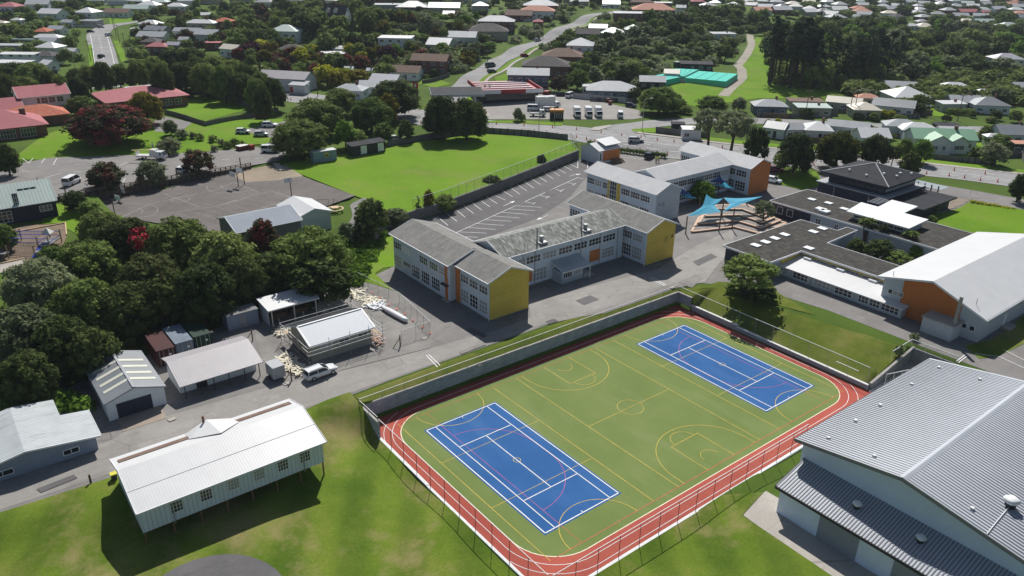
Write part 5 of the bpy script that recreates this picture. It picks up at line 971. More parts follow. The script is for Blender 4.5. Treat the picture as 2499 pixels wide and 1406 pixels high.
solo('deck_railing', MB().bar((0, 0, .95), (4, -1.6, .95), .07).bar((0, 0, 0), (0, 0, .95), .07).bar((2, -.8, 0), (2, -.8, .95), .07).bar((4, -1.6, 0), (4, -1.6, .95), .07).bar((5, -2, .95), (5, -5, .95), .07).bar((5, -2, 0), (5, -2, .95), .07).bar((5, -5, 0), (5, -5, .95), .07), timber, 'dark timber handrails on the ramp of the white prefab', 'railing', (*G(752, 503, 5), 5.3))
# playground frame
x, y = G(80, 605, 5.4); T = thing('playground_equipment', 'climbing frame with blue rails and timber posts on the bark playground', 'play equipment', (x, y, 5.35), rad(-38)); pb = plain('play_blue', (.04, .08, .4), .5); pg_ = plain('play_post', (.3, .24, .14), .8)
for a, b in [(-5, -2), (-5, 2), (-3, -2), (-3, 2), (-3.4, -5), (-1.4, -5), (2.4, -2), (2.4, 2), (4.4, -2), (4.4, 2), (3, -4.5), (4.6, -4.5)]: part('post', MB().box(a-.08, a+.08, b-.08, b+.08, -.2, 3. if abs(b) < 3 else 2.3), pg_, T)
part('deck', MB().box(-5, -3, -2, 2, 1.2, 1.3).box(2.4, 4.4, -2, 2, 1.3, 1.4).box(-3.4, -1.4, -5.6, -4.4, .9, 1.).box(3, 4.6, -4.6, -3.4, .9, 1.), darkconc, T)
m = MB()
for yy in (-2, 2):
    for zz in (1.9, 2.6): m.bar((-5, yy, zz), (4.4, yy, zz), .09)
for i in range(9): m.bar((-3+i*.62, -2, 2.62), (-3+i*.62, 2, 2.62), .05)
for xx in (-5, -3, 2.4, 4.4): m.bar((xx, -2, 1.9), (xx, 2, 1.9), .09)
part('rail', m, pb, T); part('slide', MB().hexa([(2.6, -4.9, .1), (3.6, -4.9, .1), (3.6, -2, 1.35), (2.6, -2, 1.35), (2.6, -4.9, .2), (3.6, -4.9, .2), (3.6, -2, 1.45), (2.6, -2, 1.45)]), pb, T); part('roof', MB().hexa([(2.6, -.8, 3), (4.2, -.8, 3), (4.2, .8, 3), (2.6, .8, 3), (3.3, -.1, 3.9), (3.5, -.1, 3.9), (3.5, .1, 3.9), (3.3, .1, 3.9)]), offwhite, T)
net = MB()
for i in range(9): net.bar((-2.6+i*.6, -2, .1), (-2.6+i*.6, -2, 1.9), .03)
for z in (.5, .9, 1.3): net.bar((-3, -2, z), (2.4, -2, z), .03)
part('climbing_net', net, grey_metal, T)
kb = MB()
for a, b in (((0, 575), (160, 546)), ((160, 546), (163, 575)), ((0, 646), (60, 633))): p_, q_ = gt(*a), gt(*b); kb.bar((p_[0], p_[1], p_[2]+.2), (q_[0], q_[1], q_[2]+.2), .2, .2)
solo('playground_edging', kb, pale_timber, 'pale timber edging boards round the bark playground', 'edging')
# ============================================================ BUILDINGS LEFT AND MIDDLE
def gbuild(name, label, cat, x0, x1, y0, y1, alongY, zb, ze, zr, rm, wm, oh=.4, oe=.3, fas=True, ht='g'):
    L, W = ((y1-y0), (x1-x0)) if alongY else ((x1-x0), (y1-y0)); T = thing(name, label, cat, ((x0+x1)/2, (y0+y1)/2, zb), R90 if alongY else 0.)
    part('wall', gable_wall(L, W, ze, zr, 1.5) if ht == 'g' else MB().box(-L/2, L/2, -W/2, W/2, -1.5, ze), wm, T); part('roof', gable_roof(L, W, ze, zr, oh, oe) if ht == 'g' else hip_roof(L, W, ze, zr, oh), rm, T)
    if fas and ht == 'g': barge(T, L, W, ze, zr, oh, oe)
    return T, L, W
gbuild('grey_prefab', 'low prefab with pale blue grey roof beside the asphalt ball courts', 'classroom', -.2, 12.2, 64.8, 74.5, False, 5, 3.1, 4.6, ribbed('roof_slate_blue', (.28, .31, .35), .35, .7, .2, .08, spec=.1), darkconc)
T, L, W = gbuild('white_prefab', 'white prefab classroom with bright white roof by the picnic table', 'classroom', 12.4, 19.0, 65.8, 75.5, True, 5, 3.2, 4.3, r_white, weather_w)
T, L, W = gbuild('green_roofed_house', 'dark house with pale green roof and solar panels at the left edge', 'house', -36, -23.8, 100, 110, False, 6.6, 3.3, 6.2, r_pgreen, navy, .5)
for u, w_, h_, z in ((10.3, 2.2, 1.2, 1.2), (5.6, 1., 2.8, 2.9), (3.2, 2.4, 2.2, .2)): win(T, L, W, 'f', u, z, w_, h_, 3, 3)
for k in range(3): part('solar_panel', MB().hexa([(.4+k*1.1, -3.3, 4.35), (1.4+k*1.1, -3.3, 4.35), (1.4+k*1.1, -1.6, 5.4), (.4+k*1.1, -1.6, 5.4), (.4+k*1.1, -3.3, 4.43), (1.4+k*1.1, -3.3, 4.43), (1.4+k*1.1, -1.6, 5.48), (.4+k*1.1, -1.6, 5.48)]), glass, T)
T, L, W = gbuild('brick_church_hall', 'red brick hall with dull red hipped roof and tall white framed glass doors', 'hall', -30.5, -13.8, 171, 187, False, 8, 3.0, 6.4, r_red, redbrick, .7, ht='h')
for u in (7.5, 12.2): win(T, L, W, 'f', u, .3, 3.6, 2.3, 5, 2)
part('chimney', MB().box(3.6, 5.0, -1, 0, 4.6, 6.6), redbrick, T)
T, L, W = gbuild('white_upper_hall', 'white two storey building with red roof behind the car park at far left', 'building', -15.8, -2.2, 200, 211, False, 8, 6.0, 8.2, r_red, weather_w, .5)
for u, n in ((5, 1), (6.6, 2), (8.6, 2), (10.8, 2)): win(T, L, W, 'f', u, 3.7, .9*n, 1.7, n, 2)
part('brick_base', MB().box(-6.8, 6.8, -.1, 0, 0, 2.6), redbrick, T, (0, -5.5, 0)); win(T, L, W, 'f', 9.5, .1, 4.5, 2.1, 5, 1, dy=-.1)
T, L, W = gbuild('red_roofed_annex', 'low annex with pinkish red roof at the far left edge', 'building', -30, -15.5, 196, 206, False, 8, 3.6, 6.0, r_red, weather_w, .5); win(T, L, W, 'f', 9, .8, 3, 1.5, 3, 2); win(T, L, W, 'f', 12.5, .8, 1.6, 1.5, 2, 2)
T, L, W = gbuild('orange_hipped_hall', 'low building with orange red hipped roof between the brick hall and car park', 'building', -22, -6, 184.5, 195, False, 8, 2.7, 5.2, r_red2, redbrick, .6, ht='h')
T, L, W = gbuild('kindergarten', 'wide low kindergarten under a broad dull red roof behind the red flowering tree', 'kindergarten', 7, 31, 196, 216, False, 7.6, 3.0, 5.6, r_red, redbrick, .8, ht='h')
for u in (15, 18, 21): win(T, L, W, 'f', u, .4, 2.2, 2, 2, 2)
part('white_roof', MB().box(-3, 8, 3, 6.4, 4.6, 4.8), white, T)
# two stores by the sports field
T = thing('blue_container_store', 'pale blue container store with a round yellow and navy emblem by the field', 'container', (39.6, 112.8, 5.3), rad(-4))
sb = brickm('container_pale_blue', (.22, .32, .38), (.24, .34, .4), (.15, .2, .25), 1, .3, 60, .6, ms=.04, var=.15, bs=.5); part('body', MB().box(-3.1, 3.1, -1.2, 1.2, 0, 2.7), sb, T); part('roof', MB().box(-3.15, 3.15, -1.25, 1.25, 2.7, 2.8), r_white2, T)
part('emblem', MB().cyl((.4, -1.2, 1.7), (.4, -1.24, 1.7), .62, n=20), plain('emblem_yellow', (.6, .5, .05), .6), T); part('emblem_shape', MB().poly([(-.35, -1.26, 1.3), (.15, -1.26, 1.3), (.15, -1.26, 2.1)]).poly([(.2, -1.26, 1.3), (.75, -1.26, 1.3), (.2, -1.26, 2.1)]), navy, T, (.2, 0, 0))
T = thing('black_store', 'long black store shed with two white roller doors by the sports field', 'shed', (52.3, 113.4, 5.3), rad(2)); part('wall', MB().box(-5, 5, -1.4, 1.4, 0, 2.7), dark, T); part('roof', MB().hexa([(-5.3, -1.7, 2.7), (5.3, -1.7, 2.7), (5.3, 1.7, 3.1), (-5.3, 1.7, 3.1), (-5.3, -1.7, 2.82), (5.3, -1.7, 2.82), (5.3, 1.7, 3.22), (-5.3, 1.7, 3.22)]), r_charcoal, T)
for x in (-1.6, 3.6): part('roller_door', MB().box(x-.9, x+.9, -1.46, -1.4, .3, 2.5), white, T)
# field retaining wall and fences
T = thing('field_retaining_wall', 'long grey concrete retaining wall between the car park bays and the sports field', 'wall', (60, 69, 3)); m = MB()
wl_ = [(27.5, 61.5)]+WALL
wl_ = [(24, 56.5), (29.4, 62.6)]+WALL[1:]
for (x0, y0), (x1, y1) in zip(wl_, wl_[1:]):
    d = Vector((x1-x0, y1-y0)).normalized(); n = Vector((-d.y, d.x))*.35; m.prism([(x0-60, y0-69), (x1-60, y1-69), (x1-60+n.x, y1-69+n.y), (x0-60+n.x, y0-69+n.y)], -.6, 2.42)
part('wall', m, brickm('field_wall_concrete', (.17, .165, .16), (.2, .195, .185), (.1, .1, .1), 1, 3, 1.2, ms=.02, var=.35), T)
fence('wire mesh fence with thin posts above the car park retaining wall', [(37, 64.1), (45.1, 65.4), (61.6, 70.3), (78.3, 75.5), (101, 82.9), (106.5, 92)], 2.6, 3., ztop=None, zb=5.3, pm=grey_metal, rm=grey_metal, pr=.03, rr=.03, midr=True)
def board_fence(label, pts, h=1.5, mat=timber, name='board_fence', base=None, th=.06):
    o = pts[0]; t = thing(name, label, 'fence', (o[0], o[1], 0)); m = MB()
    q = []
    for (x0, y0), (x1, y1) in zip(pts, pts[1:]):
        n = max(1, int(math.hypot(x1-x0, y1-y0)/5))
        for i in range(n): q.append(((x0+(x1-x0)*i/n), (y0+(y1-y0)*i/n)))
    q.append(pts[-1]); zz = [(base if base is not None else H(*p)) for p in q]
    for (a, za), (b, zb_) in zip(zip(q, zz), zip(q[1:], zz[1:])):
        d = Vector((b[0]-a[0], b[1]-a[1])).normalized(); n = Vector((-d.y, d.x))*th; m.prism([(a[0]-o[0], a[1]-o[1]), (b[0]-o[0], b[1]-o[1]), (b[0]-o[0]+n.x, b[1]-o[1]+n.y), (a[0]-o[0]+n.x, a[1]-o[1]+n.y)], [za-.4, zb_-.4, zb_-.4, za-.4], [za+h, zb_+h, zb_+h, za+h])
        part('post', MB().box(a[0]-o[0]-.07, a[0]-o[0]+.07, a[1]-o[1]-.12, a[1]-o[1], za-.3, za+h+.12), mat, t)
    part('boards', m, mat, t); return t
gfen = brickm('grey_boards', (.19, .185, .175), (.23, .22, .21), (.1, .1, .1), 1, .25, 60, .9, ms=.03, var=.3, bs=.3)
board_fence('grey board fence along the far edge of the sports field by the street', [(60.5, 116.4), (77, 118), (93, 114), (101, 104.5), (106.8, 93.5)], 1.7, gfen, base=5.2)
board_fence('dark board fence along the near side of the kindergarten lawn', [gt(*p)[:2] for p in [(402, 278), (455, 292), (503, 308), (600, 290), (680, 272)]], 1.4, gfen)
board_fence('grey board fence curving behind the kindergarten lawn', [gt(*p)[:2] for p in [(418, 228), (500, 232), (560, 246), (612, 264)]], 1.7, gfen)
board_fence('low white fence wall behind the gravel lot of parked trucks', [gt(*p)[:2] for p in [(1398, 240), (1450, 245), (1528, 252)]], 1.9, plain('white_fence', (.42, .41, .42), .8, var=.15))
board_fence('dark board fence in front of the white garage by the junction', [gt(*p)[:2] for p in [(1600, 324), (1660, 331), (1728, 338)]], 1.8, gfen)
board_fence('grey board fence below the pale green roofed cottage row', [gt(*p)[:2] for p in [(1846, 286), (1930, 289), (2045, 283)]], 1.6, gfen)
board_fence('dark brown fence in front of the dark roofed white house', [gt(*p)[:2] for p in [(2183, 282), (2240, 284), (2275, 280)]], 1.7, r_brown)
board_fence('dark board fence below the green roofed white house', [gt(*p)[:2] for p in [(2275, 388), (2340, 396), (2430, 402)]], 1.5, gfen)
board_fence('grey picket fence beside the uphill road at the bend', [gt(*p)[:2] for p in [(1030, 205), (1060, 200), (1098, 186)]], 1.5, gfen)
board_fence('timber fence falling away at the far right garden', [gt(*p)[:2] for p in [(2461, 333), (2480, 360), (2499, 400)]], 1.6, gfen)
hedgef = foliage('leaf_hedge', [(.02, .045, .01), (.045, .08, .015), (.06, .1, .02)])
# ============================================================ VEHICLES
def ring8(x, hw, z0, z1, r=.12): return [(x, -hw+r, z0), (x, hw-r, z0), (x, hw, z0+r), (x, hw, z1-r), (x, hw-r, z1), (x, -hw+r, z1), (x, -hw, z1-r), (x, -hw, z0+r)]
KIND = {  # body stations (x, half width, z0, z1), cabin stations(x, z), length
 'hatch': (4.1, [(-2.05, .72, .4, .8), (-1.95, .84, .25, .95), (-.6, .87, .22, .98), (.9, .87, .22, .95), (1.75, .82, .25, .82), (2.05, .68, .35, .65)], [(-1.95, .93), (-1.55, 1.42), (.1, 1.48), (1.05, .95)]),
 'wagon': (4.7, [(-2.35, .72, .4, .85), (-2.25, .85, .28, .98), (-.6, .88, .22, .98), (1., .88, .22, .94), (2., .83, .25, .82), (2.35, .66, .35, .62)], [(-2.28, .95), (-2.0, 1.42), (.1, 1.46), (1.1, .95)]),
 'suv': (4.6, [(-2.3, .78, .45, .95), (-2.2, .9, .32, 1.1), (-.6, .92, .28, 1.12), (1., .92, .28, 1.08), (2., .87, .32, 1.), (2.3, .75, .42, .8)], [(-2.22, 1.08), (-1.95, 1.66), (.1, 1.7), (1.05, 1.08)]),
 'van': (4.9, [(-2.45, .85, .35, 1.1), (-2.4, .92, .28, 1.2), (0, .94, .26, 1.2), (1.6, .92, .28, 1.15), (2.3, .86, .3, 1.), (2.45, .78, .38, .85)], [(-2.42, 1.18), (-2.3, 1.95), (1.0, 1.98), (2.0, 1.1)])}
def paint(c): return plain('paint_%02d_%02d_%02d' % tuple(int(v*99) for v in c), c, .25, .5, var=.03)
def wheel_meshes():
    def mk():
        w_ = MB().cyl((0, -.11, 0), (0, .11, 0), .33, n=14).mesh('wheel', tyre); r = MB().cyl((0, -.125, 0), (0, .125, 0), .2, n=10).mesh('rim', rim); return w_, r
    return cached('wheel', mk)
def car_at(x, y, z, rz, kind, col, label, group=None, name=None, cat=None, near=False):
    nm = {'hatch': 'parked_car', 'wagon': 'station_wagon', 'suv': 'suv', 'van': 'van'}; T = thing(name or nm[kind], label, cat or ('van' if kind == 'van' else 'car'), (x, y, z), rz, group)
    L, st, cb = KIND[kind]; P = paint(col); hw = st[2][1]
    def mk():
        b = MB().loft([ring8(a, w_, z0, z1, .1) for a, w_, z0, z1 in st]).mesh('body', P, True); g = MB(); (x0, z0), (x1, z1), (x2, z2), (x3, z3) = cb; i = hw-.06; j = hw-.22
        g.hexa([(x0, -i, z0), (x3, -i, z3), (x3, i, z3), (x0, i, z0), (x1, -j, z1-.04), (x2, -j, z2-.04), (x2, j, z2-.04), (x1, j, z1-.04)]); r = MB(); r.box(x1-.06, x2+.05, -j-.02, j+.02, min(z1, z2)-.05, max(z1, z2)+.03)
        for s in (-1, 1):
            for t in (.0, .5): xa = x1+(x2-x1)*t+.2*(t > 0); xb = x0+(x3-x0)*(.02+.48*t); r.bar((xb if t == 0 else xa, s*(i+.0), z0), (x1+.02 if t == 0 else xa, s*(j+.01), z1), .09)
            r.bar((x3-.02, s*i, z3), (x2, s*j, z2), .08)
        hl = MB().box(st[-1][0]-.14, st[-1][0]-.02, -st[-1][1]-.0, -st[-1][1]+.25, .55, .7).box(st[-1][0]-.14, st[-1][0]-.02, st[-1][1]-.25, st[-1][1], .55, .7)
        return b, g.mesh('windows', carglass), r.mesh('roof', P)
    b, g, r = cached(('car', kind, P.name), mk); ob('body', b, T); ob('windows', g, T); ob('roof', r, T); w_, rm_ = wheel_meshes()
    for sx in (-L*.31, L*.3):
        for sy in (-1, 1): o = ob('wheel', w_, T, (sx, sy*(hw-.08), .33)); ob('rim', rm_, o) if near else None
    if near:
        for sy in (-1, 1): part('headlight', MB().box(0, .2, -.16, .16, 0, .14), trim_white, T, (L/2-.26, sy*.56, .58)); part('tail_light', MB().box(-.05, .04, -.1, .1, 0, .22), line_red, T, (-L/2+.05, sy*.7, .66)); part('mirror', MB().box(-.08, .08, -.1, .1, 0, .14), P, T, (.75, sy*(hw+.08), .95))
        part('number_plate', MB().box(-.02, .02, -.2, .2, 0, .11), trim_white, T, (-L/2-.02, 0, .52)); part('roof_rails', MB().bar((-1.8, -.58, 1.53), (0, -.58, 1.56), .05).bar((-1.8, .58, 1.53), (0, .58, 1.56), .05), rim, T)
    return T
CA = YAW-math.pi/2
def car(px, py, ang, kind, col, label, group=None, dz=.1, **k):
    x, y, z = gt(px, py)
    X, Y = np.array([x]), np.array([y])
    if inside(X, Y, LOT)[0]: x, y = G(px, py, lotz(x)); z = lotz(x)-.08+.02
    return car_at(x, y, z+dz, CA+rad(ang), kind, col, label, group, **k)
W_, Sv, Bk = (.72, .73, .74), (.5, .51, .52), (.015, .015, .018)
x, y = G(783, 916, 3.1); car_at(x, y, 3.13, rad(4), 'wagon', (.66, .67, .68), 'white station wagon parked beside the gravel building site', near=True)
g1, g2, g3 = 'cars by the church lawn', 'cars on the streets', 'vehicles on the gravel lot'
car(662, 372, 0, 'van', W_, 'white people carrier near the edge of the upper car park', g1); car(594, 326, 8, 'hatch', W_, 'white car on the small lane left of two others', g1); car(638, 333, 12, 'hatch', Sv, 'silver car on the small lane below another white car', g1); car(659, 311, 10, 'suv', W_, 'white car highest in the small lane beside the trees', g1); car(640, 290, 8, 'hatch', (.25, .02, .03), 'dark red car parked on the grass edge', g1)
car(965, 344, 20, 'hatch', W_, 'white car half behind the small dark trees at the field corner', g1); car(148, 292, -30, 'suv', W_, 'white off-road car left of the red flowering tree', g1); car(112, 272, -25, 'hatch', Sv, 'silver car glinting in front of the white two storey building', g1)
car(447, 420, 85, 'hatch', W_, 'white car end-on above the timber retaining wall', g1); car(177, 450, 88, 'van', W_, 'white van end-on in the left of the upper car park', g1)
car(1585, 386, 60, 'suv', Bk, 'black car parked before the low hedge near two workers', g2); car(1552, 347, -6, 'wagon', Sv, 'silver wagon driving on the main street', g2)
car(1892, 420, -10, 'hatch', (.12, .01, .02), 'maroon car in tree shade beside the orange end wall', g2); car(1887, 446, -40, 'hatch', W_, 'white car just past the orange end wall', g2)
car(1293, 236, -12, 'hatch', W_, 'white car beside the red roofed service station', g3); car(1370, 235, 10, 'hatch', Bk, 'black car in shade left of the camper van', g3); car(1391, 238, 60, 'van', W_, 'white high roofed camper van at the back of the gravel lot', g3); car(1540, 262, -25, 'hatch', (.02, .02, .05), 'dark blue car by the bushes at the right of the gravel lot', g3)
car(1304, 270, -5, 'van', W_, 'white minibus at the left of the gravel lot', g3); car(1340, 272, 5, 'hatch', W_, 'white car between the minibus and black kiosk', g3); car(1513, 286, 86, 'van', W_, 'white van end-on standing alone right of the small trucks', g3)
car(1280, 139, 38, 'hatch', (.3, .02, .03), 'red car on the uphill road', g2); car(1197, 164, 40, 'van', (.06, .12, .12), 'dark teal van on the uphill road', g2); car(1201, 178, 38, 'hatch', (.1, .13, .11), 'green grey car at the foot of the uphill road', g2); car(1312, 101, 40, 'hatch', Sv, 'silver car parked at the kerb of the uphill road', g2); car(1477, 22, 0, 'van', W_, 'white van at the top of the uphill road', g2)
car(2137, 279, -2, 'hatch', W_, 'white car on the grass by the black car', g2); car(2155, 284, -2, 'suv', Bk, 'black car on the grass beside the white one', g2); car(2253, 263, -5, 'van', W_, 'white van beside the dark roofed white house', g2); car(2382, 276, -70, 'van', W_, 'white van end-on behind the clipped hedge', g2)
car(248, 141, 88, 'hatch', Bk, 'black car on the hill road at the left', g2); car(259, 168, 88, 'hatch', W_, 'white car low on the hill road behind the tree tops', g2); car(222, 80, 20, 'hatch', Bk, 'dark car parked left of the hill road', g2); car(247, 68, 10, 'hatch', Sv, 'silver car at the top corner of the hill road', g2); car(266, 88, 70, 'hatch', W_, 'white car parked right of the hill road', g2); car(445, 104, 5, 'hatch', Sv, 'silver car in the left opening of the double carport', g2); car(458, 104, 5, 'hatch', Sv, 'silver car in the right opening of the double carport', g2)
def truck(px, py, ang, L, Wd, hb, label, cab=(.7, .7, .7), box=(.7, .7, .68), cabin=2.1, gap=0, group=g3, flat=False):
    x, y, z = gt(px, py)
    if inside(np.array([x]), np.array([y]), LOT)[0]: x, y = G(px, py, lotz(x)); z = lotz(x)-.05
    T = thing('box_truck' if not flat else 'flatbed_truck', label, 'truck', (x, y, z+.1), CA+rad(ang), group); part('cab', MB().loft([ring8(a, Wd/2, z0, z1, .1) for a, z0, z1 in ((L/2-cabin, .45, 2.1), (L/2-.6, .45, 2.1), (L/2-.1, .45, 1.25), (L/2, .5, 1.1))]), paint(cab), T)
    part('windscreen', MB().hexa([(L/2-.62, -Wd/2+.12, 2.0), (L/2-.62, Wd/2-.12, 2.0), (L/2-.02, Wd/2-.12, 1.2), (L/2-.02, -Wd/2+.12, 1.2), (L/2-.5, -Wd/2+.12, 2.04), (L/2-.5, Wd/2-.12, 2.04), (L/2+.03, Wd/2-.12, 1.26), (L/2+.03, -Wd/2+.12, 1.26)]).box(L/2-cabin+.9, L/2-.7, -Wd/2-.015, Wd/2+.015, 1.3, 1.85), carglass, T)
    if not flat: part('box', MB().box(-L/2, L/2-cabin-.1, -Wd/2-.06, Wd/2+.06, .75, hb), paint(box), T)
    else: part('tray', MB().box(-L/2, L/2-cabin-.1-gap, -Wd/2, Wd/2, .75, 1.1).box(-L/2+.0, -L/2+.1, -Wd/2, Wd/2, 1.1, 1.9), paint(box), T); part('crew_body', MB().box(L/2-cabin-gap, L/2-cabin, -Wd/2, Wd/2, .7, 2.5), paint(box), T)
    w_, r_ = wheel_meshes()
    for sx in (-L*.28, L*.36):
        for sy in (-1, 1): ob('wheel', w_, T, (sx, sy*(Wd/2-.1), .36))
    return T
truck(372, 389, -2, 7.2, 2., 2.6, 'white works truck with ladder rack standing at the lawn edge', group=g1, flat=True, gap=1.6); x, y = G(345, 366, 9); solo('ladder', MB().bar((-2.6, 0, 0), (2.6, 0, .1), .35, .12), pale_timber, 'ladder lying over the roof of the white works truck', 'ladder', (*G(348, 373, 8.9), 9.5), CA)
truck(1337, 264, 14, 8.5, 2.4, 4., 'large cream box truck on the gravel lot'); 
for px, lab in ((1408, 'left of three'), (1436, 'middle of three'), (1460, 'right of three')): truck(px, 285, -86, 5.8, 1.9, 3.0, 'small white box truck parked end-on, %s in the row' % lab)
truck(1312, 284, 3, 5.2, 1.9, 1, 'silver flat tray truck in front of the white minibus', box=(.4, .4, .4), flat=True)
x, y, z = gt(60, 112); T = thing('bus', 'pale green bus parked beside the long white depot roof', 'bus', (x, y, z+.1), CA+rad(-3)); part('body', MB().loft([ring8(a, 1.25, .4, 3.1, .2) for a in (-5, 5)]), paint((.5, .6, .55)), T); part('windows', MB().box(-4.8, 4.8, -1.27, 1.27, 1.5, 2.5), carglass, T)
# ============================================================ STREET FURNITURE
cone_m = MB().cyl((0, 0, .02), (0, 0, .95), .17, .04, n=7).box(-.22, .22, -.22, .22, 0, .05).mesh('traffic_cone', plain('cone_orange', (.7, .12, .04), .6)); rc = random.Random(5)
k = 0
for tl in (.16, .72):
    tpl = lane(tl); off = 0
    for i, p in enumerate(tpl):
        if i > 50 or i < 4 or (i % 2 and tl > .5): continue
        a = tpl[max(0, i-1)]; b = tpl[min(len(tpl)-1, i+1)]; dx, dy = b[0]-a[0], b[1]-a[1]; l = math.hypot(dx, dy); x = p[0]-dy/l*off+rc.uniform(-.4, .4); y = p[1]+dx/l*off+rc.uniform(-.4, .4)
        o = ob('traffic_cone', cone_m, None, (x, y, H(x, y)+.1), rc.uniform(0, 3), label='orange traffic cone in the roadwork lines along the main street', category='traffic cone', group='roadwork cones on the main street')
    k = 1
def pole(px, py, h, label, kind='power', arm=1.8, z=None, rz=0.):
    x, y, zz = gt(px, py); z = zz if z is None else z
    if kind == 'lamp':
        T = thing('street_lamp', label, 'street lamp', (x, y, z), CA+rz, 'street lamps'); part('pole', MB().cyl((0, 0, -.2), (0, 0, h), .11, .07, n=8), grey_metal, T); part('arm', MB().cyl((0, 0, h), (arm, 0, h+.4), .05, n=6), grey_metal, T); part('lamp_head', MB().box(arm-.1, arm+.7, -.15, .15, h+.32, h+.48), offwhite, T)
    else:
        T = thing('power_pole', label, 'power pole', (x, y, z), CA+rz, 'power poles along the streets'); part('pole', MB().cyl((0, 0, -.2), (0, 0, h), .16, .11, n=8), timber if kind == 'power' else concrete, T); part('crossarm', MB().box(-1.2, 1.2, -.06, .06, h-.6, h-.45), timber, T); m = MB()
        for q in (-1.1, -.5, .5, 1.1): m.cyl((q, 0, h-.45), (q, 0, h-.25), .05, n=6)
        part('insulators', m, trim_white, T)
pole(1567, 320, 9.6, 'tall thin street lamp at the junction corner before the board fence', 'lamp'); pole(1353, 297, 9.5, 'street lamp on the verge before the black kiosk', 'lamp', -1); pole(1315, 319, 9.5, 'street lamp rising in front of the white minibus', 'lamp'); pole(185, 178, 8, 'curved street lamp at the foot of the hill road', 'lamp')
for px, py, h, lab in ((2083, 284, 9, 'power pole before the cream L-shaped house'), (1965, 285, 9, 'power pole before the pale green roofed cottage'), (2263, 285, 9.5, 'pale power pole right of the dark brown fence'), (2336, 296, 9, 'power pole before the clipped hedge'), (2072, 282, 8.5, 'power pole close beside another one at the cream house'), (318, 158, 9, 'power pole lowest beside the hill road'), (308, 130, 9, 'second power pole up the right side of the hill road'), (292, 106, 9, 'third power pole up the right side of the hill road'), (284, 88, 9, 'fourth power pole up the right side of the hill road'), (278, 72, 9, 'highest power pole right of the hill road'), (222, 150, 9, 'power pole left of the hill road by the verge'), (232, 165, 8, 'lower power pole left of the hill road'), (1190, 170, 8, 'power pole at the foot of the uphill road'), (776, 236, 9, 'power pole before the long grey roofed hall'), (925, 200, 9, 'power pole among the grey roofs left of the service station'), (1325, 84, 8, 'power pole on the left side of the uphill road')): pole(px, py, h, lab)
x, y, z = gt(1015, 244); T = thing('pylon_sign', 'tall red and dark price pylon sign of the service station', 'sign', (x, y, z), CA); part('board', MB().box(-.9, .9, -.15, .15, 0, 6.2), darkconc, T); part('red_panel', MB().box(-.92, .92, -.17, .17, 2.6, 6.2), plain('sign_red', (.45, .02, .02), .5), T); part('white_figures', MB().box(-.3, .3, -.2, -.17, 4.6, 5.6).box(-.5, .5, -.2, -.17, 3.1, 3.4).box(-.5, .1, -.2, -.17, 1.6, 1.9).box(-.5, .1, -.2, -.17, .9, 1.2), trim_white, T)
# service station
x, y, z = gt(1228, 222, 2.5); T = thing('service_station', 'service station shop with red roof striped white and red parapet', 'service station', (x, y, z), CA+rad(14)); sr = plain('station_red', (.34, .03, .035), .6, var=.15)
part('wall', MB().box(-9, 11, -8, 14, -2, 3.4), dark, T); part('roof', MB().box(-10, 12, -9, 15, 3.4, 3.6), sr, T); part('parapet', MB().box(-10.2, 12.2, -9.25, -9, 3.2, 4.6).box(12, 12.3, -9, 15, 3.2, 4.6).box(-10.3, -10, -9, 15, 3.2, 4.6), sr, T); m = MB()
for i in range(5): m.box(-9, 10.5, -6+i*4.2, -5.3+i*4.2, 3.62, 4.)
part('roof_beam', m, white, T); part('white_band', MB().box(-10.3, -3, -9.35, -9.25, 3.2, 4.5).box(6, 12.35, -9.35, -9.25, 3.2, 4.5), trim_white, T); part('shopfront', MB().box(-8, 10, -8.1, -8, .3, 2.8), glass, T); part('roof_vent', MB().cyl((-5, 0, 3.6), (-5, 0, 5.2), .4, n=8).cyl((-6.5, 1, 3.6), (-6.5, 1, 5), .4, n=8), offwhite, T)
x, y, z = gt(1115, 228, 4.6); T = thing('forecourt_canopy', 'grey flat forecourt canopy half hidden by the big dark trees', 'canopy', (x, y, z), CA+rad(8)); part('roof', MB().box(-9, 9, -6, 9, 4.6, 5.3), r_charcoal, T); part('fascia', MB().box(-9.1, 9.1, -6.1, -6, 4.5, 5.35).box(-9.1, -9, -6, 9, 4.5, 5.35), r_lgrey, T)
for q in ((-6, -3), (6, -3), (-6, 3), (6, 3)): part('column', MB().cyl((*q, 0), (*q, 4.6), .25, n=8), offwhite, T)
x, y, z = gt(1358, 290); T = thing('kiosk', 'small black kiosk with an orange sign band beside the parked trucks', 'kiosk', (x, y, z), CA+rad(4)); part('wall', MB().box(-2.1, 2.1, -1.2, 1.2, 0, 2.3), dark, T); part('sign_band', MB().box(-2.2, 2.2, -1.3, 1.3, 2.3, 3.1), plain('kiosk_orange', (.5, .2, .03), .6), T); win(T, 4.2, 2.4, 'f', 2.7, .5, 1.8, 1.4, 2, 2)
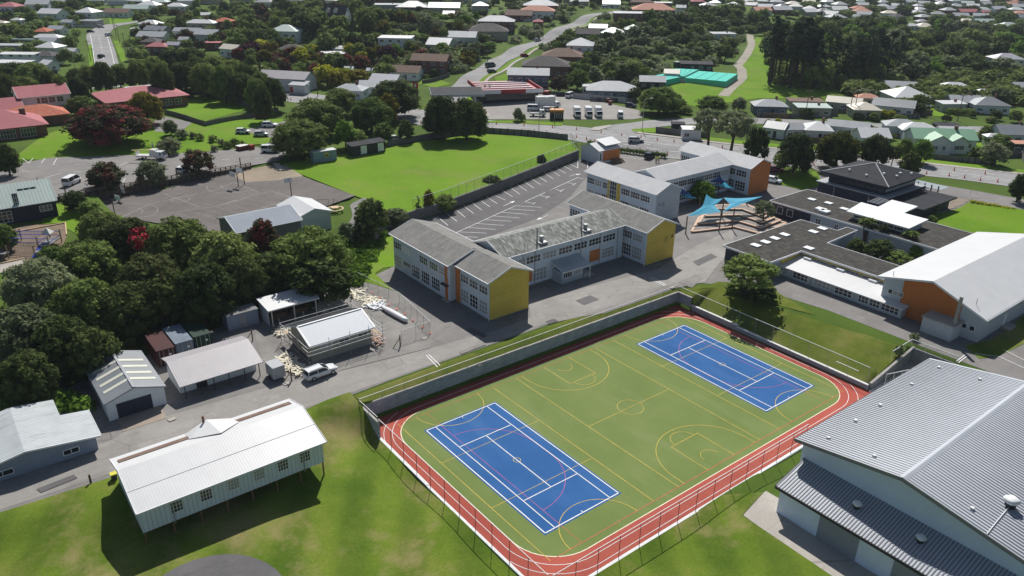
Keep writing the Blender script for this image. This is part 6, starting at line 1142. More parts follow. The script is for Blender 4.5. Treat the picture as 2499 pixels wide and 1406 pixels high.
# netting tunnels
def gp(p, h): return gt(p[0], p[1], h)[:2]
def netb(label, pts, h, rise): 
    P = pts; o = P[0]; z = min(H(*p) for p in P); T = thing('net_tunnel', label, 'shade house', (*o, z)); q = [(a-o[0], b-o[1]) for a, b in P]; part('netting', MB().prism(q, -.3, h), nett, T); m = MB()
    for i in range(5):
        t = i/4; a = (q[0][0]+(q[1][0]-q[0][0])*t, q[0][1]+(q[1][1]-q[0][1])*t); b = (q[3][0]+(q[2][0]-q[3][0])*t, q[3][1]+(q[2][1]-q[3][1])*t); m.bar((*a, h+.03), (*b, h+.03), .12)
    part('frame', m, plain('net_frame', (.02, .2, .17), .7), T)
netb('large turquoise netting house on the far paddock', [gp(p, 2.4) for p in [(1672, 186), (1772, 199), (1801, 179), (1706, 170)]], 2.4, .5); netb('smaller green netting house left of the large turquoise one', [gp(p, 2.2) for p in [(1596, 182), (1625, 196), (1661, 188), (1618, 178)]], 2.2, .5); netb('green netting annex joining the shed and the large netting house', [gp(p, 2.2) for p in [(1656, 184), (1671, 186), (1705, 170), (1646, 166)]], 2.2, .5)
# bins, skip, misc
for px, py, lab, col in ((592, 367, 'dark red flip-top skip by the flax bushes', (.14, .03, .03)), (615, 366, 'small red bin post beside the skip', (.3, .03, .02)), (1334, 231, 'rusty red skip behind the service station', (.25, .06, .04)), (1484, 250, 'rusty box left of another at the back of the gravel lot', (.2, .06, .04)), (1489, 256, 'rusty box right of another at the back of the gravel lot', (.22, .07, .05))):
    x, y, z = gt(px, py); s_ = 1.3 if px in (592, 1334) else .6; T = thing('skip_bin', lab, 'bin', (x, y, z+.1), .3); part('body', MB().hexa([(-s_, -.7*s_, 0), (s_, -.7*s_, 0), (s_, .7*s_, 0), (-s_, .7*s_, 0), (-1.15*s_, -.8*s_, 1.2), (1.15*s_, -.8*s_, 1.2), (1.15*s_, .8*s_, 1.2), (-1.15*s_, .8*s_, 1.2)]), plain('skip_%d' % px, col, .7), T); part('lid', MB().box(-1.1*s_, 1.1*s_, -.8*s_, .8*s_, 1.2, 1.32), offwhite if px == 592 else plain('skip_%d' % px, col), T)
# people
def person(px, py, z, top, legs, lab, pose=0, z3=None):
    x, y = G(px, py, z); T = thing('person', lab, 'person', (x, y, z), CA+pose)
    me = bpy.data.meshes.new('body'); J = [(0, 0, .95), (0, 0, 1.2), (0, 0, 1.42), (0, 0, 1.52), (0, -.01, 1.66), (0, -.01, 1.78), (.2, 0, 1.4), (.28, -.03, 1.12), (.26, -.16, .88), (-.2, 0, 1.4), (-.28, .03, 1.12), (-.25, -.1, .87), (.1, 0, .9), (.12, -.08, .5), (.12, .03, .08), (.12, -.14, .04), (-.1, 0, .9), (-.12, .1, .5), (-.12, .18, .08), (-.12, .03, .04)]
    E_ = [(0, 1), (1, 2), (2, 3), (3, 4), (4, 5), (2, 6), (6, 7), (7, 8), (2, 9), (9, 10), (10, 11), (0, 12), (12, 13), (13, 14), (14, 15), (0, 16), (16, 17), (17, 18), (18, 19)]; R_ = [.15, .14, .16, .06, .1, .08, .07, .05, .04, .07, .05, .04, .1, .07, .05, .045, .1, .07, .05, .045]
    me.from_pydata(J, E_, []); o = ob('body', me, T); sk = o.modifiers.new('skin', 'SKIN'); 
    for i, r in enumerate(R_): me.skin_vertices[0].data[i].radius = (r, r*.8)
    me.skin_vertices[0].data[0].use_root = True; o.modifiers.new('sub', 'SUBSURF').levels = 1
    o.modifiers['sub'].render_levels = 1; me.materials.append(plain('skin_tone', (.35, .2, .14), .6))
    def rr(c, a, b, z): return [(c+a*math.cos(t*math.pi/4), b*math.sin(t*math.pi/4), z) for t in range(8)]
    part('top', MB().loft([rr(0, .17, .14, .92), rr(0, .18, .15, 1.1), rr(0, .23, .16, 1.35), rr(0, .2, .14, 1.44), rr(0, .08, .08, 1.5)]).cyl((.21, 0, 1.4), (.29, -.03, 1.1), .09, .075).cyl((-.21, 0, 1.4), (-.29, .03, 1.1), .09, .075), top, T, smooth=True)
    part('trousers', MB().loft([rr(0, .18, .15, .84), rr(0, .18, .15, .97)]).cyl((.1, 0, .92), (.12, -.08, .5), .12, .09).cyl((.12, -.08, .5), (.12, .03, .1), .09, .07).cyl((-.1, 0, .92), (-.12, .1, .5), .12, .09).cyl((-.12, .1, .5), (-.12, .18, .1), .09, .07), legs, T); part('hair', MB().loft([rr(0, .11, .1, 1.68), rr(0, .115, .11, 1.76), rr(0, .06, .06, 1.83)]), dark, T)
hv = plain('hi_vis_yellow', (.6, .65, .05), .7); ov = plain('hi_vis_orange', (.65, .09, .03), .7)
person(1601, 397, 3.1, hv, navy, 'worker in yellow hi-vis top, left of two beside the black car'); person(1607, 396, 3.1, hv, navy, 'worker in yellow hi-vis top, right of two beside the black car', 1); person(95, 453, 7, ov, navy, 'person in orange top walking in the upper car park'); person(374, 364, 8, trim_white, darkconc, 'person in a pale top standing beyond the works truck')
# ============================================================ VEGETATION
FM = {
 'olive': foliage('leaf_olive', [(.049, .076, .02), (.116, .159, .039), (.22, .268, .076)]),
 'mid': foliage('leaf_mid', [(.046, .083, .02), (.104, .159, .034), (.195, .256, .067)]),
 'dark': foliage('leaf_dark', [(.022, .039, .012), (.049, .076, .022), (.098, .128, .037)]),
 'grey': foliage('leaf_grey_green', [(.067, .088, .044), (.134, .165, .079), (.244, .275, .146)]),
 'bright': foliage('leaf_bright', [(.049, .098, .012), (.098, .183, .018), (.146, .256, .037)]),
 'yellow': foliage('leaf_yellow', [(.122, .146, .012), (.268, .293, .018), (.439, .439, .037)]),
 'gold': foliage('leaf_gold_tinged', [(.024, .041, .01), (.061, .079, .012), (.183, .159, .018)]),
 'redfl': foliage('leaf_red_flowering', [(.022, .032, .015), (.049, .061, .024), (.098, .098, .043)], flower=(.159, .037, .037), fth=.5, fmix=.65),
 'redmany': foliage('leaf_red_many', [(.024, .032, .015), (.055, .055, .024), (.098, .073, .037)], flower=(.293, .037, .049), fth=.5, fmix=.8),
 'redpatch': foliage('leaf_red_patch', [(.024, .037, .012), (.055, .076, .022), (.104, .122, .037)], flower=(.512, .024, .043), fth=.64, fmix=1.),
 'purple': foliage('leaf_purple', [(.024, .012, .017), (.049, .022, .029), (.085, .037, .043)]),
 'pine': foliage('leaf_pine', [(.012, .024, .015), (.024, .044, .024), (.044, .073, .037)]),
}
barkm = plain('tree_bark', (.07, .055, .042), .9, var=.3, sc=2)
def leaf_mesh(name, lobes, per, size, seed, mat, droop=0., core=True):
    """crown of many small leaf-clump faces spread over overlapping lobes; lobes = [(x,y,z,rx,ry,rz)]"""
    r = np.random.default_rng(seed); V = []
    for (cx, cy, cz, rx, ry, rz) in lobes:
        n = max(8, int(per*(rx*ry+ry*rz+rx*rz)/3))
        d = r.normal(size=(n, 3)); d /= np.linalg.norm(d, axis=1)[:, None]; d[:, 2] = np.where(d[:, 2] < -.45, -d[:, 2], d[:, 2])
        rad_ = .72+.36*r.random(n)**.6; c = np.array([cx, cy, cz])+d*np.array([rx, ry, rz])*rad_[:, None]
        nm = d+r.normal(size=(n, 3))*.5; nm[:, 2] += .25; nm /= np.linalg.norm(nm, axis=1)[:, None]
        t = np.cross(nm, r.normal(size=(n, 3))); t /= np.linalg.norm(t, axis=1)[:, None]; b = np.cross(nm, t)
        s = size*(.55+.9*r.random(n))[:, None]; s2 = s*(.5+.5*r.random(n))[:, None]
        V.append(np.stack([c-t*s-b*s2*.4, c+b*s2, c+t*s+b*s2*.2, c-b*s2*.9], 1))
    V = np.concatenate(V).reshape(-1, 3); n = len(V)//4
    if core:
        cv = []; cf = []; base = len(V)
        for (cx, cy, cz, rx, ry, rz) in lobes:
            k = base+len(cv)
            for zc, rr in ((-.6, .35), (-.2, .62), (.25, .6), (.6, .3)):
                for i in range(6): a = i*math.pi/3; cv.append((cx+rx*rr*math.cos(a), cy+ry*rr*math.sin(a), cz+rz*zc))
            for a in range(3):
                for i in range(6): j = (i+1) % 6; cf.append((k+a*6+i, k+a*6+j, k+a*6+6+j, k+a*6+6+i))
            cf.append(tuple(k+18+i for i in range(6))); cf.append(tuple(k+i for i in range(6))[::-1])
        V = np.concatenate([V, np.array(cv)])
    me = bpy.data.meshes.new(name); me.vertices.add(len(V)); me.vertices.foreach_set('co', V.astype(np.float32).ravel())
    li = list(range(4*n)); ls = list(range(0, 4*n, 4)); lt = [4]*n
    if core:
        for f in cf: ls.append(len(li)); lt.append(len(f)); li += list(f)
    me.loops.add(len(li)); me.loops.foreach_set('vertex_index', np.array(li, np.int32)); me.polygons.add(len(ls)); me.polygons.foreach_set('loop_start', np.array(ls, np.int32)); me.polygons.foreach_set('loop_total', np.array(lt, np.int32))
    me.update(calc_edges=True); me.materials.append(mat); return me
def trunk_mesh(h, r0, limbs, seed, spread=.6):
    q = random.Random(seed); m = MB(); p = Vector((0, 0, -.5)); t = Vector((q.uniform(-.1, .1)*h, q.uniform(-.1, .1)*h, h*.5)); m.cyl(p, t, r0, r0*.75, 8)
    for i in range(limbs):
        a = i*2*math.pi/limbs+q.uniform(-.4, .4); e = t+Vector((math.cos(a)*h*spread*q.uniform(.6, 1), math.sin(a)*h*spread*q.uniform(.6, 1), h*q.uniform(.3, .55))); md = t.lerp(e, .5)+Vector((0, 0, h*.06)); m.cyl(t, md, r0*.6, r0*.42, 7); m.cyl(md, e, r0*.42, r0*.15, 6)
        e2 = md+Vector((math.cos(a+.8)*h*.2, math.sin(a+.8)*h*.2, h*.2)); m.cyl(md, e2, r0*.3, r0*.1, 5)
    return m.mesh('trunk', barkm)
def dome(R, Hc, n, seed, zb=0., lr=(.26, .42), flat=.8, inner=True, top=1.):
    """lobes of a broad crown: radius R, crown height Hc, base zb"""
    q = random.Random(seed); out = []
    for i in range(n):
        t = (i+.5)/n; z = 1-1.6*t; a = i*2.39996+q.uniform(-.3, .3); rr = math.sqrt(max(0, 1-z*z))*q.uniform(.82, 1.08); k = R*q.uniform(*lr)
        out.append((R*.74*rr*math.cos(a), R*.74*rr*math.sin(a), zb+Hc*(.42+.42*z*top)+q.uniform(-.05, .05)*Hc, k, k*q.uniform(.85, 1.15), k*flat*q.uniform(.8, 1.1)))
    if inner: out.append((0, 0, zb+Hc*.45, R*.6, R*.6, Hc*.38))
    return out
PROTO = {}
def proto(key, fn): PROTO[key] = fn()
# near-size prototypes are built at true size; (crown mesh, trunk mesh, R, H)
def mkround(R, H_, n, per, size, seed, zb=.1, **k): return (leaf_mesh('crown', dome(R, H_*(1-zb), n, seed, H_*zb, **k), per, size, seed, FM['mid']), trunk_mesh(H_*.75, R*.055+.08, 5, seed, R/H_*.75), R, H_)
for i in range(4): PROTO['big%d' % i] = mkround(6., 10., 52+6*i, 52, .26, 10+i, .02, lr=(.18, .3))
for i in range(4): PROTO['med%d' % i] = mkround(3.2, 6.4, 30+3*i, 50, .22, 30+i, .04, lr=(.22, .36))
for i in range(3): PROTO['open%d' % i] = mkround(3.8, 6.5, 30, 60, .19, 50+i, .36, lr=(.2, .33), flat=.55, inner=False)
for i in range(3): PROTO['shrub%d' % i] = mkround(1.4, 2., 12, 60, .15, 60+i, .02, lr=(.3, .5))
for i in range(5): PROTO['far%d' % i] = mkround(3.6, 6.5, 15+i, 10, .55, 70+i, .1, lr=(.28, .45))
for i in range(3): PROTO['layer%d' % i] = mkround(7., 11., 60, 40, .26, 80+i, .05, lr=(.16, .28), flat=.35)
def conemesh(R, H_, n, per, size, seed, zb=.1):
    q = random.Random(seed); L = []
    for i in range(n):
        t = i/n; z = H_*(zb+(1-zb)*t); rr = R*(1-t)**.8; 
        for j in range(max(1, int(5*(1-t)+1))): a = q.uniform(0, 6.28); L.append((rr*.6*math.cos(a), rr*.6*math.sin(a), z, max(.25, rr*.5), max(.25, rr*.5), max(.3, R*.3)))
    return (leaf_mesh('crown', L, per, size, seed, FM['dark']), trunk_mesh(H_*.6, R*.08+.05, 2, seed, .1), R, H_)
for i in range(2): PROTO['cone%d' % i] = conemesh(1.3, 6., 9, 50, .2, 90+i)
def pinemesh(seed):
    q = random.Random(seed); L = []; H_ = 26.
    for i in range(34): t = q.random(); z = H_*(.42+.56*t); rr = 3.6*(1-.75*t); a = q.uniform(0, 6.28); d = rr*q.uniform(.3, 1); k = q.uniform(.7, 1.3)*(1.15-.5*t); L.append((d*math.cos(a), d*math.sin(a), z, k*1.2, k*1.2, k*.8))
    m = MB().cyl((0, 0, -.5), (q.uniform(-.4, .4), 0, H_*.95), .38, .1, 8)
    for i in range(14): z = H_*(.3+.04*i); a = q.uniform(0, 6.28); m.cyl((0, 0, z), (2.4*math.cos(a), 2.4*math.sin(a), z+.6), .08, .03, 5)
    return (leaf_mesh('crown', L, 16, .42, seed, FM['pine'], core=False), m.mesh('trunk', barkm), 3.6, H_)
for i in range(3): PROTO['pine%d' % i] = pinemesh(100+i)
def palmmesh(seed, h=4.5):
    q = random.Random(seed); m = MB(); V = MB()
    for b in range(3):
        bx, by = q.uniform(-.6, .6), q.uniform(-.6, .6); hh = h*q.uniform(.75, 1); m.cyl((0, 0, 0), (bx, by, hh), .13, .1, 7)
        for i in range(46):
            a = q.uniform(0, 6.28); e = q.uniform(-.5, 1.2); l = q.uniform(.7, 1.1); d = Vector((math.cos(a)*math.cos(e), math.sin(a)*math.cos(e), math.sin(e))); s = Vector((-math.sin(a), math.cos(a), 0))*.06; p = Vector((bx, by, hh)); t = p+d*l-Vector((0, 0, .25*l*l)); V.poly([p-s, p+d*l*.5-s*1.6, t, p+d*l*.5+s*1.6])
    return (V.mesh('crown', FM['mid']), m.mesh('trunk', barkm), 1.5, h)
for i in range(2): PROTO['cabbage%d' % i] = palmmesh(110+i)
def hedge_obj(label, a, b, w=1.4, h=1.4, mat=None, z=None, name='hedge'):
    A = Vector((*a, 0)); B = Vector((*b, 0)); l = (B-A).length; n = max(2, int(l/.9)); r = random.Random(int(l*10)); L = []
    for i in range(n+1): L.append((l*i/n, r.uniform(-.1, .1), h*.45, .75, w*.5, h*.5))
    me = leaf_mesh(name, L, 130, .16, 5, mat or FM['dark']); x, y = a; return ob(name, me, None, (x, y, H(x, y) if z is None else z), math.atan2(B.y-A.y, B.x-A.x), label=label, category='hedge')
trc = random.Random(77)
def tree_at(x, y, z, kind, mat, R, Hh, label, group=None, name='tree', cat='tree'):
    ks = [k for k in PROTO if k.rstrip('0123456789') == kind]; cm, tm, r0, h0 = PROTO[trc.choice(ks)]
    T = thing(name, label, cat, (x, y, z), trc.uniform(0, 6.28), group); T.scale = (R/r0, R/r0*trc.uniform(.92, 1.08), Hh/h0)
    c = ob('crown', cm, T)
    c.material_slots[0].link = 'OBJECT'; c.material_slots[0].material = FM[mat]; ob('trunk', tm, T) if not kind.startswith(('shrub',)) else ob('stem', tm, T); return T
def tree(px, py, Wpx, Hh, kind, mat, label, group=None, name='tree', cat='tree', cf=.6):
    """px,py = centre of the crown in the photograph, Wpx its width there"""
    x, y, z = gt(px, py, Hh*cf); d = PX(x, y, z+Hh*cf)[2]; return tree_at(x, y, z, kind, mat, Wpx*d/F/2, Hh, label, group, name, cat)
wg = 'trees of the dark wood left of the sheds'
for a in [
 (95, 690, 190, 10.5, 'big', 'grey', 'grey green tree at the left edge of the wood below the playground'), (60, 810, 190, 10, 'big', 'grey', 'grey green tree lowest on the left side of the wood'), (215, 640, 170, 9.5, 'big', 'mid', 'green tree just below the playground in the wood'),
 (300, 585, 190, 10.5, 'big', 'redpatch', 'tree with bright red blossom patch at the top of the wood'), (250, 560, 120, 9, 'big', 'olive', 'tree at the upper left of the wood beside the lawn'), (440, 590, 190, 10.5, 'big', 'olive', 'olive green tree right of the red blossomed one'), (545, 620, 180, 11, 'big', 'olive', 'olive dome topped tree at the right of the wood before the prefab'),
 (370, 680, 190, 10, 'big', 'redpatch', 'tree tinged reddish in the middle of the wood'), (200, 740, 180, 10, 'big', 'mid', 'yellowish green tree in the lower middle of the wood'), (140, 640, 110, 8, 'med', 'mid', 'smaller tree between the playground and the wood'), (490, 700, 180, 10, 'big', 'dark', 'dark tree above the containers in the wood'),
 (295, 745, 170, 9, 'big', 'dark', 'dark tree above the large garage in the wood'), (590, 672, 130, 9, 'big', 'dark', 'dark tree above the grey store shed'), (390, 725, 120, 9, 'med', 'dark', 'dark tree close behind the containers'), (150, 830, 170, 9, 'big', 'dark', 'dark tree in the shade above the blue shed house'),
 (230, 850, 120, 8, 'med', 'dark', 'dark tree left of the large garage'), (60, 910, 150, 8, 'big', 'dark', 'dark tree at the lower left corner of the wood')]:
    t_ = tree(*a, group=None)
    if 'bright red blossom' in a[6]:
        bl_ = [(*G(px_, py_, 13.2 if py_ < 590 else 12.4), 13.2 if py_ < 590 else 12.4, r_, r_, r_*.8) for px_, py_, r_ in ((330, 570, 1.1), (342, 584, 1.), (352, 578, .8), (326, 588, .9), (338, 600, .8), (345, 560, .6))]
        bpy.context.view_layer.update(); o_ = ob('blossom', leaf_mesh('blossom', bl_, 60, .2, 8, plain('blossom_red', (.34, .015, .035), .8, .1, var=.45), core=False), t_); o_.matrix_parent_inverse = t_.matrix_world.inverted()
tree(757, 612, 215, 12, 'layer', 'mid', 'broad dark tree with layered boughs below the white prefab'); tree(780, 675, 170, 8, 'med', 'dark', 'dark shaded shrubby tree at the foot of the layered tree'); tree(680, 655, 140, 8.5, 'med', 'dark', 'dark low tree between the wood and the carport')
tree(640, 572, 75, 8, 'med', 'redmany', 'slim red blossomed tree at the corner of the grey prefab'); tree(905, 522, 90, 8.5, 'med', 'dark', 'dark round headed tree by the curved path'); tree(846, 562, 48, 4.5, 'med', 'grey', 'small grey green bush tree right of the white prefab')
tree(885, 560, 60, 5, 'med', 'dark', 'low dark tree below the curved path'); tree(965, 525, 75, 3.8, 'med', 'grey', 'pale spreading bush at the end of the field wall'); tree(1020, 497, 22, 4.8, 'cone', 'mid', 'narrow spiky shrub at the near end of the wire fence'); tree(1046, 483, 32, 5, 'med', 'gold', 'orange tipped tall bush by the wire fence'); tree(1085, 490, 60, 4, 'med', 'mid', 'rounded bush clump beside the orange tipped one')
tree(1200, 438, 48, 2.6, 'med', 'dark', 'dark bush on the wall halfway along the wire fence'); tree(1322, 388, 26, 3.4, 'med', 'dark', 'small dark bush high on the wire fence wall'); tree(1441, 348, 22, 2, 'shrub', 'mid', 'small bush behind the white classroom roof')
tree(1828, 658, 156, 7.4, 'open', 'mid', 'spreading round headed tree on the grass bank', cf=.7); tree(1850, 715, 100, 2.2, 'shrub', 'dark', 'low dark bush under the spreading tree on the bank', cf=.4, name='bush', cat='bush'); tree(1800, 700, 60, 1.6, 'shrub', 'mid', 'small bush left of the one under the spreading tree', cf=.4, name='bush', cat='bush')
tree(1716, 462, 66, 5.5, 'med', 'bright', 'bright green tree between the shade sails'); tree(1868, 506, 58, 5.8, 'open', 'grey', 'feathery grey green tree on the stepped seating', cf=.72)
# trees along the street, right of centre
for a in [(1735, 300, 95, 11, 'open', 'grey', 'tall open crowned tree right of the junction'), (1790, 312, 110, 12, 'open', 'grey', 'open crowned tree with bare limbs behind the far school block'), (1848, 345, 70, 11, 'med', 'dark', 'dark upright tree just past the far school block'), (1945, 362, 105, 11, 'big', 'dark', 'big dark tree nearest the orange end wall'), (2048, 355, 110, 10, 'big', 'gold', 'brown tinged tree left of the pyramid roof'),
          (2138, 358, 80, 9, 'big', 'dark', 'dark tree directly behind the pyramid roof'), (2224, 397, 55, 7.5, 'med', 'dark', 'round dark tree right of the pyramid roof tip'), (2210, 360, 45, 7, 'med', 'mid', 'tree left of the green roofed white house'), (2253, 362, 55, 7, 'med', 'bright', 'light green tree in front of the green roofed white house'), (2428, 368, 75, 6.5, 'med', 'grey', 'pale topped rounded tree right of the green roofed house'),
          (2380, 372, 30, 4, 'shrub', 'dark', 'small dark shrub by the pale topped tree'), (2440, 340, 70, 4, 'med', 'mid', 'low bush behind the pale topped tree'), (2492, 450, 50, 7, 'med', 'dark', 'dark tree cut by the right edge above the lawn'), (2180, 378, 40, 6, 'open', 'dark', 'small open tree between two dark street trees'), (1905, 395, 40, 6, 'open', 'mid', 'thin tree by the maroon car')]: tree(*a)
# garden court
for a in [(2115, 562, 62, 5, 'cabbage', 'mid', 'tall cabbage tree clump in the garden court'), (2155, 575, 40, 4.4, 'cabbage', 'dark', 'shorter cabbage tree right of the tall clump'), (2220, 590, 56, 4.4, 'cabbage', 'mid', 'cabbage tree near the white gabled hall roof'), (2148, 605, 80, 4.4, 'med', 'dark', 'dark bush in the middle of the garden court'), (2190, 628, 70, 3.2, 'med', 'mid', 'green bush against the white hall roof'), (2090, 598, 50, 3.6, 'med', 'dark', 'dark bush at the left end of the garden court'), (2240, 612, 40, 3, 'med', 'bright', 'light bush at the right end of the garden court')]: tree(*a)
for a in [(2270, 508, 60, 1.8, 'shrub', 'grey', 'scrubby low bush beside the foyer'), (2276, 535, 26, 1.6, 'shrub', 'mid', 'small shrub at the lawn tip by the white T roof'), (2195, 855, 22, 1.8, 'shrub', 'grey', 'dry tussock at the top of the sunken yard'), (2225, 850, 26, 1.2, 'shrub', 'grey', 'low dry tussock along the yard railing')]: tree(*a, name='bush', cat='bush', cf=.5)
hb = [gt(*p)[:2] for p in ((2375, 494), (2420, 506), (2470, 510))]; hedge_obj('low flower bed hedge edging the curved garden lawn', hb[0], hb[2], 1.6, .6, FM['yellow']); hedge_obj('clipped dark hedge behind the parked black car', G(1516, 372, 3.1), G(1622, 386, 3.1), 1.6, 1.6, FM['mid'], 3.1)
hedge_obj('clipped square hedge in front of the grey roofed houses at right', gt(2312, 279)[:2], gt(2372, 282)[:2], 3, 2.4, FM['mid']); hedge_obj('dark trimmed hedge along the long depot wall', gt(0, 104)[:2], gt(130, 101)[:2], 2.5, 2.5, FM['dark']); hedge_obj('long trimmed hedge below the cream two storey house', gt(1030, 38)[:2], gt(1095, 42)[:2], 3, 3, FM['mid'])
# church side
for a in [(262, 292, 195, 10.5, 'big', 'redmany', 'wide dark red flowering tree casting a shadow on the church lawn'), (353, 254, 92, 10, 'big', 'gold', 'dense dome shaped tree golden at its crown'), (414, 307, 42, 4.6, 'med', 'grey', 'round pale bush below the golden dome tree'), (410, 352, 60, 4.6, 'med', 'grey', 'round pale bush right of the works truck'), (442, 325, 36, 2.6, 'shrub', 'grey', 'flax like bush right of the pale round bush'),
          (480, 388, 86, 6.5, 'med', 'redfl', 'red tinged tree above the right of the timber wall'), (367, 415, 76, 6.2, 'med', 'grey', 'grey green tree in the middle of the timber wall'), (255, 422, 92, 6.6, 'med', 'redfl', 'red tinged tree above the left of the timber wall'), (180, 485, 60, 4.5, 'med', 'dark', 'dark bush at the left end of the timber wall'), (215, 505, 60, 3, 'shrub', 'mid', 'flax bushes beside the ball court corner'),
          (12, 380, 60, 8, 'med', 'dark', 'dark tree at the left edge by the brick hall'), (10, 570, 60, 5, 'med', 'mid', 'tree at the left edge beside the playground'), (196, 252, 70, 6, 'med', 'olive', 'low dark trees left of the golden dome tree'), (667, 222, 68, 11, 'big', 'dark', 'dark tree with visible trunk before the long grey hall'), (635, 205, 60, 12, 'big', 'mid', 'tall tree left of the dark trunked one'),
          (770, 275, 150, 11, 'big', 'olive', 'large olive tree at the head of the field'), (730, 325, 145, 10, 'big', 'olive', 'large olive tree behind the blue container store'), (840, 320, 58, 8, 'med', 'bright', 'slim bright green tree above the black store'), (875, 338, 50, 5, 'med', 'mid', 'low conical tree behind the black store'), (905, 270, 110, 11, 'big', 'mid', 'green tree in the middle of the clump at the head of the field'),
          (945, 258, 55, 10, 'med', 'gold', 'yellow tipped tree in the clump at the head of the field'), (960, 230, 130, 12, 'big', 'dark', 'dark broad tree at the back of the clump by the service station'), (935, 318, 55, 6, 'med', 'mid', 'small round tree above the field corner'), (990, 312, 44, 6.5, 'med', 'dark', 'small dark round tree near the field fence'), (830, 240, 90, 9, 'big', 'olive', 'brownish tree at the left rear of the clump'),
          (1075, 275, 105, 13, 'big', 'dark', 'left half of the great dark twin tree by the field'), (1138, 278, 110, 12.5, 'big', 'dark', 'right half of the great dark twin tree by the field'),
          (1264, 275, 28, 4.5, 'med', 'grey', 'grey bush on the verge before the forecourt'), (1275, 285, 20, 2.6, 'shrub', 'mid', 'small bush right of the grey verge bush'), (1365, 200, 50, 6.5, 'med', 'redfl', 'reddish tree below the blue two storey house'), (1410, 188, 60, 8, 'med', 'mid', 'green tree right of the reddish one'), (1610, 238, 115, 9, 'big', 'mid', 'wide green bush tree at the right of the gravel lot'), (1550, 225, 40, 5, 'med', 'dark', 'dark tree before the low grey roofed house'),
          (1740, 250, 80, 6, 'med', 'mid', 'green tree at the foot of the paddock track'), (1805, 250, 40, 5, 'med', 'grey', 'grey tree near the blue walled cottage')]: tree(*a)
for i, (px, py) in enumerate([(470, 330), (487, 334), (520, 338), (540, 348), (555, 352), (572, 346), (522, 362), (590, 352)]): tree(px, py, 20+3*(i % 3), 1.9, 'shrub', ('grey', 'mid', 'olive')[i % 3], 'small flax bush in the strip of planting below the church lawn', 'flax bushes below the church lawn', 'bush', 'bush', .5)
# behind the kindergarten: tall belt
for i, (px, py, w_) in enumerate([(370, 165, 80), (420, 150, 90), (470, 148, 90), (520, 160, 90), (560, 180, 80), (600, 190, 70), (440, 182, 80), (500, 186, 85), (545, 194, 80), (590, 206, 75), (480, 168, 80), (570, 178, 80), (625, 222, 60), (640, 240, 50), (395, 190, 60), (335, 175, 60)]): tree(px, py, w_, 11+i % 3, 'big', ('mid', 'dark', 'dark', 'olive')[i % 4], 'tall dark tree in the belt behind the kindergarten lawn', 'tall trees behind the kindergarten')
for i, (px, py, w_) in enumerate([(30, 175, 100), (85, 180, 100), (15, 210, 70), (60, 210, 80), (120, 200, 50), (150, 215, 50), (185, 190, 60), (215, 185, 70), (250, 180, 60), (290, 180, 60), (185, 215, 60)]): tree(px, py, w_, 9+i % 3, 'big', ('dark', 'mid', 'dark', 'olive')[i % 4], 'dark tree in the row behind the red roofed church buildings', 'trees behind the church buildings')
rp = random.Random(9)
for i in range(26):
    px = rp.uniform(1862, 1990); py = rp.uniform(198, 214)+(px-1862)*.03; x, y, z = gt(px, py); hh = rp.uniform(22, 29)*(1 if px < 1960 else .85); tree_at(x, y, z, 'pine', 'pine', hh*.19, hh, 'tall dark pine in the dense stand beyond the paddock', 'pines of the dense stand', 'pine_tree')
for px, py, hh in ((2085, 205, 20), (2125, 205, 23), (2145, 208, 20), (2185, 195, 19), (2265, 105, 15), (2290, 105, 16), (2330, 100, 14), (2200, 40, 15), (2190, 45, 16), (2000, 60, 14), (2010, 205, 22), (2030, 207, 20), (2052, 205, 19), (2075, 208, 22), (2100, 210, 24), (2115, 212, 21), (2160, 208, 22), (2135, 200, 20)): x, y, z = gt(px, py); tree_at(x, y, z, 'pine', 'pine', hh*.2, hh, 'single dark conifer standing right of the dense pine stand', 'scattered dark conifers', 'pine_tree')
for px, py, hh, lab in ((863, 65, 9, 'pointed cypress right of the white gabled house'), (640, 190, 9, 'left one of two cypresses before the long grey hall'), (673, 188, 8, 'right one of two cypresses before the long grey hall'), (455, 62, 9, 'dark palm like tree among the left hand roofs')): x, y, z = gt(px, py+20); tree_at(x, y, z, 'cone', 'dark', hh*.18, hh, lab, None, 'cypress')
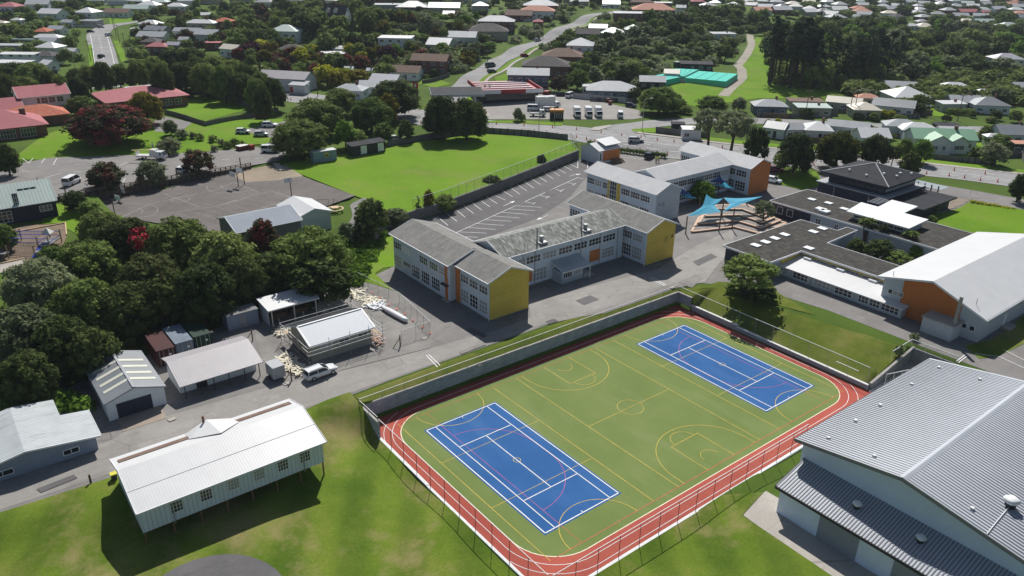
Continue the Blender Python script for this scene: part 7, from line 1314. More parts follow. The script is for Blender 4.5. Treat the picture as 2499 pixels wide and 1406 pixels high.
# ============================================================ HOUSES
RC = {'W': (r_white, 'white'), 'G': (r_lgrey, 'light grey'), 'K': (r_grey, 'grey'), 'D': (r_dark, 'dark'), 'B': (r_brown, 'brown'), 'R': (r_red, 'red'), 'O': (r_red2, 'orange red'), 'S': (r_salmon, 'salmon'), 'N': (r_pgreen, 'pale green'), 'E': (r_green, 'green'), 'C': (r_cream, 'cream'), 'L': (r_lilac, 'lilac grey'), 'X': (r_charcoal, 'charcoal')}
WC = {'w': (weather_w, 'white'), 'c': (cream_w, 'cream'), 'b': (redbrick, 'brick'), 'u': (plain('house_blue', (.11, .15, .2), .7), 'blue'), 'g': (plain('house_grey', (.3, .31, .3), .7), 'grey'), 'd': (dark, 'dark'), 'p': (plain('house_pale_green', (.4, .45, .42), .7), 'pale green')}
HS = []
def house(px, py, wpx, ratio, ang, fl, typ, rc, wc, where, cat='house', name='house', group=None, roofh=None, far=False):
    ratio *= 1.2; hh = 2.9*fl; lab = ''; x, y, z = gt(px, py, hh+.8); d = PX(x, y, z+hh)[2]; m = wpx*d/F; A = rad(ang)
    L = m/(abs(math.cos(A))+abs(math.sin(A))*ratio*.9); W = L*ratio; rh = roofh if roofh is not None else (W*.22 if typ != 'f' else .3)
    lab = '%s %s with %s %s roof %s' % (WC[wc][1], 'two storey house' if fl > 1.5 and cat == 'house' else cat, RC[rc][1], {'g': 'gabled', 'h': 'hipped', 'f': 'flat', 'p': 'hipped'}[typ], where)
    lab = lab if len(lab.split()) < 17 else lab.replace('two storey house', 'house')
    T = thing(name, lab, cat, (x, y, z), CA+A, group); o = .45
    if typ == 'g': part('wall', gable_wall(L-.8, W-.8, hh, hh+rh, 3), WC[wc][0], T); part('roof', gable_roof(L-.8, W-.8, hh, hh+rh, o, .4), RC[rc][0], T)
    elif typ == 'f': part('wall', MB().box(-L/2+.3, L/2-.3, -W/2+.3, W/2-.3, -3, hh), WC[wc][0], T); part('roof', MB().hexa([(-L/2, -W/2, hh), (L/2, -W/2, hh), (L/2, W/2, hh+rh), (-L/2, W/2, hh+rh), (-L/2, -W/2, hh+.2), (L/2, -W/2, hh+.2), (L/2, W/2, hh+rh+.2), (-L/2, W/2, hh+rh+.2)]), RC[rc][0], T)
    else: part('wall', MB().box(-L/2+.4, L/2-.4, -W/2+.4, W/2-.4, -3, hh), WC[wc][0], T); part('roof', hip_roof(L-.8, W-.8, hh, hh+rh, o), RC[rc][0], T)
    if not far:
        n = max(2, int(L/3.2)); f_ = -W/2+.4
        for s in range(int(fl+.5)):
            for i in range(n):
                if (i*7+s*3+int(px)) % 5 == 0 and s == 0: continue
                ww = (1.2, 1.8, 1.5)[(i+int(px)) % 3]; f, g = win_mesh(ww, 1.1, 2, 1, bar_=.1); q = ob('window', f, T, (-L/2+L*(i+.5)/n, f_ if typ != 'f' else -W/2+.3, .9+2.6*s), 0); ob('pane', g, q)
        if W > 5:
            sd = '-' if ang <= 0 else '+'; f, g = win_mesh(1.5, 1.1, 2, 1, bar_=.1); xx = (-L/2+(.4 if typ != 'f' else .3)); q = ob('window', f, T, (xx, 0, .9+2.6*(int(fl+.5)-1)), rad(-90)); ob('pane', g, q); q = ob('window', f, T, (-xx, 0, .9+2.6*(int(fl+.5)-1)), rad(90)); ob('pane', g, q)
        if cat == 'house' and not int(px) % 3: part('chimney', MB().box(-.35, .35, -.35, .35, hh, hh+rh+1.), redbrick, T, (L*.2, W*.1, 0))
        if cat == 'house': part('door', MB().box(-.45, .45, -.05, 0, .1, 2.1), dark, T, (L*.05, f_, 0))
    HS.append((px, py, wpx, d, x, y, max(L, W)/2)); return T
HD = [(25, 12, 55, .7, -5, 1, 'h', 'R', 'w', 'in the top left corner'), (95, 6, 60, .6, 10, 1, 'g', 'G', 'w', 'near the top left corner'), (128, 28, 66, .6, -12, 1, 'g', 'W', 'w', 'left of the bend in the hill road'), (215, 26, 55, .8, -8, 1, 'h', 'W', 'w', 'at the head of the hill road'), (290, 26, 68, .45, -6, 1, 'g', 'B', 'w', 'right of the top of the hill road'),
 (166, 50, 34, .6, -10, 1, 'g', 'G', 'w', 'just left of the hill road bend'), (222, 47, 48, .6, -5, 1, 'f', 'K', 'g', 'carport at the hill road bend'), (335, 17, 62, .5, 5, 1, 'g', 'N', 'w', 'behind the hill road'), (365, 9, 58, .6, -8, 1, 'h', 'W', 'w', 'behind the pale green roof'), (430, 12, 50, .6, 5, 1, 'h', 'W', 'w', 'high at the left of the bush'), (502, 32, 28, .7, 15, 1, 'g', 'W', 'w', 'small beside the bush edge'),
 (547, 48, 46, .7, -5, 1, 'h', 'O', 'b', 'below the dark bush at the left'), (492, 52, 74, .4, -3, 1, 'h', 'W', 'c', 'left of the orange red roof'), (368, 54, 58, .6, -12, 1, 'h', 'W', 'w', 'right of the hill road bend'), (106, 72, 36, .9, 0, 1, 'p', 'O', 'c', 'like a pyramid left of the hill road'), (116, 87, 70, .4, 2, 1, 'h', 'W', 'w', 'in front of the pyramid roof'),
 (140, 66, 44, .6, -8, 1, 'g', 'G', 'w', 'behind the pyramid roof'), (3, 52, 30, .7, 0, 1, 'h', 'C', 'c', 'cut by the left edge'), (42, 45, 26, .7, 0, 1, 'h', 'W', 'w', 'small by the left edge bush'), (333, 67, 30, .6, -3, 1, 'f', 'G', 'w', 'garage right of the hill road'), (384, 68, 66, .5, -15, 1, 'g', 'K', 'g', 'below the hipped white roof'),
 (375, 83, 76, .5, -6, 1, 'g', 'G', 'w', 'above the brown roof right of the hill road'), (460, 71, 72, .35, -5, 1, 'g', 'G', 'w', 'long above the double garage'), (508, 78, 66, .6, -10, 1.4, 'g', 'G', 'p', 'with verandah right of the double garage'), (371, 97, 50, .7, -5, 1, 'h', 'D', 'b', 'just above the red hipped roof'), (387, 108, 58, .6, -5, 1, 'h', 'R', 'b', 'right of the hill road trees'), (425, 104, 36, .6, -5, 1, 'g', 'L', 'g', 'between red roof and double garage'),
 (450, 92, 28, .8, -5, 1, 'g', 'G', 'w', 'double garage with two silver cars'), (520, 100, 40, .4, 0, 1, 'f', 'R', 'b', 'shed below the verandah house'), (566, 113, 62, .6, -25, 1.2, 'g', 'C', 'w', 'above the tall belt of trees'), (28, 106, 80, .3, 0, 1.3, 'f', 'G', 'g', 'depot with the bus parked at its end'), (122, 97, 52, .7, -10, 1, 'g', 'G', 'w', 'right of the bus'), (122, 110, 62, .7, -8, 1, 'h', 'W', 'w', 'in the bright roofed cluster at left'),
 (45, 127, 92, .3, 0, 1.5, 'f', 'W', 'w', 'warehouse at the left edge above the dark trees'), (113, 130, 68, .6, -8, 1.2, 'h', 'D', 'w', 'in front of the bright roofed cluster'), (32, 147, 90, .4, -3, 1.5, 'f', 'W', 'g', 'warehouse lowest at the left edge'), (118, 150, 46, .8, -25, 1, 'g', 'W', 'w', 'lowest left of the hill road'), (172, 119, 36, .6, -5, 1, 'g', 'W', 'w', 'small beside the hill road verge'),
 (698, 70, 76, .7, -5, 2, 'h', 'N', 'w', 'left of the bush below the cypress'), (712, 114, 66, .6, -5, 1, 'h', 'D', 'c', 'low above the round garden tree'), (812, 125, 68, .4, -4, 1, 'f', 'W', 'c', 'left of the big green garden tree'), (830, 114, 34, .8, -10, 1, 'h', 'W', 'w', 'behind the flat white roof'), (942, 8, 82, .4, 5, 1, 'f', 'G', 'g', 'highest above the mixed garden trees'), (1008, 13, 80, .6, 0, 1, 'h', 'K', 'd', 'right of the highest flat grey roof'),
 (1085, 14, 78, .5, 0, 1.6, 'g', 'N', 'c', 'above the trimmed hedge'), (1096, 30, 32, .8, -5, 1, 'g', 'W', 'c', 'garage below the cream house'), (1172, 10, 44, .7, 5, 1.5, 'h', 'L', 'g', 'right of the cream house'), (1212, 47, 92, .5, -3, 1.6, 'h', 'G', 'b', 'above the bend of the uphill road'), (1190, 70, 105, .6, 3, 1, 'h', 'D', 'c', 'dark below the brick house by the uphill road'),
 (967, 87, 86, .5, -4, 1.8, 'f', 'W', 'w', 'with garage above the silver bushy tree'), (1125, 84, 88, .5, -8, 1.3, 'g', 'G', 'p', 'above the white gabled cottage'), (1076, 102, 72, .8, -15, 1, 'g', 'W', 'p', 'cottage left of the uphill road'), (1052, 140, 100, .5, -10, 1.8, 'g', 'B', 'b', 'at the foot of the uphill road'), (992, 168, 82, .6, -8, 1, 'g', 'B', 'w', 'in front of the brick house with brown roof'),
 (943, 190, 84, .7, -15, 1, 'g', 'L', 'w', 'behind the trees at the head of the field'), (855, 212, 84, .6, -8, 1, 'h', 'G', 'w', 'left of two pale roofs above the tree clump'), (908, 203, 66, .7, 5, 1, 'g', 'G', 'w', 'right of two pale roofs above the tree clump'), (852, 163, 24, .8, 0, 1, 'g', 'N', 'c', 'small between garden trees'), (903, 166, 20, .9, -10, 1, 'g', 'W', 'p', 'tiny cottage beside the yellow tree'),
 (1320, 9, 86, .5, 0, 1.3, 'h', 'G', 'b', 'at the top left of the uphill road'), (1312, 22, 88, .5, -4, 1.3, 'h', 'S', 'w', 'left of the upper uphill road'), (1268, 32, 72, .6, -8, 1, 'g', 'B', 'b', 'below the salmon roof left of the road'), (1313, 49, 28, .8, -5, 1, 'h', 'R', 'b', 'small below the salmon roof'), (1492, 6, 46, .6, -5, 1, 'g', 'W', 'w', 'at the top end of the uphill road'),
 (1594, 19, 106, .5, -3, 1.6, 'h', 'S', 'b', 'wide with verandah on the hilltop'), (1535, 28, 78, .5, -2, 1, 'f', 'G', 'b', 'left of the wide salmon roof'), (1497, 49, 62, .7, -5, 1, 'h', 'N', 'w', 'right of the upper uphill road'), (1546, 53, 46, .9, -5, 1.4, 'h', 'N', 'c', 'right of another pale green roof'), (1460, 68, 50, .6, -8, 1, 'g', 'L', 'c', 'above the dark roofed blue house'),
 (1497, 73, 54, .5, -2, 1, 'h', 'L', 'b', 'low right of the lilac gabled roof'), (1436, 77, 62, .6, -8, 1, 'g', 'D', 'u', 'halfway up the right of the uphill road'), (1417, 104, 74, .9, -8, 1.9, 'h', 'G', 'w', 'right of the uphill road middle'), (1374, 130, 108, .6, -6, 1.2, 'h', 'B', 'b', 'right of the uphill road below the white one'), (1333, 152, 122, .6, -3, 1.4, 'h', 'D', 'b', 'behind the blue house'),
 (1290, 174, 106, .45, -3, 2, 'g', 'G', 'u', 'right of the service station'), (1492, 211, 128, .55, -5, 1, 'h', 'G', 'u', 'behind the low white fence wall'), (1436, 205, 30, .7, 0, 1, 'f', 'G', 'w', 'garage left of the low white fence wall'), (1592, 191, 68, .6, -5, 1, 'g', 'G', 'd', 'shed left of the netting houses'), (1640, 172, 44, .7, -12, 1, 'g', 'C', 'w', 'shed behind the netting houses'),
 (1700, 150, 84, .5, -8, 1, 'f', 'X', 'd', 'shed above the netting houses'), (1764, 78, 62, .5, 5, 1, 'f', 'G', 'w', 'half hidden in the hillside bush'), (1565, 2, 60, .5, 0, 1, 'h', 'B', 'b', 'above the wide salmon roof'), (1662, 15, 28, .8, -8, 1.6, 'g', 'G', 'w', 'at the bush edge right of the salmon roof'), (1615, 4, 50, .4, 0, 1, 'f', 'W', 'b', 'behind the wide salmon roof'),
 (1878, 250, 86, .6, -5, 1, 'h', 'G', 'u', 'left of the pale green cottage row'), (1965, 240, 86, .4, -3, 1, 'f', 'B', 'g', 'behind the pale green flat roof'), (1983, 254, 86, .5, -3, 1, 'f', 'N', 'c', 'left of the cream L-shaped house'), (2062, 242, 92, .45, -28, 1, 'g', 'C', 'g', 'long with the parked cars before it'), (2110, 258, 72, .8, -5, 1, 'h', 'C', 'c', 'facing the street beside the black car'),
 (2117, 232, 58, .6, -10, 1, 'h', 'S', 'c', 'behind the long cream roof'), (2183, 250, 110, .5, -28, 1, 'g', 'K', 'w', 'behind the dark brown fence'), (2197, 206, 84, .6, -15, 1, 'g', 'G', 'w', 'at the edge of the forest on the right'), (2212, 226, 92, .8, 0, 1, 'p', 'W', 'w', 'with a pyramid shape before the forest'), (2330, 205, 68, .5, -5, 1, 'h', 'W', 'w', 'among garden trees right of the pyramid roof'),
 (2400, 219, 42, .6, -5, 1, 'h', 'W', 'w', 'small among the far right garden trees'), (2322, 246, 66, .5, 5, 1, 'f', 'W', 'p', 'behind the clipped square hedge'), (2352, 240, 80, .6, -5, 1, 'g', 'G', 'g', 'right behind the clipped square hedge'), (2412, 247, 92, .7, -8, 1, 'h', 'K', 'w', 'with chimney at the right behind the hedge'), (2455, 138, 74, .6, -3, 1.8, 'h', 'L', 'w', 'alone at the right in the forest'),
 (2488, 205, 40, .8, 0, 1.2, 'g', 'G', 'g', 'shed cut by the right edge'), (1898, 303, 70, .8, -35, 1, 'g', 'K', 'w', 'behind the dark street trees'), (1934, 305, 54, .8, 5, 1, 'g', 'G', 'w', 'second behind the dark street trees'), (1995, 306, 78, .9, -10, 1, 'h', 'W', 'w', 'between the street trees and long grey roof'), (2072, 300, 108, .4, -26, 1, 'g', 'G', 'w', 'long across the street from the black car'),
 (2128, 322, 78, .8, -3, 1, 'g', 'W', 'w', 'at the near end of the long grey roof'), (2200, 298, 90, .6, -12, 1, 'h', 'G', 'w', 'left of the green roofed house'), (2240, 307, 96, .6, -8, 1, 'h', 'W', 'w', 'just behind the green roofed house'), (2330, 316, 84, .6, -5, 1, 'g', 'W', 'w', 'right behind the green roofed house'), (2312, 300, 60, .5, 0, 1, 'f', 'X', 'd', 'carport across from the clipped hedge'),
 (2472, 315, 92, .7, -5, 1, 'g', 'K', 'w', 'at the right edge below the street'), (2425, 326, 42, .6, -3, 1, 'h', 'W', 'w', 'small right of the green roofed house'), (2492, 343, 40, .6, -5, 1, 'f', 'S', 'd', 'shed at the right edge below the street'), (1688, 308, 50, .6, -3, 1, 'f', 'W', 'w', 'garage behind the dark board fence'), (1655, 296, 34, .5, 0, .8, 'f', 'X', 'd', 'shed left of the white garage at the junction'),
 (2255, 62, 46, .7, 0, 1, 'h', 'C', 'c', 'beyond the dark conifers'), (2222, 60, 40, .5, 0, 1, 'h', 'W', 'w', 'long and low beyond the forest'), (2250, 50, 28, .7, 0, 1, 'h', 'G', 'w', 'far beyond the forest clearing'), (2295, 8, 32, .8, 0, 1.5, 'h', 'W', 'w', 'at the top right by a straight road'), (2360, 26, 44, .5, 0, 1, 'g', 'R', 'b', 'far off at the top right'), (2240, 28, 34, .8, 0, 1, 'h', 'G', 'p', 'far off left of the straight road'), (2400, 52, 52, .6, 3, 1, 'g', 'N', 'w', 'among trees at the upper right'), (2460, 60, 50, .6, 0, 1, 'h', 'N', 'c', 'partly hidden at the upper right edge'), (2212, 84, 28, .5, 0, 1, 'h', 'G', 'w', 'small in the forest middle'), (2488, 30, 34, .6, 0, 1, 'h', 'S', 'w', 'at the top right edge'), (2103, 25, 46, .6, -5, 1, 'h', 'S', 'w', 'in the far suburb above the forest'), (2090, 38, 30, .6, 0, 1, 'h', 'G', 'w', 'last before the forest in the far suburb')]
for h_ in HD:
    nm, ct = 'house', 'house'; w_ = h_[9]
    for k in ('garage', 'carport', 'shed', 'warehouse', 'depot'):
        if k in w_.split(' ')[:2]: nm = ct = k; w_ = w_.replace(k+' ', '', 1).replace('small ', 'small ')
    if w_.startswith('double garage'): nm = ct = 'garage'; w_ = w_.replace('double garage ', '')
    house(*h_[:9], w_, ct, nm)
# two landmark houses with their own shapes
x, y, z = gt(822, 40, 4); T = thing('house', 'tall white gabled house with dark roof, two dormers and a side balcony', 'house', (x, y, z), CA+rad(-12)); HS.append((822, 35, 60, PX(x, y, z)[2], x, y, 7))
part('wall', gable_wall(12, 8, 5, 9.4, 3), weather_w, T); part('roof', gable_roof(12, 8, 5, 9.4, .5, .4), r_dark, T)
for sx in (-3.2, .8): q = part('dormer', gable_wall(1.6, 2, 1.4, 2.3, 0), weather_w, T, (sx, -2.6, 5.9), rad(90)); part('dormer_roof', gable_roof(1.8, 2, 1.4, 2.3, .2, .1, .1), r_dark, q); f, g = win_mesh(.9, 1, 2, 1); w_ = ob('window', f, q, (-.8, 0, .3), rad(-90))
for s in range(2):
    for u in (1.5, 4.2, 7.5, 10): win(T, 12, 8, 'f', u, .7+2.5*s, 1.4, 1.1, 2, 1)
for u in (2, 4, 6): win(T, 12, 8, 'r', u, 3.2, 1.2, 1.1, 2, 1)
win(T, 12, 8, 'r', 4, 6.2, 1.2, 1.2, 2, 1); part('balcony', MB().box(6, 9.5, -4, 0, 2.4, 2.6).box(9.4, 9.5, -4, 0, 2.6, 3.5).box(6, 9.5, -4, -3.9, 2.6, 3.5).box(9.2, 9.4, -4, -3.8, -1, 2.4), offwhite, T)
x, y, z = gt(2292, 345, 2); T = thing('house', 'white weatherboard house with bright green gabled roof across the street', 'house', (x, y, z), CA+rad(-6)); HS.append((2290, 335, 150, PX(x, y, z)[2], x, y, 9)); L, W = 17, 8
part('wall', gable_wall(L, W, 3.6, 5.6, 1.5), weather_w, T); part('roof', gable_roof(L, W, 3.6, 5.6, .5, .4), r_green, T); q = part('front_gable', gable_wall(5, 6, 3.55, 5.2, 1.5), weather_w, T, (-2.8, -5.3, 0), rad(90)); part('gable_roof', gable_roof(5.4, 6, 3.6, 5.2, .4, .3), r_green, q); q = part('side_gable', gable_wall(3.4, 4.5, 3.5, 4.9, 1.5), weather_w, T, (3, -4.9, 0), rad(90)); part('gable_roof', gable_roof(3.8, 4.5, 3.5, 4.9, .4, .3), r_green, q); part('chimney', MB().box(-.4, .4, -.4, .4, 4, 6.6), redbrick, T, (3.8, 0, 0))
for x_, y_, w2 in ((-4, -7.85, 1.6), (-1.6, -7.85, 1.), (3, -6.65, 2.6), (6.6, -4, 1.6), (-7.5, -4, 1.2)): f, g = win_mesh(w2, 1.2, 2 if w2 < 2 else 4, 2); q = ob('window', f, T, (x_, y_, 1.2)); ob('pane', g, q)
# long grey hall
x, y, z = gt(700, 190, 4); T = thing('church_hall', 'long hall with grey gabled roof and annex beyond the dark trees', 'hall', (x, y, z), CA+rad(-14)); HS.append((700, 190, 140, PX(x, y, z)[2], x, y, 10)); part('wall', gable_wall(19, 9, 4.4, 6.4, 2), weather_w, T); part('roof', gable_roof(19, 9, 4.4, 6.4, .4, .4), r_mauve, T); part('annex', MB().box(5.5, 11.5, -8.5, -4.5, -1, 3), weather_w, T); part('annex_roof', MB().hexa([(5.2, -8.8, 3), (11.8, -8.8, 3), (11.8, -4.2, 3.9), (5.2, -4.2, 3.9), (5.2, -8.8, 3.15), (11.8, -8.8, 3.15), (11.8, -4.2, 4.05), (5.2, -4.2, 4.05)]), r_lgrey, T); part('red_door', MB().box(5.7, 6.9, -8.56, -8.5, .3, 2.4), sr, T)
for u in (3, 6, 9): win(T, 19, 9, 'f', u, .9, 1.1, 2.4, 1, 2)
# round white tank
x, y, z = gt(1562, 92); solo('water_tank', MB().cyl((0, 0, 0), (0, 0, 3.6), 2.6, n=16).cyl((0, 0, 3.6), (0, 0, 4.1), 2.6, .4, 16), plain('tank_white', (.6, .62, .6), .6), 'round white tank in the bush of the hillside', 'tank', (x, y, z), smooth=False)
for px, lab in ((1653, 'left of two green water tanks by the dark shed'), (1672, 'right of two green water tanks by the dark shed')): x, y, z = gt(px, 165); solo('water_tank', MB().cyl((0, 0, 0), (0, 0, 2.6), 1.9, n=16).cyl((0, 0, 2.6), (0, 0, 3), 1.9, .4, 16), plain('tank_green', (.03, .09, .06), .6), lab, 'tank', (x, y, z))
rf_ = random.Random(4)
for i, (hx, hy, hw, hd, wx, wy, wr) in enumerate(list(HS)):
    if i % 3 or hd > 520: continue
    a_ = CA+rad(rf_.uniform(-20, 10)); l_ = rf_.uniform(9, 17); sx_, sy_ = wx-math.cos(YAW)*(wr+rf_.uniform(1, 3)), wy-math.sin(YAW)*(wr+rf_.uniform(1, 3)); q = [(sx_+math.cos(a_)*l_*t, sy_+math.sin(a_)*l_*t) for t in (-.5, 0, .5)]
    if min(pdist(np.array([p[0] for p in q]), np.array([p[1] for p in q]), lane(.5), False)) < 12: continue
    f_ = board_fence('board fence in front of a garden among the hillside houses', q, 1.5, (gfen, timber, plain('white_fence', (.4, .4, .4)))[i % 3 if i % 2 else (i//3) % 3], base=None); f_['group'] = 'garden fences among the houses'
# far suburb, a scatter of small houses
rh = random.Random(21); fh = 0
far_z = [(1700, 2499, 0, 14, 46), (1840, 2200, 10, 40, 34), (2200, 2499, 10, 50, 12), (0, 600, -8, 4, 10), (640, 1500, -10, 2, 10)]
for x0, x1, y0, y1, n in far_z:
    for i in range(n):
        for _ in range(12):
            px, py = rh.uniform(x0, x1), rh.uniform(y0, y1)
            if all(abs(px-a[0]) > (a[2]+26)*.5 or abs(py-a[1]) > 6 for a in HS): break
        else: continue
        if py > 14+(px-1700)*.045 and x0 == 1840 and px < 1990 and py > 22: continue
        x, y, z = gt(px, py, 3); d = PX(x, y, z)[2]
        if d > 1500: continue
        rc = rh.choice('WWWWGGGGLLKNWGDSRC'); house(px, py, 14.5*F/d, rh.uniform(.55, .8), rh.uniform(-25, 25), 1, rh.choice('hgh'), rc, rh.choice('wwcgb'), 'in the distant suburb along the top edge', group='distant suburban houses', far=True)
# ============================================================ SCATTERED TREES BETWEEN THE HOUSES
roads = [(lane(.5), 11), (smooth_line([(100, 140), (116, 166), (136, 186), (152, 198), (175, 216), (205, 235), (232, 247), (254, 258), (275, 268), (300, 274)], 3), 7), (smooth_line([(127, 96), (150, 94), (177, 79), (205, 50), (239, 23), (285, -15), (330, -50)], 3), 7), ([gt(*p)[:2] for p in [(258, 215), (256, 165), (248, 118), (240, 85), (258, 68), (300, 58), (345, 52)]], 9), ([gt(*p)[:2] for p in [(1765, 235), (1790, 210), (1812, 190), (1810, 170), (1800, 160), (1822, 135), (1834, 110), (1830, 85)]], 4)]
keep = [[(1090, 285), (1090, 250), (1180, 215), (1310, 228), (1400, 235), (1560, 258), (1570, 300), (1200, 300)], [(1635, 212), (1680, 180), (1810, 165), (1862, 165), (1870, 226), (2060, 228), (2010, 240), (1850, 245), (1700, 268), (1650, 250)], [(1640, 160), (1730, 150), (1740, 180), (1640, 180)], [(1600, 200), (1820, 170), (1820, 225), (1600, 220)], [(228, 60), (330, 56), (330, 40), (240, 40)], [(205, 165), (325, 165), (300, 90), (215, 90)], [(2270, 262), (2310, 266), (2330, 290), (2270, 285)], [(2330, 345), (2450, 345), (2490, 400), (2330, 390)]]
def blocked(px, py, Rm, Hh, x, y, z, d, strict=True):
    X, Y = np.array([x]), np.array([y])
    for ln_, wd in roads:
        if pdist(X, Y, ln_, False)[0] < wd/1.+Rm*.55: return True
    for k in keep:
        if inside(np.array([px]), np.array([py]), k)[0]: return True
    u, v, _ = PX(x, y, z); wp = Rm*F/d; tp = v-Hh*F/d*.93
    for hx, hy, hw, hd, wx, wy, wr in HS:
        if math.hypot(x-wx, y-wy) < wr*.8+Rm*.55: return True
        if d < hd and abs(u-hx) < wp*.6+hw*.42 and tp < hy+2 and v > hy: return True
    return False
TP = []; TL = []
zones = [  # (pixel polygon, count, kinds, mats, R range, height range, label, group, min distance)
 ([(0, 15), (230, 15), (225, 90), (215, 160), (0, 170)], 44, 'far', ('mid', 'dark', 'olive', 'mid'), (2.4, 4.6), (4, 8), 'garden tree among the houses left of the hill road', 'garden trees left of the hill road', 3),
 ([(330, 30), (560, 20), (600, 120), (330, 150)], 46, 'far', ('mid', 'dark', 'olive', 'redfl'), (2.2, 4.2), (4, 7.5), 'garden tree among the houses right of the hill road', 'garden trees right of the hill road', 3),
 ([(530, 0), (640, 0), (900, 0), (960, 20), (900, 110), (600, 140), (540, 80)], 78, 'far', ('mid', 'dark', 'dark', 'olive', 'mid', 'redfl'), (3.5, 6), (7, 12), 'bushy tree of the dark hillside wood at the upper left', 'trees of the upper left hillside', 4),
 ([(560, 130), (950, 110), (1000, 200), (800, 230), (600, 210)], 48, 'far', ('mid', 'dark', 'olive', 'redmany', 'yellow', 'gold', 'purple'), (2.6, 5), (5, 9), 'mixed garden tree in the slope of gardens above the long hall', 'garden trees above the long hall', 3.5),
 ([(880, 30), (1180, 40), (1240, 100), (1150, 190), (930, 190), (880, 90)], 80, 'far', ('mid', 'dark', 'olive', 'bright', 'redmany', 'grey', 'gold'), (2, 4.2), (3.5, 7.5), 'garden tree among the hillside houses left of the uphill road', 'garden trees left of the uphill road', 3),
 ([(1180, 0), (1480, 0), (1450, 40), (1330, 80), (1200, 100)], 34, 'far', ('mid', 'dark', 'olive'), (1.8, 3.4), (2.8, 5.5), 'shrubby tree in the gardens at the top of the uphill road', 'garden trees at the top of the uphill road', 3),
 ([(1360, 110), (1560, 60), (1850, 40), (1835, 130), (1760, 170), (1600, 170), (1560, 210), (1390, 200), (1330, 130)], 130, 'far', ('mid', 'grey', 'dark', 'grey', 'olive', 'mid', 'dark'), (2.6, 4.8), (4, 8.5), 'tree of the ferny bush slope above the netting houses', 'trees of the bush slope', 3),
 ([(1640, 0), (1880, 30), (1860, 120), (1800, 60), (1640, 60)], 26, 'far', ('dark', 'mid', 'dark'), (4, 6), (8, 13), 'dark tree on the ridge left of the pine stand', 'ridge trees left of the pines', 4),
 ([(1980, 60), (2499, 60), (2499, 190), (2300, 200), (2150, 210), (1990, 215)], 170, 'far', ('mid', 'dark', 'bright', 'grey', 'dark', 'olive'), (4, 7), (7, 13), 'tree of the broad forest on the right', 'trees of the right hand forest', 5),
 ([(2050, 190), (2499, 190), (2499, 260), (2230, 270), (2060, 240)], 44, 'far', ('mid', 'dark', 'olive', 'grey'), (2.4, 4.5), (4, 7), 'garden tree between the forest edge and the right hand houses', 'garden trees at the forest edge', 3),
 ([(1850, 285), (2499, 280), (2499, 345), (1880, 340)], 26, 'med', ('mid', 'dark', 'olive', 'yellow'), (1.2, 2.6), (2, 4.5), 'small garden tree between the houses across the street', 'small garden trees across the street', 2.5),
 ([(1700, -6), (2499, -6), (2499, 60), (1700, 40)], 230, 'far', ('mid', 'dark', 'dark', 'olive'), (5, 9), (6, 11), 'distant tree between the far suburban houses', 'distant suburban trees', 8),
 ([(0, -12), (1650, -12), (1650, 14), (0, 20)], 90, 'far', ('mid', 'dark', 'dark', 'olive'), (4, 7), (6, 11), 'tree along the skyline of houses at the top edge', 'trees along the top edge', 6),
 ([(1640, 195), (1700, 262), (1780, 270), (1700, 295), (1590, 270)], 8, 'med', ('mid', 'dark'), (2.2, 3.4), (3, 5.5), 'bushy tree behind the junction hedge', 'trees behind the junction', 3),
]
rz_ = random.Random(3)
for poly, cnt, kind, mats, rr, hr_, lab, grp, md in zones:
    xs = [p[0] for p in poly]; ys = [p[1] for p in poly]; made = 0; tries = 0
    while made < cnt and tries < cnt*30:
        tries += 1; px = rz_.uniform(min(xs), max(xs)); py = rz_.uniform(min(ys), max(ys))
        if not inside(np.array([px]), np.array([py]), poly)[0]: continue
        x, y, z = gt(px, py); d = PX(x, y, z)[2]
        if d > 1500: continue
        R = rz_.uniform(*rr); Hh = rz_.uniform(*hr_)*(.7+.3*R/rr[1])
        if any(math.hypot(x-a, y-b) < md*.5+.35*(R+r2) for a, b, r2 in TP): continue
        if blocked(px, py, R, Hh, x, y, z, d): continue
        TP.append((x, y, R)); made += 1; TL.append((R/d, x, y, z, kind, rz_.choice(mats), R, Hh, lab, grp))
n0 = sum(1 for o in COL.objects if o.name.split('.')[0] == 'tree'); TL.sort(key=lambda q: -q[0]); far_ = TL[max(0, 298-n0):]
for q in TL[:max(0, 298-n0)]: tree_at(*q[1:])
mk = sorted({q[5] for q in far_}); VV = []; LI = []; LT = []; MI = []; nv = 0; gm = {}
for q in far_:   # the rest of the trees, smallest in the photograph, as one mass
    ks = [k for k in PROTO if k.rstrip('0123456789') == q[4]]; key = trc.choice(ks)
    if key not in gm:
        me = PROTO[key][0]; a = np.empty(len(me.vertices)*3, np.float32); me.vertices.foreach_get('co', a); l = np.empty(len(me.loops), np.int32); me.loops.foreach_get('vertex_index', l); t = np.empty(len(me.polygons), np.int32); me.polygons.foreach_get('loop_total', t); gm[key] = (a.reshape(-1, 3), l, t)
    a, l, t = gm[key]; r0, h0 = PROTO[key][2:]; th = trc.uniform(0, 6.28); c, s_ = math.cos(th), math.sin(th); sx = q[6]/r0; sz = q[7]/h0
    VV.append(np.stack([(a[:, 0]*c-a[:, 1]*s_)*sx+q[1], (a[:, 0]*s_+a[:, 1]*c)*sx+q[2], a[:, 2]*sz+q[3]], 1)); LI.append(l+nv); LT.append(t); MI.append(np.full(len(t), mk.index(q[5]), np.int32)); nv += len(a)
V = np.concatenate(VV); LI = np.concatenate(LI); LT = np.concatenate(LT); MI = np.concatenate(MI); me = bpy.data.meshes.new('distant_trees')
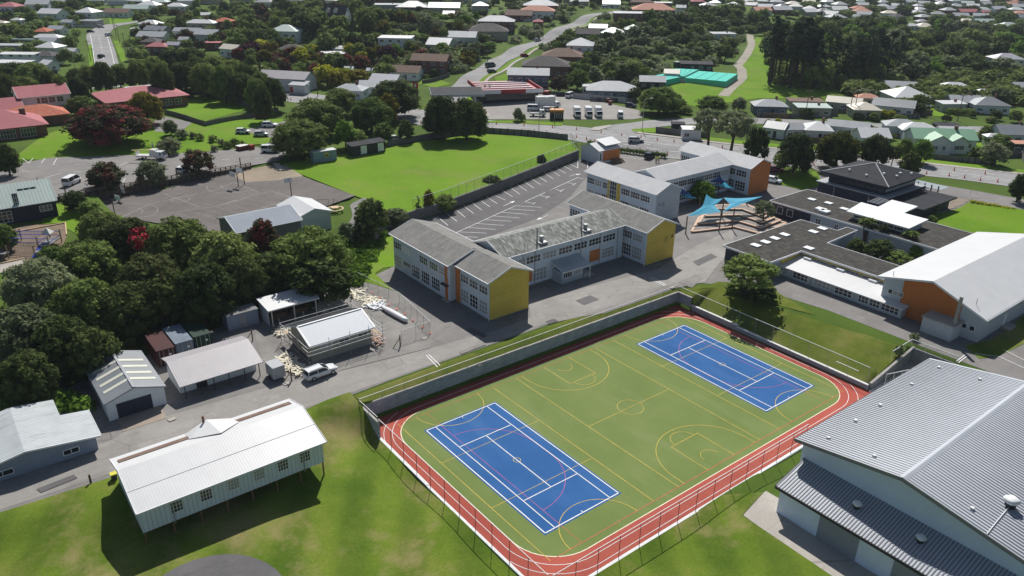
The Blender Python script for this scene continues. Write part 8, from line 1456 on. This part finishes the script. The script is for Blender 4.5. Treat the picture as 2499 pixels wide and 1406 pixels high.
me.vertices.add(len(V)); me.vertices.foreach_set('co', V.astype(np.float32).ravel()); me.loops.add(len(LI)); me.loops.foreach_set('vertex_index', LI.astype(np.int32)); me.polygons.add(len(LT)); me.polygons.foreach_set('loop_start', np.concatenate([[0], np.cumsum(LT)[:-1]]).astype(np.int32)); me.polygons.foreach_set('loop_total', LT)
for k in mk: me.materials.append(FM[k])
me.polygons.foreach_set('material_index', MI); me.update(calc_edges=True); ob('distant_trees', me, None, kind='stuff', label='mass of smaller trees filling the far gardens, forest and suburbs', category='trees')
# undergrowth masses (uncountable)
def undergrowth(label, polypx, n, mat, s=.5, hh=1.4, seed=1, far=True):
    r = random.Random(seed); xs = [p[0] for p in polypx]; ys = [p[1] for p in polypx]; L = []; o = None; k = 0; tr = 0
    while k < n and tr < n*20:
        tr += 1; px, py = r.uniform(min(xs), max(xs)), r.uniform(min(ys), max(ys))
        if not inside(np.array([px]), np.array([py]), polypx)[0]: continue
        x, y, z = gt(px, py); d = PX(x, y, z)[2]
        if blocked(px, py, 1., hh, x, y, z, d): continue
        o = o or (x, y, z); q = r.uniform(.8, 2.2)*s*2; L.append((x-o[0], y-o[1], z-o[2]+q*.2, q, q, q*.7*hh/1.4)); k += 1
    return ob('undergrowth', leaf_mesh('undergrowth', L, 14 if far else 40, .4*s/.5, seed, FM[mat]), None, o, label=label, category='undergrowth', kind='stuff')
undergrowth('low scrub between the hillside gardens at the upper left', [(0, 0), (600, 0), (1000, 0), (1150, 190), (600, 215), (560, 130), (330, 150), (0, 165)], 520, 'mid', .8, 1.6, 2)
undergrowth('low scrub between the gardens of the uphill road', [(900, 0), (1480, 0), (1850, 40), (1835, 150), (1560, 215), (1380, 200), (1300, 90), (1150, 180), (900, 180)], 520, 'grey', .8, 1.6, 3)
undergrowth('ferny scrub of the forest floor on the right', [(1870, 60), (2499, 50), (2499, 262), (2060, 230), (1990, 215), (1880, 205)], 700, 'olive', 1.1, 1.8, 4)
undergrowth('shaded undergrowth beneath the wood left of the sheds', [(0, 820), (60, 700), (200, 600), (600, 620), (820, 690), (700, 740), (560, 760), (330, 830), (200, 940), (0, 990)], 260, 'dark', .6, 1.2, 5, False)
undergrowth('rough grass clumps on the slope below the curved path', [(830, 600), (905, 560), (940, 575), (890, 680), (830, 720), (800, 680)], 170, 'bright', .4, .7, 6, False)
undergrowth('leafy bushes behind the blue shed house', [(0, 960), (130, 960), (210, 985), (215, 1000), (120, 1000), (0, 1000)], 60, 'bright', .4, 1.5, 7, False)
# ============================================================ AIR
hz = bpy.data.materials.new('haze'); hz.use_nodes = True; ht = hz.node_tree; ht.nodes.remove(ht.nodes['Principled BSDF']); pv = ht.nodes.new('ShaderNodeVolumePrincipled')
pv.inputs['Color'].default_value = (.8, .88, 1, 1); pv.inputs['Density'].default_value = .0001; pv.inputs['Anisotropy'].default_value = 0.
ht.links.new(pv.outputs[0], ht.nodes['Material Output'].inputs['Volume'])
ob('haze', MB().box(-560, 2750, -560, 2750, -6, 72).mesh('haze', hz), None, kind='stuff', label='thin bluish summer haze over the distant suburb', category='haze')
for o in COL.objects:
    if 'label' in o and len(o['label'].split()) > 16: print('LONG', o['label'])
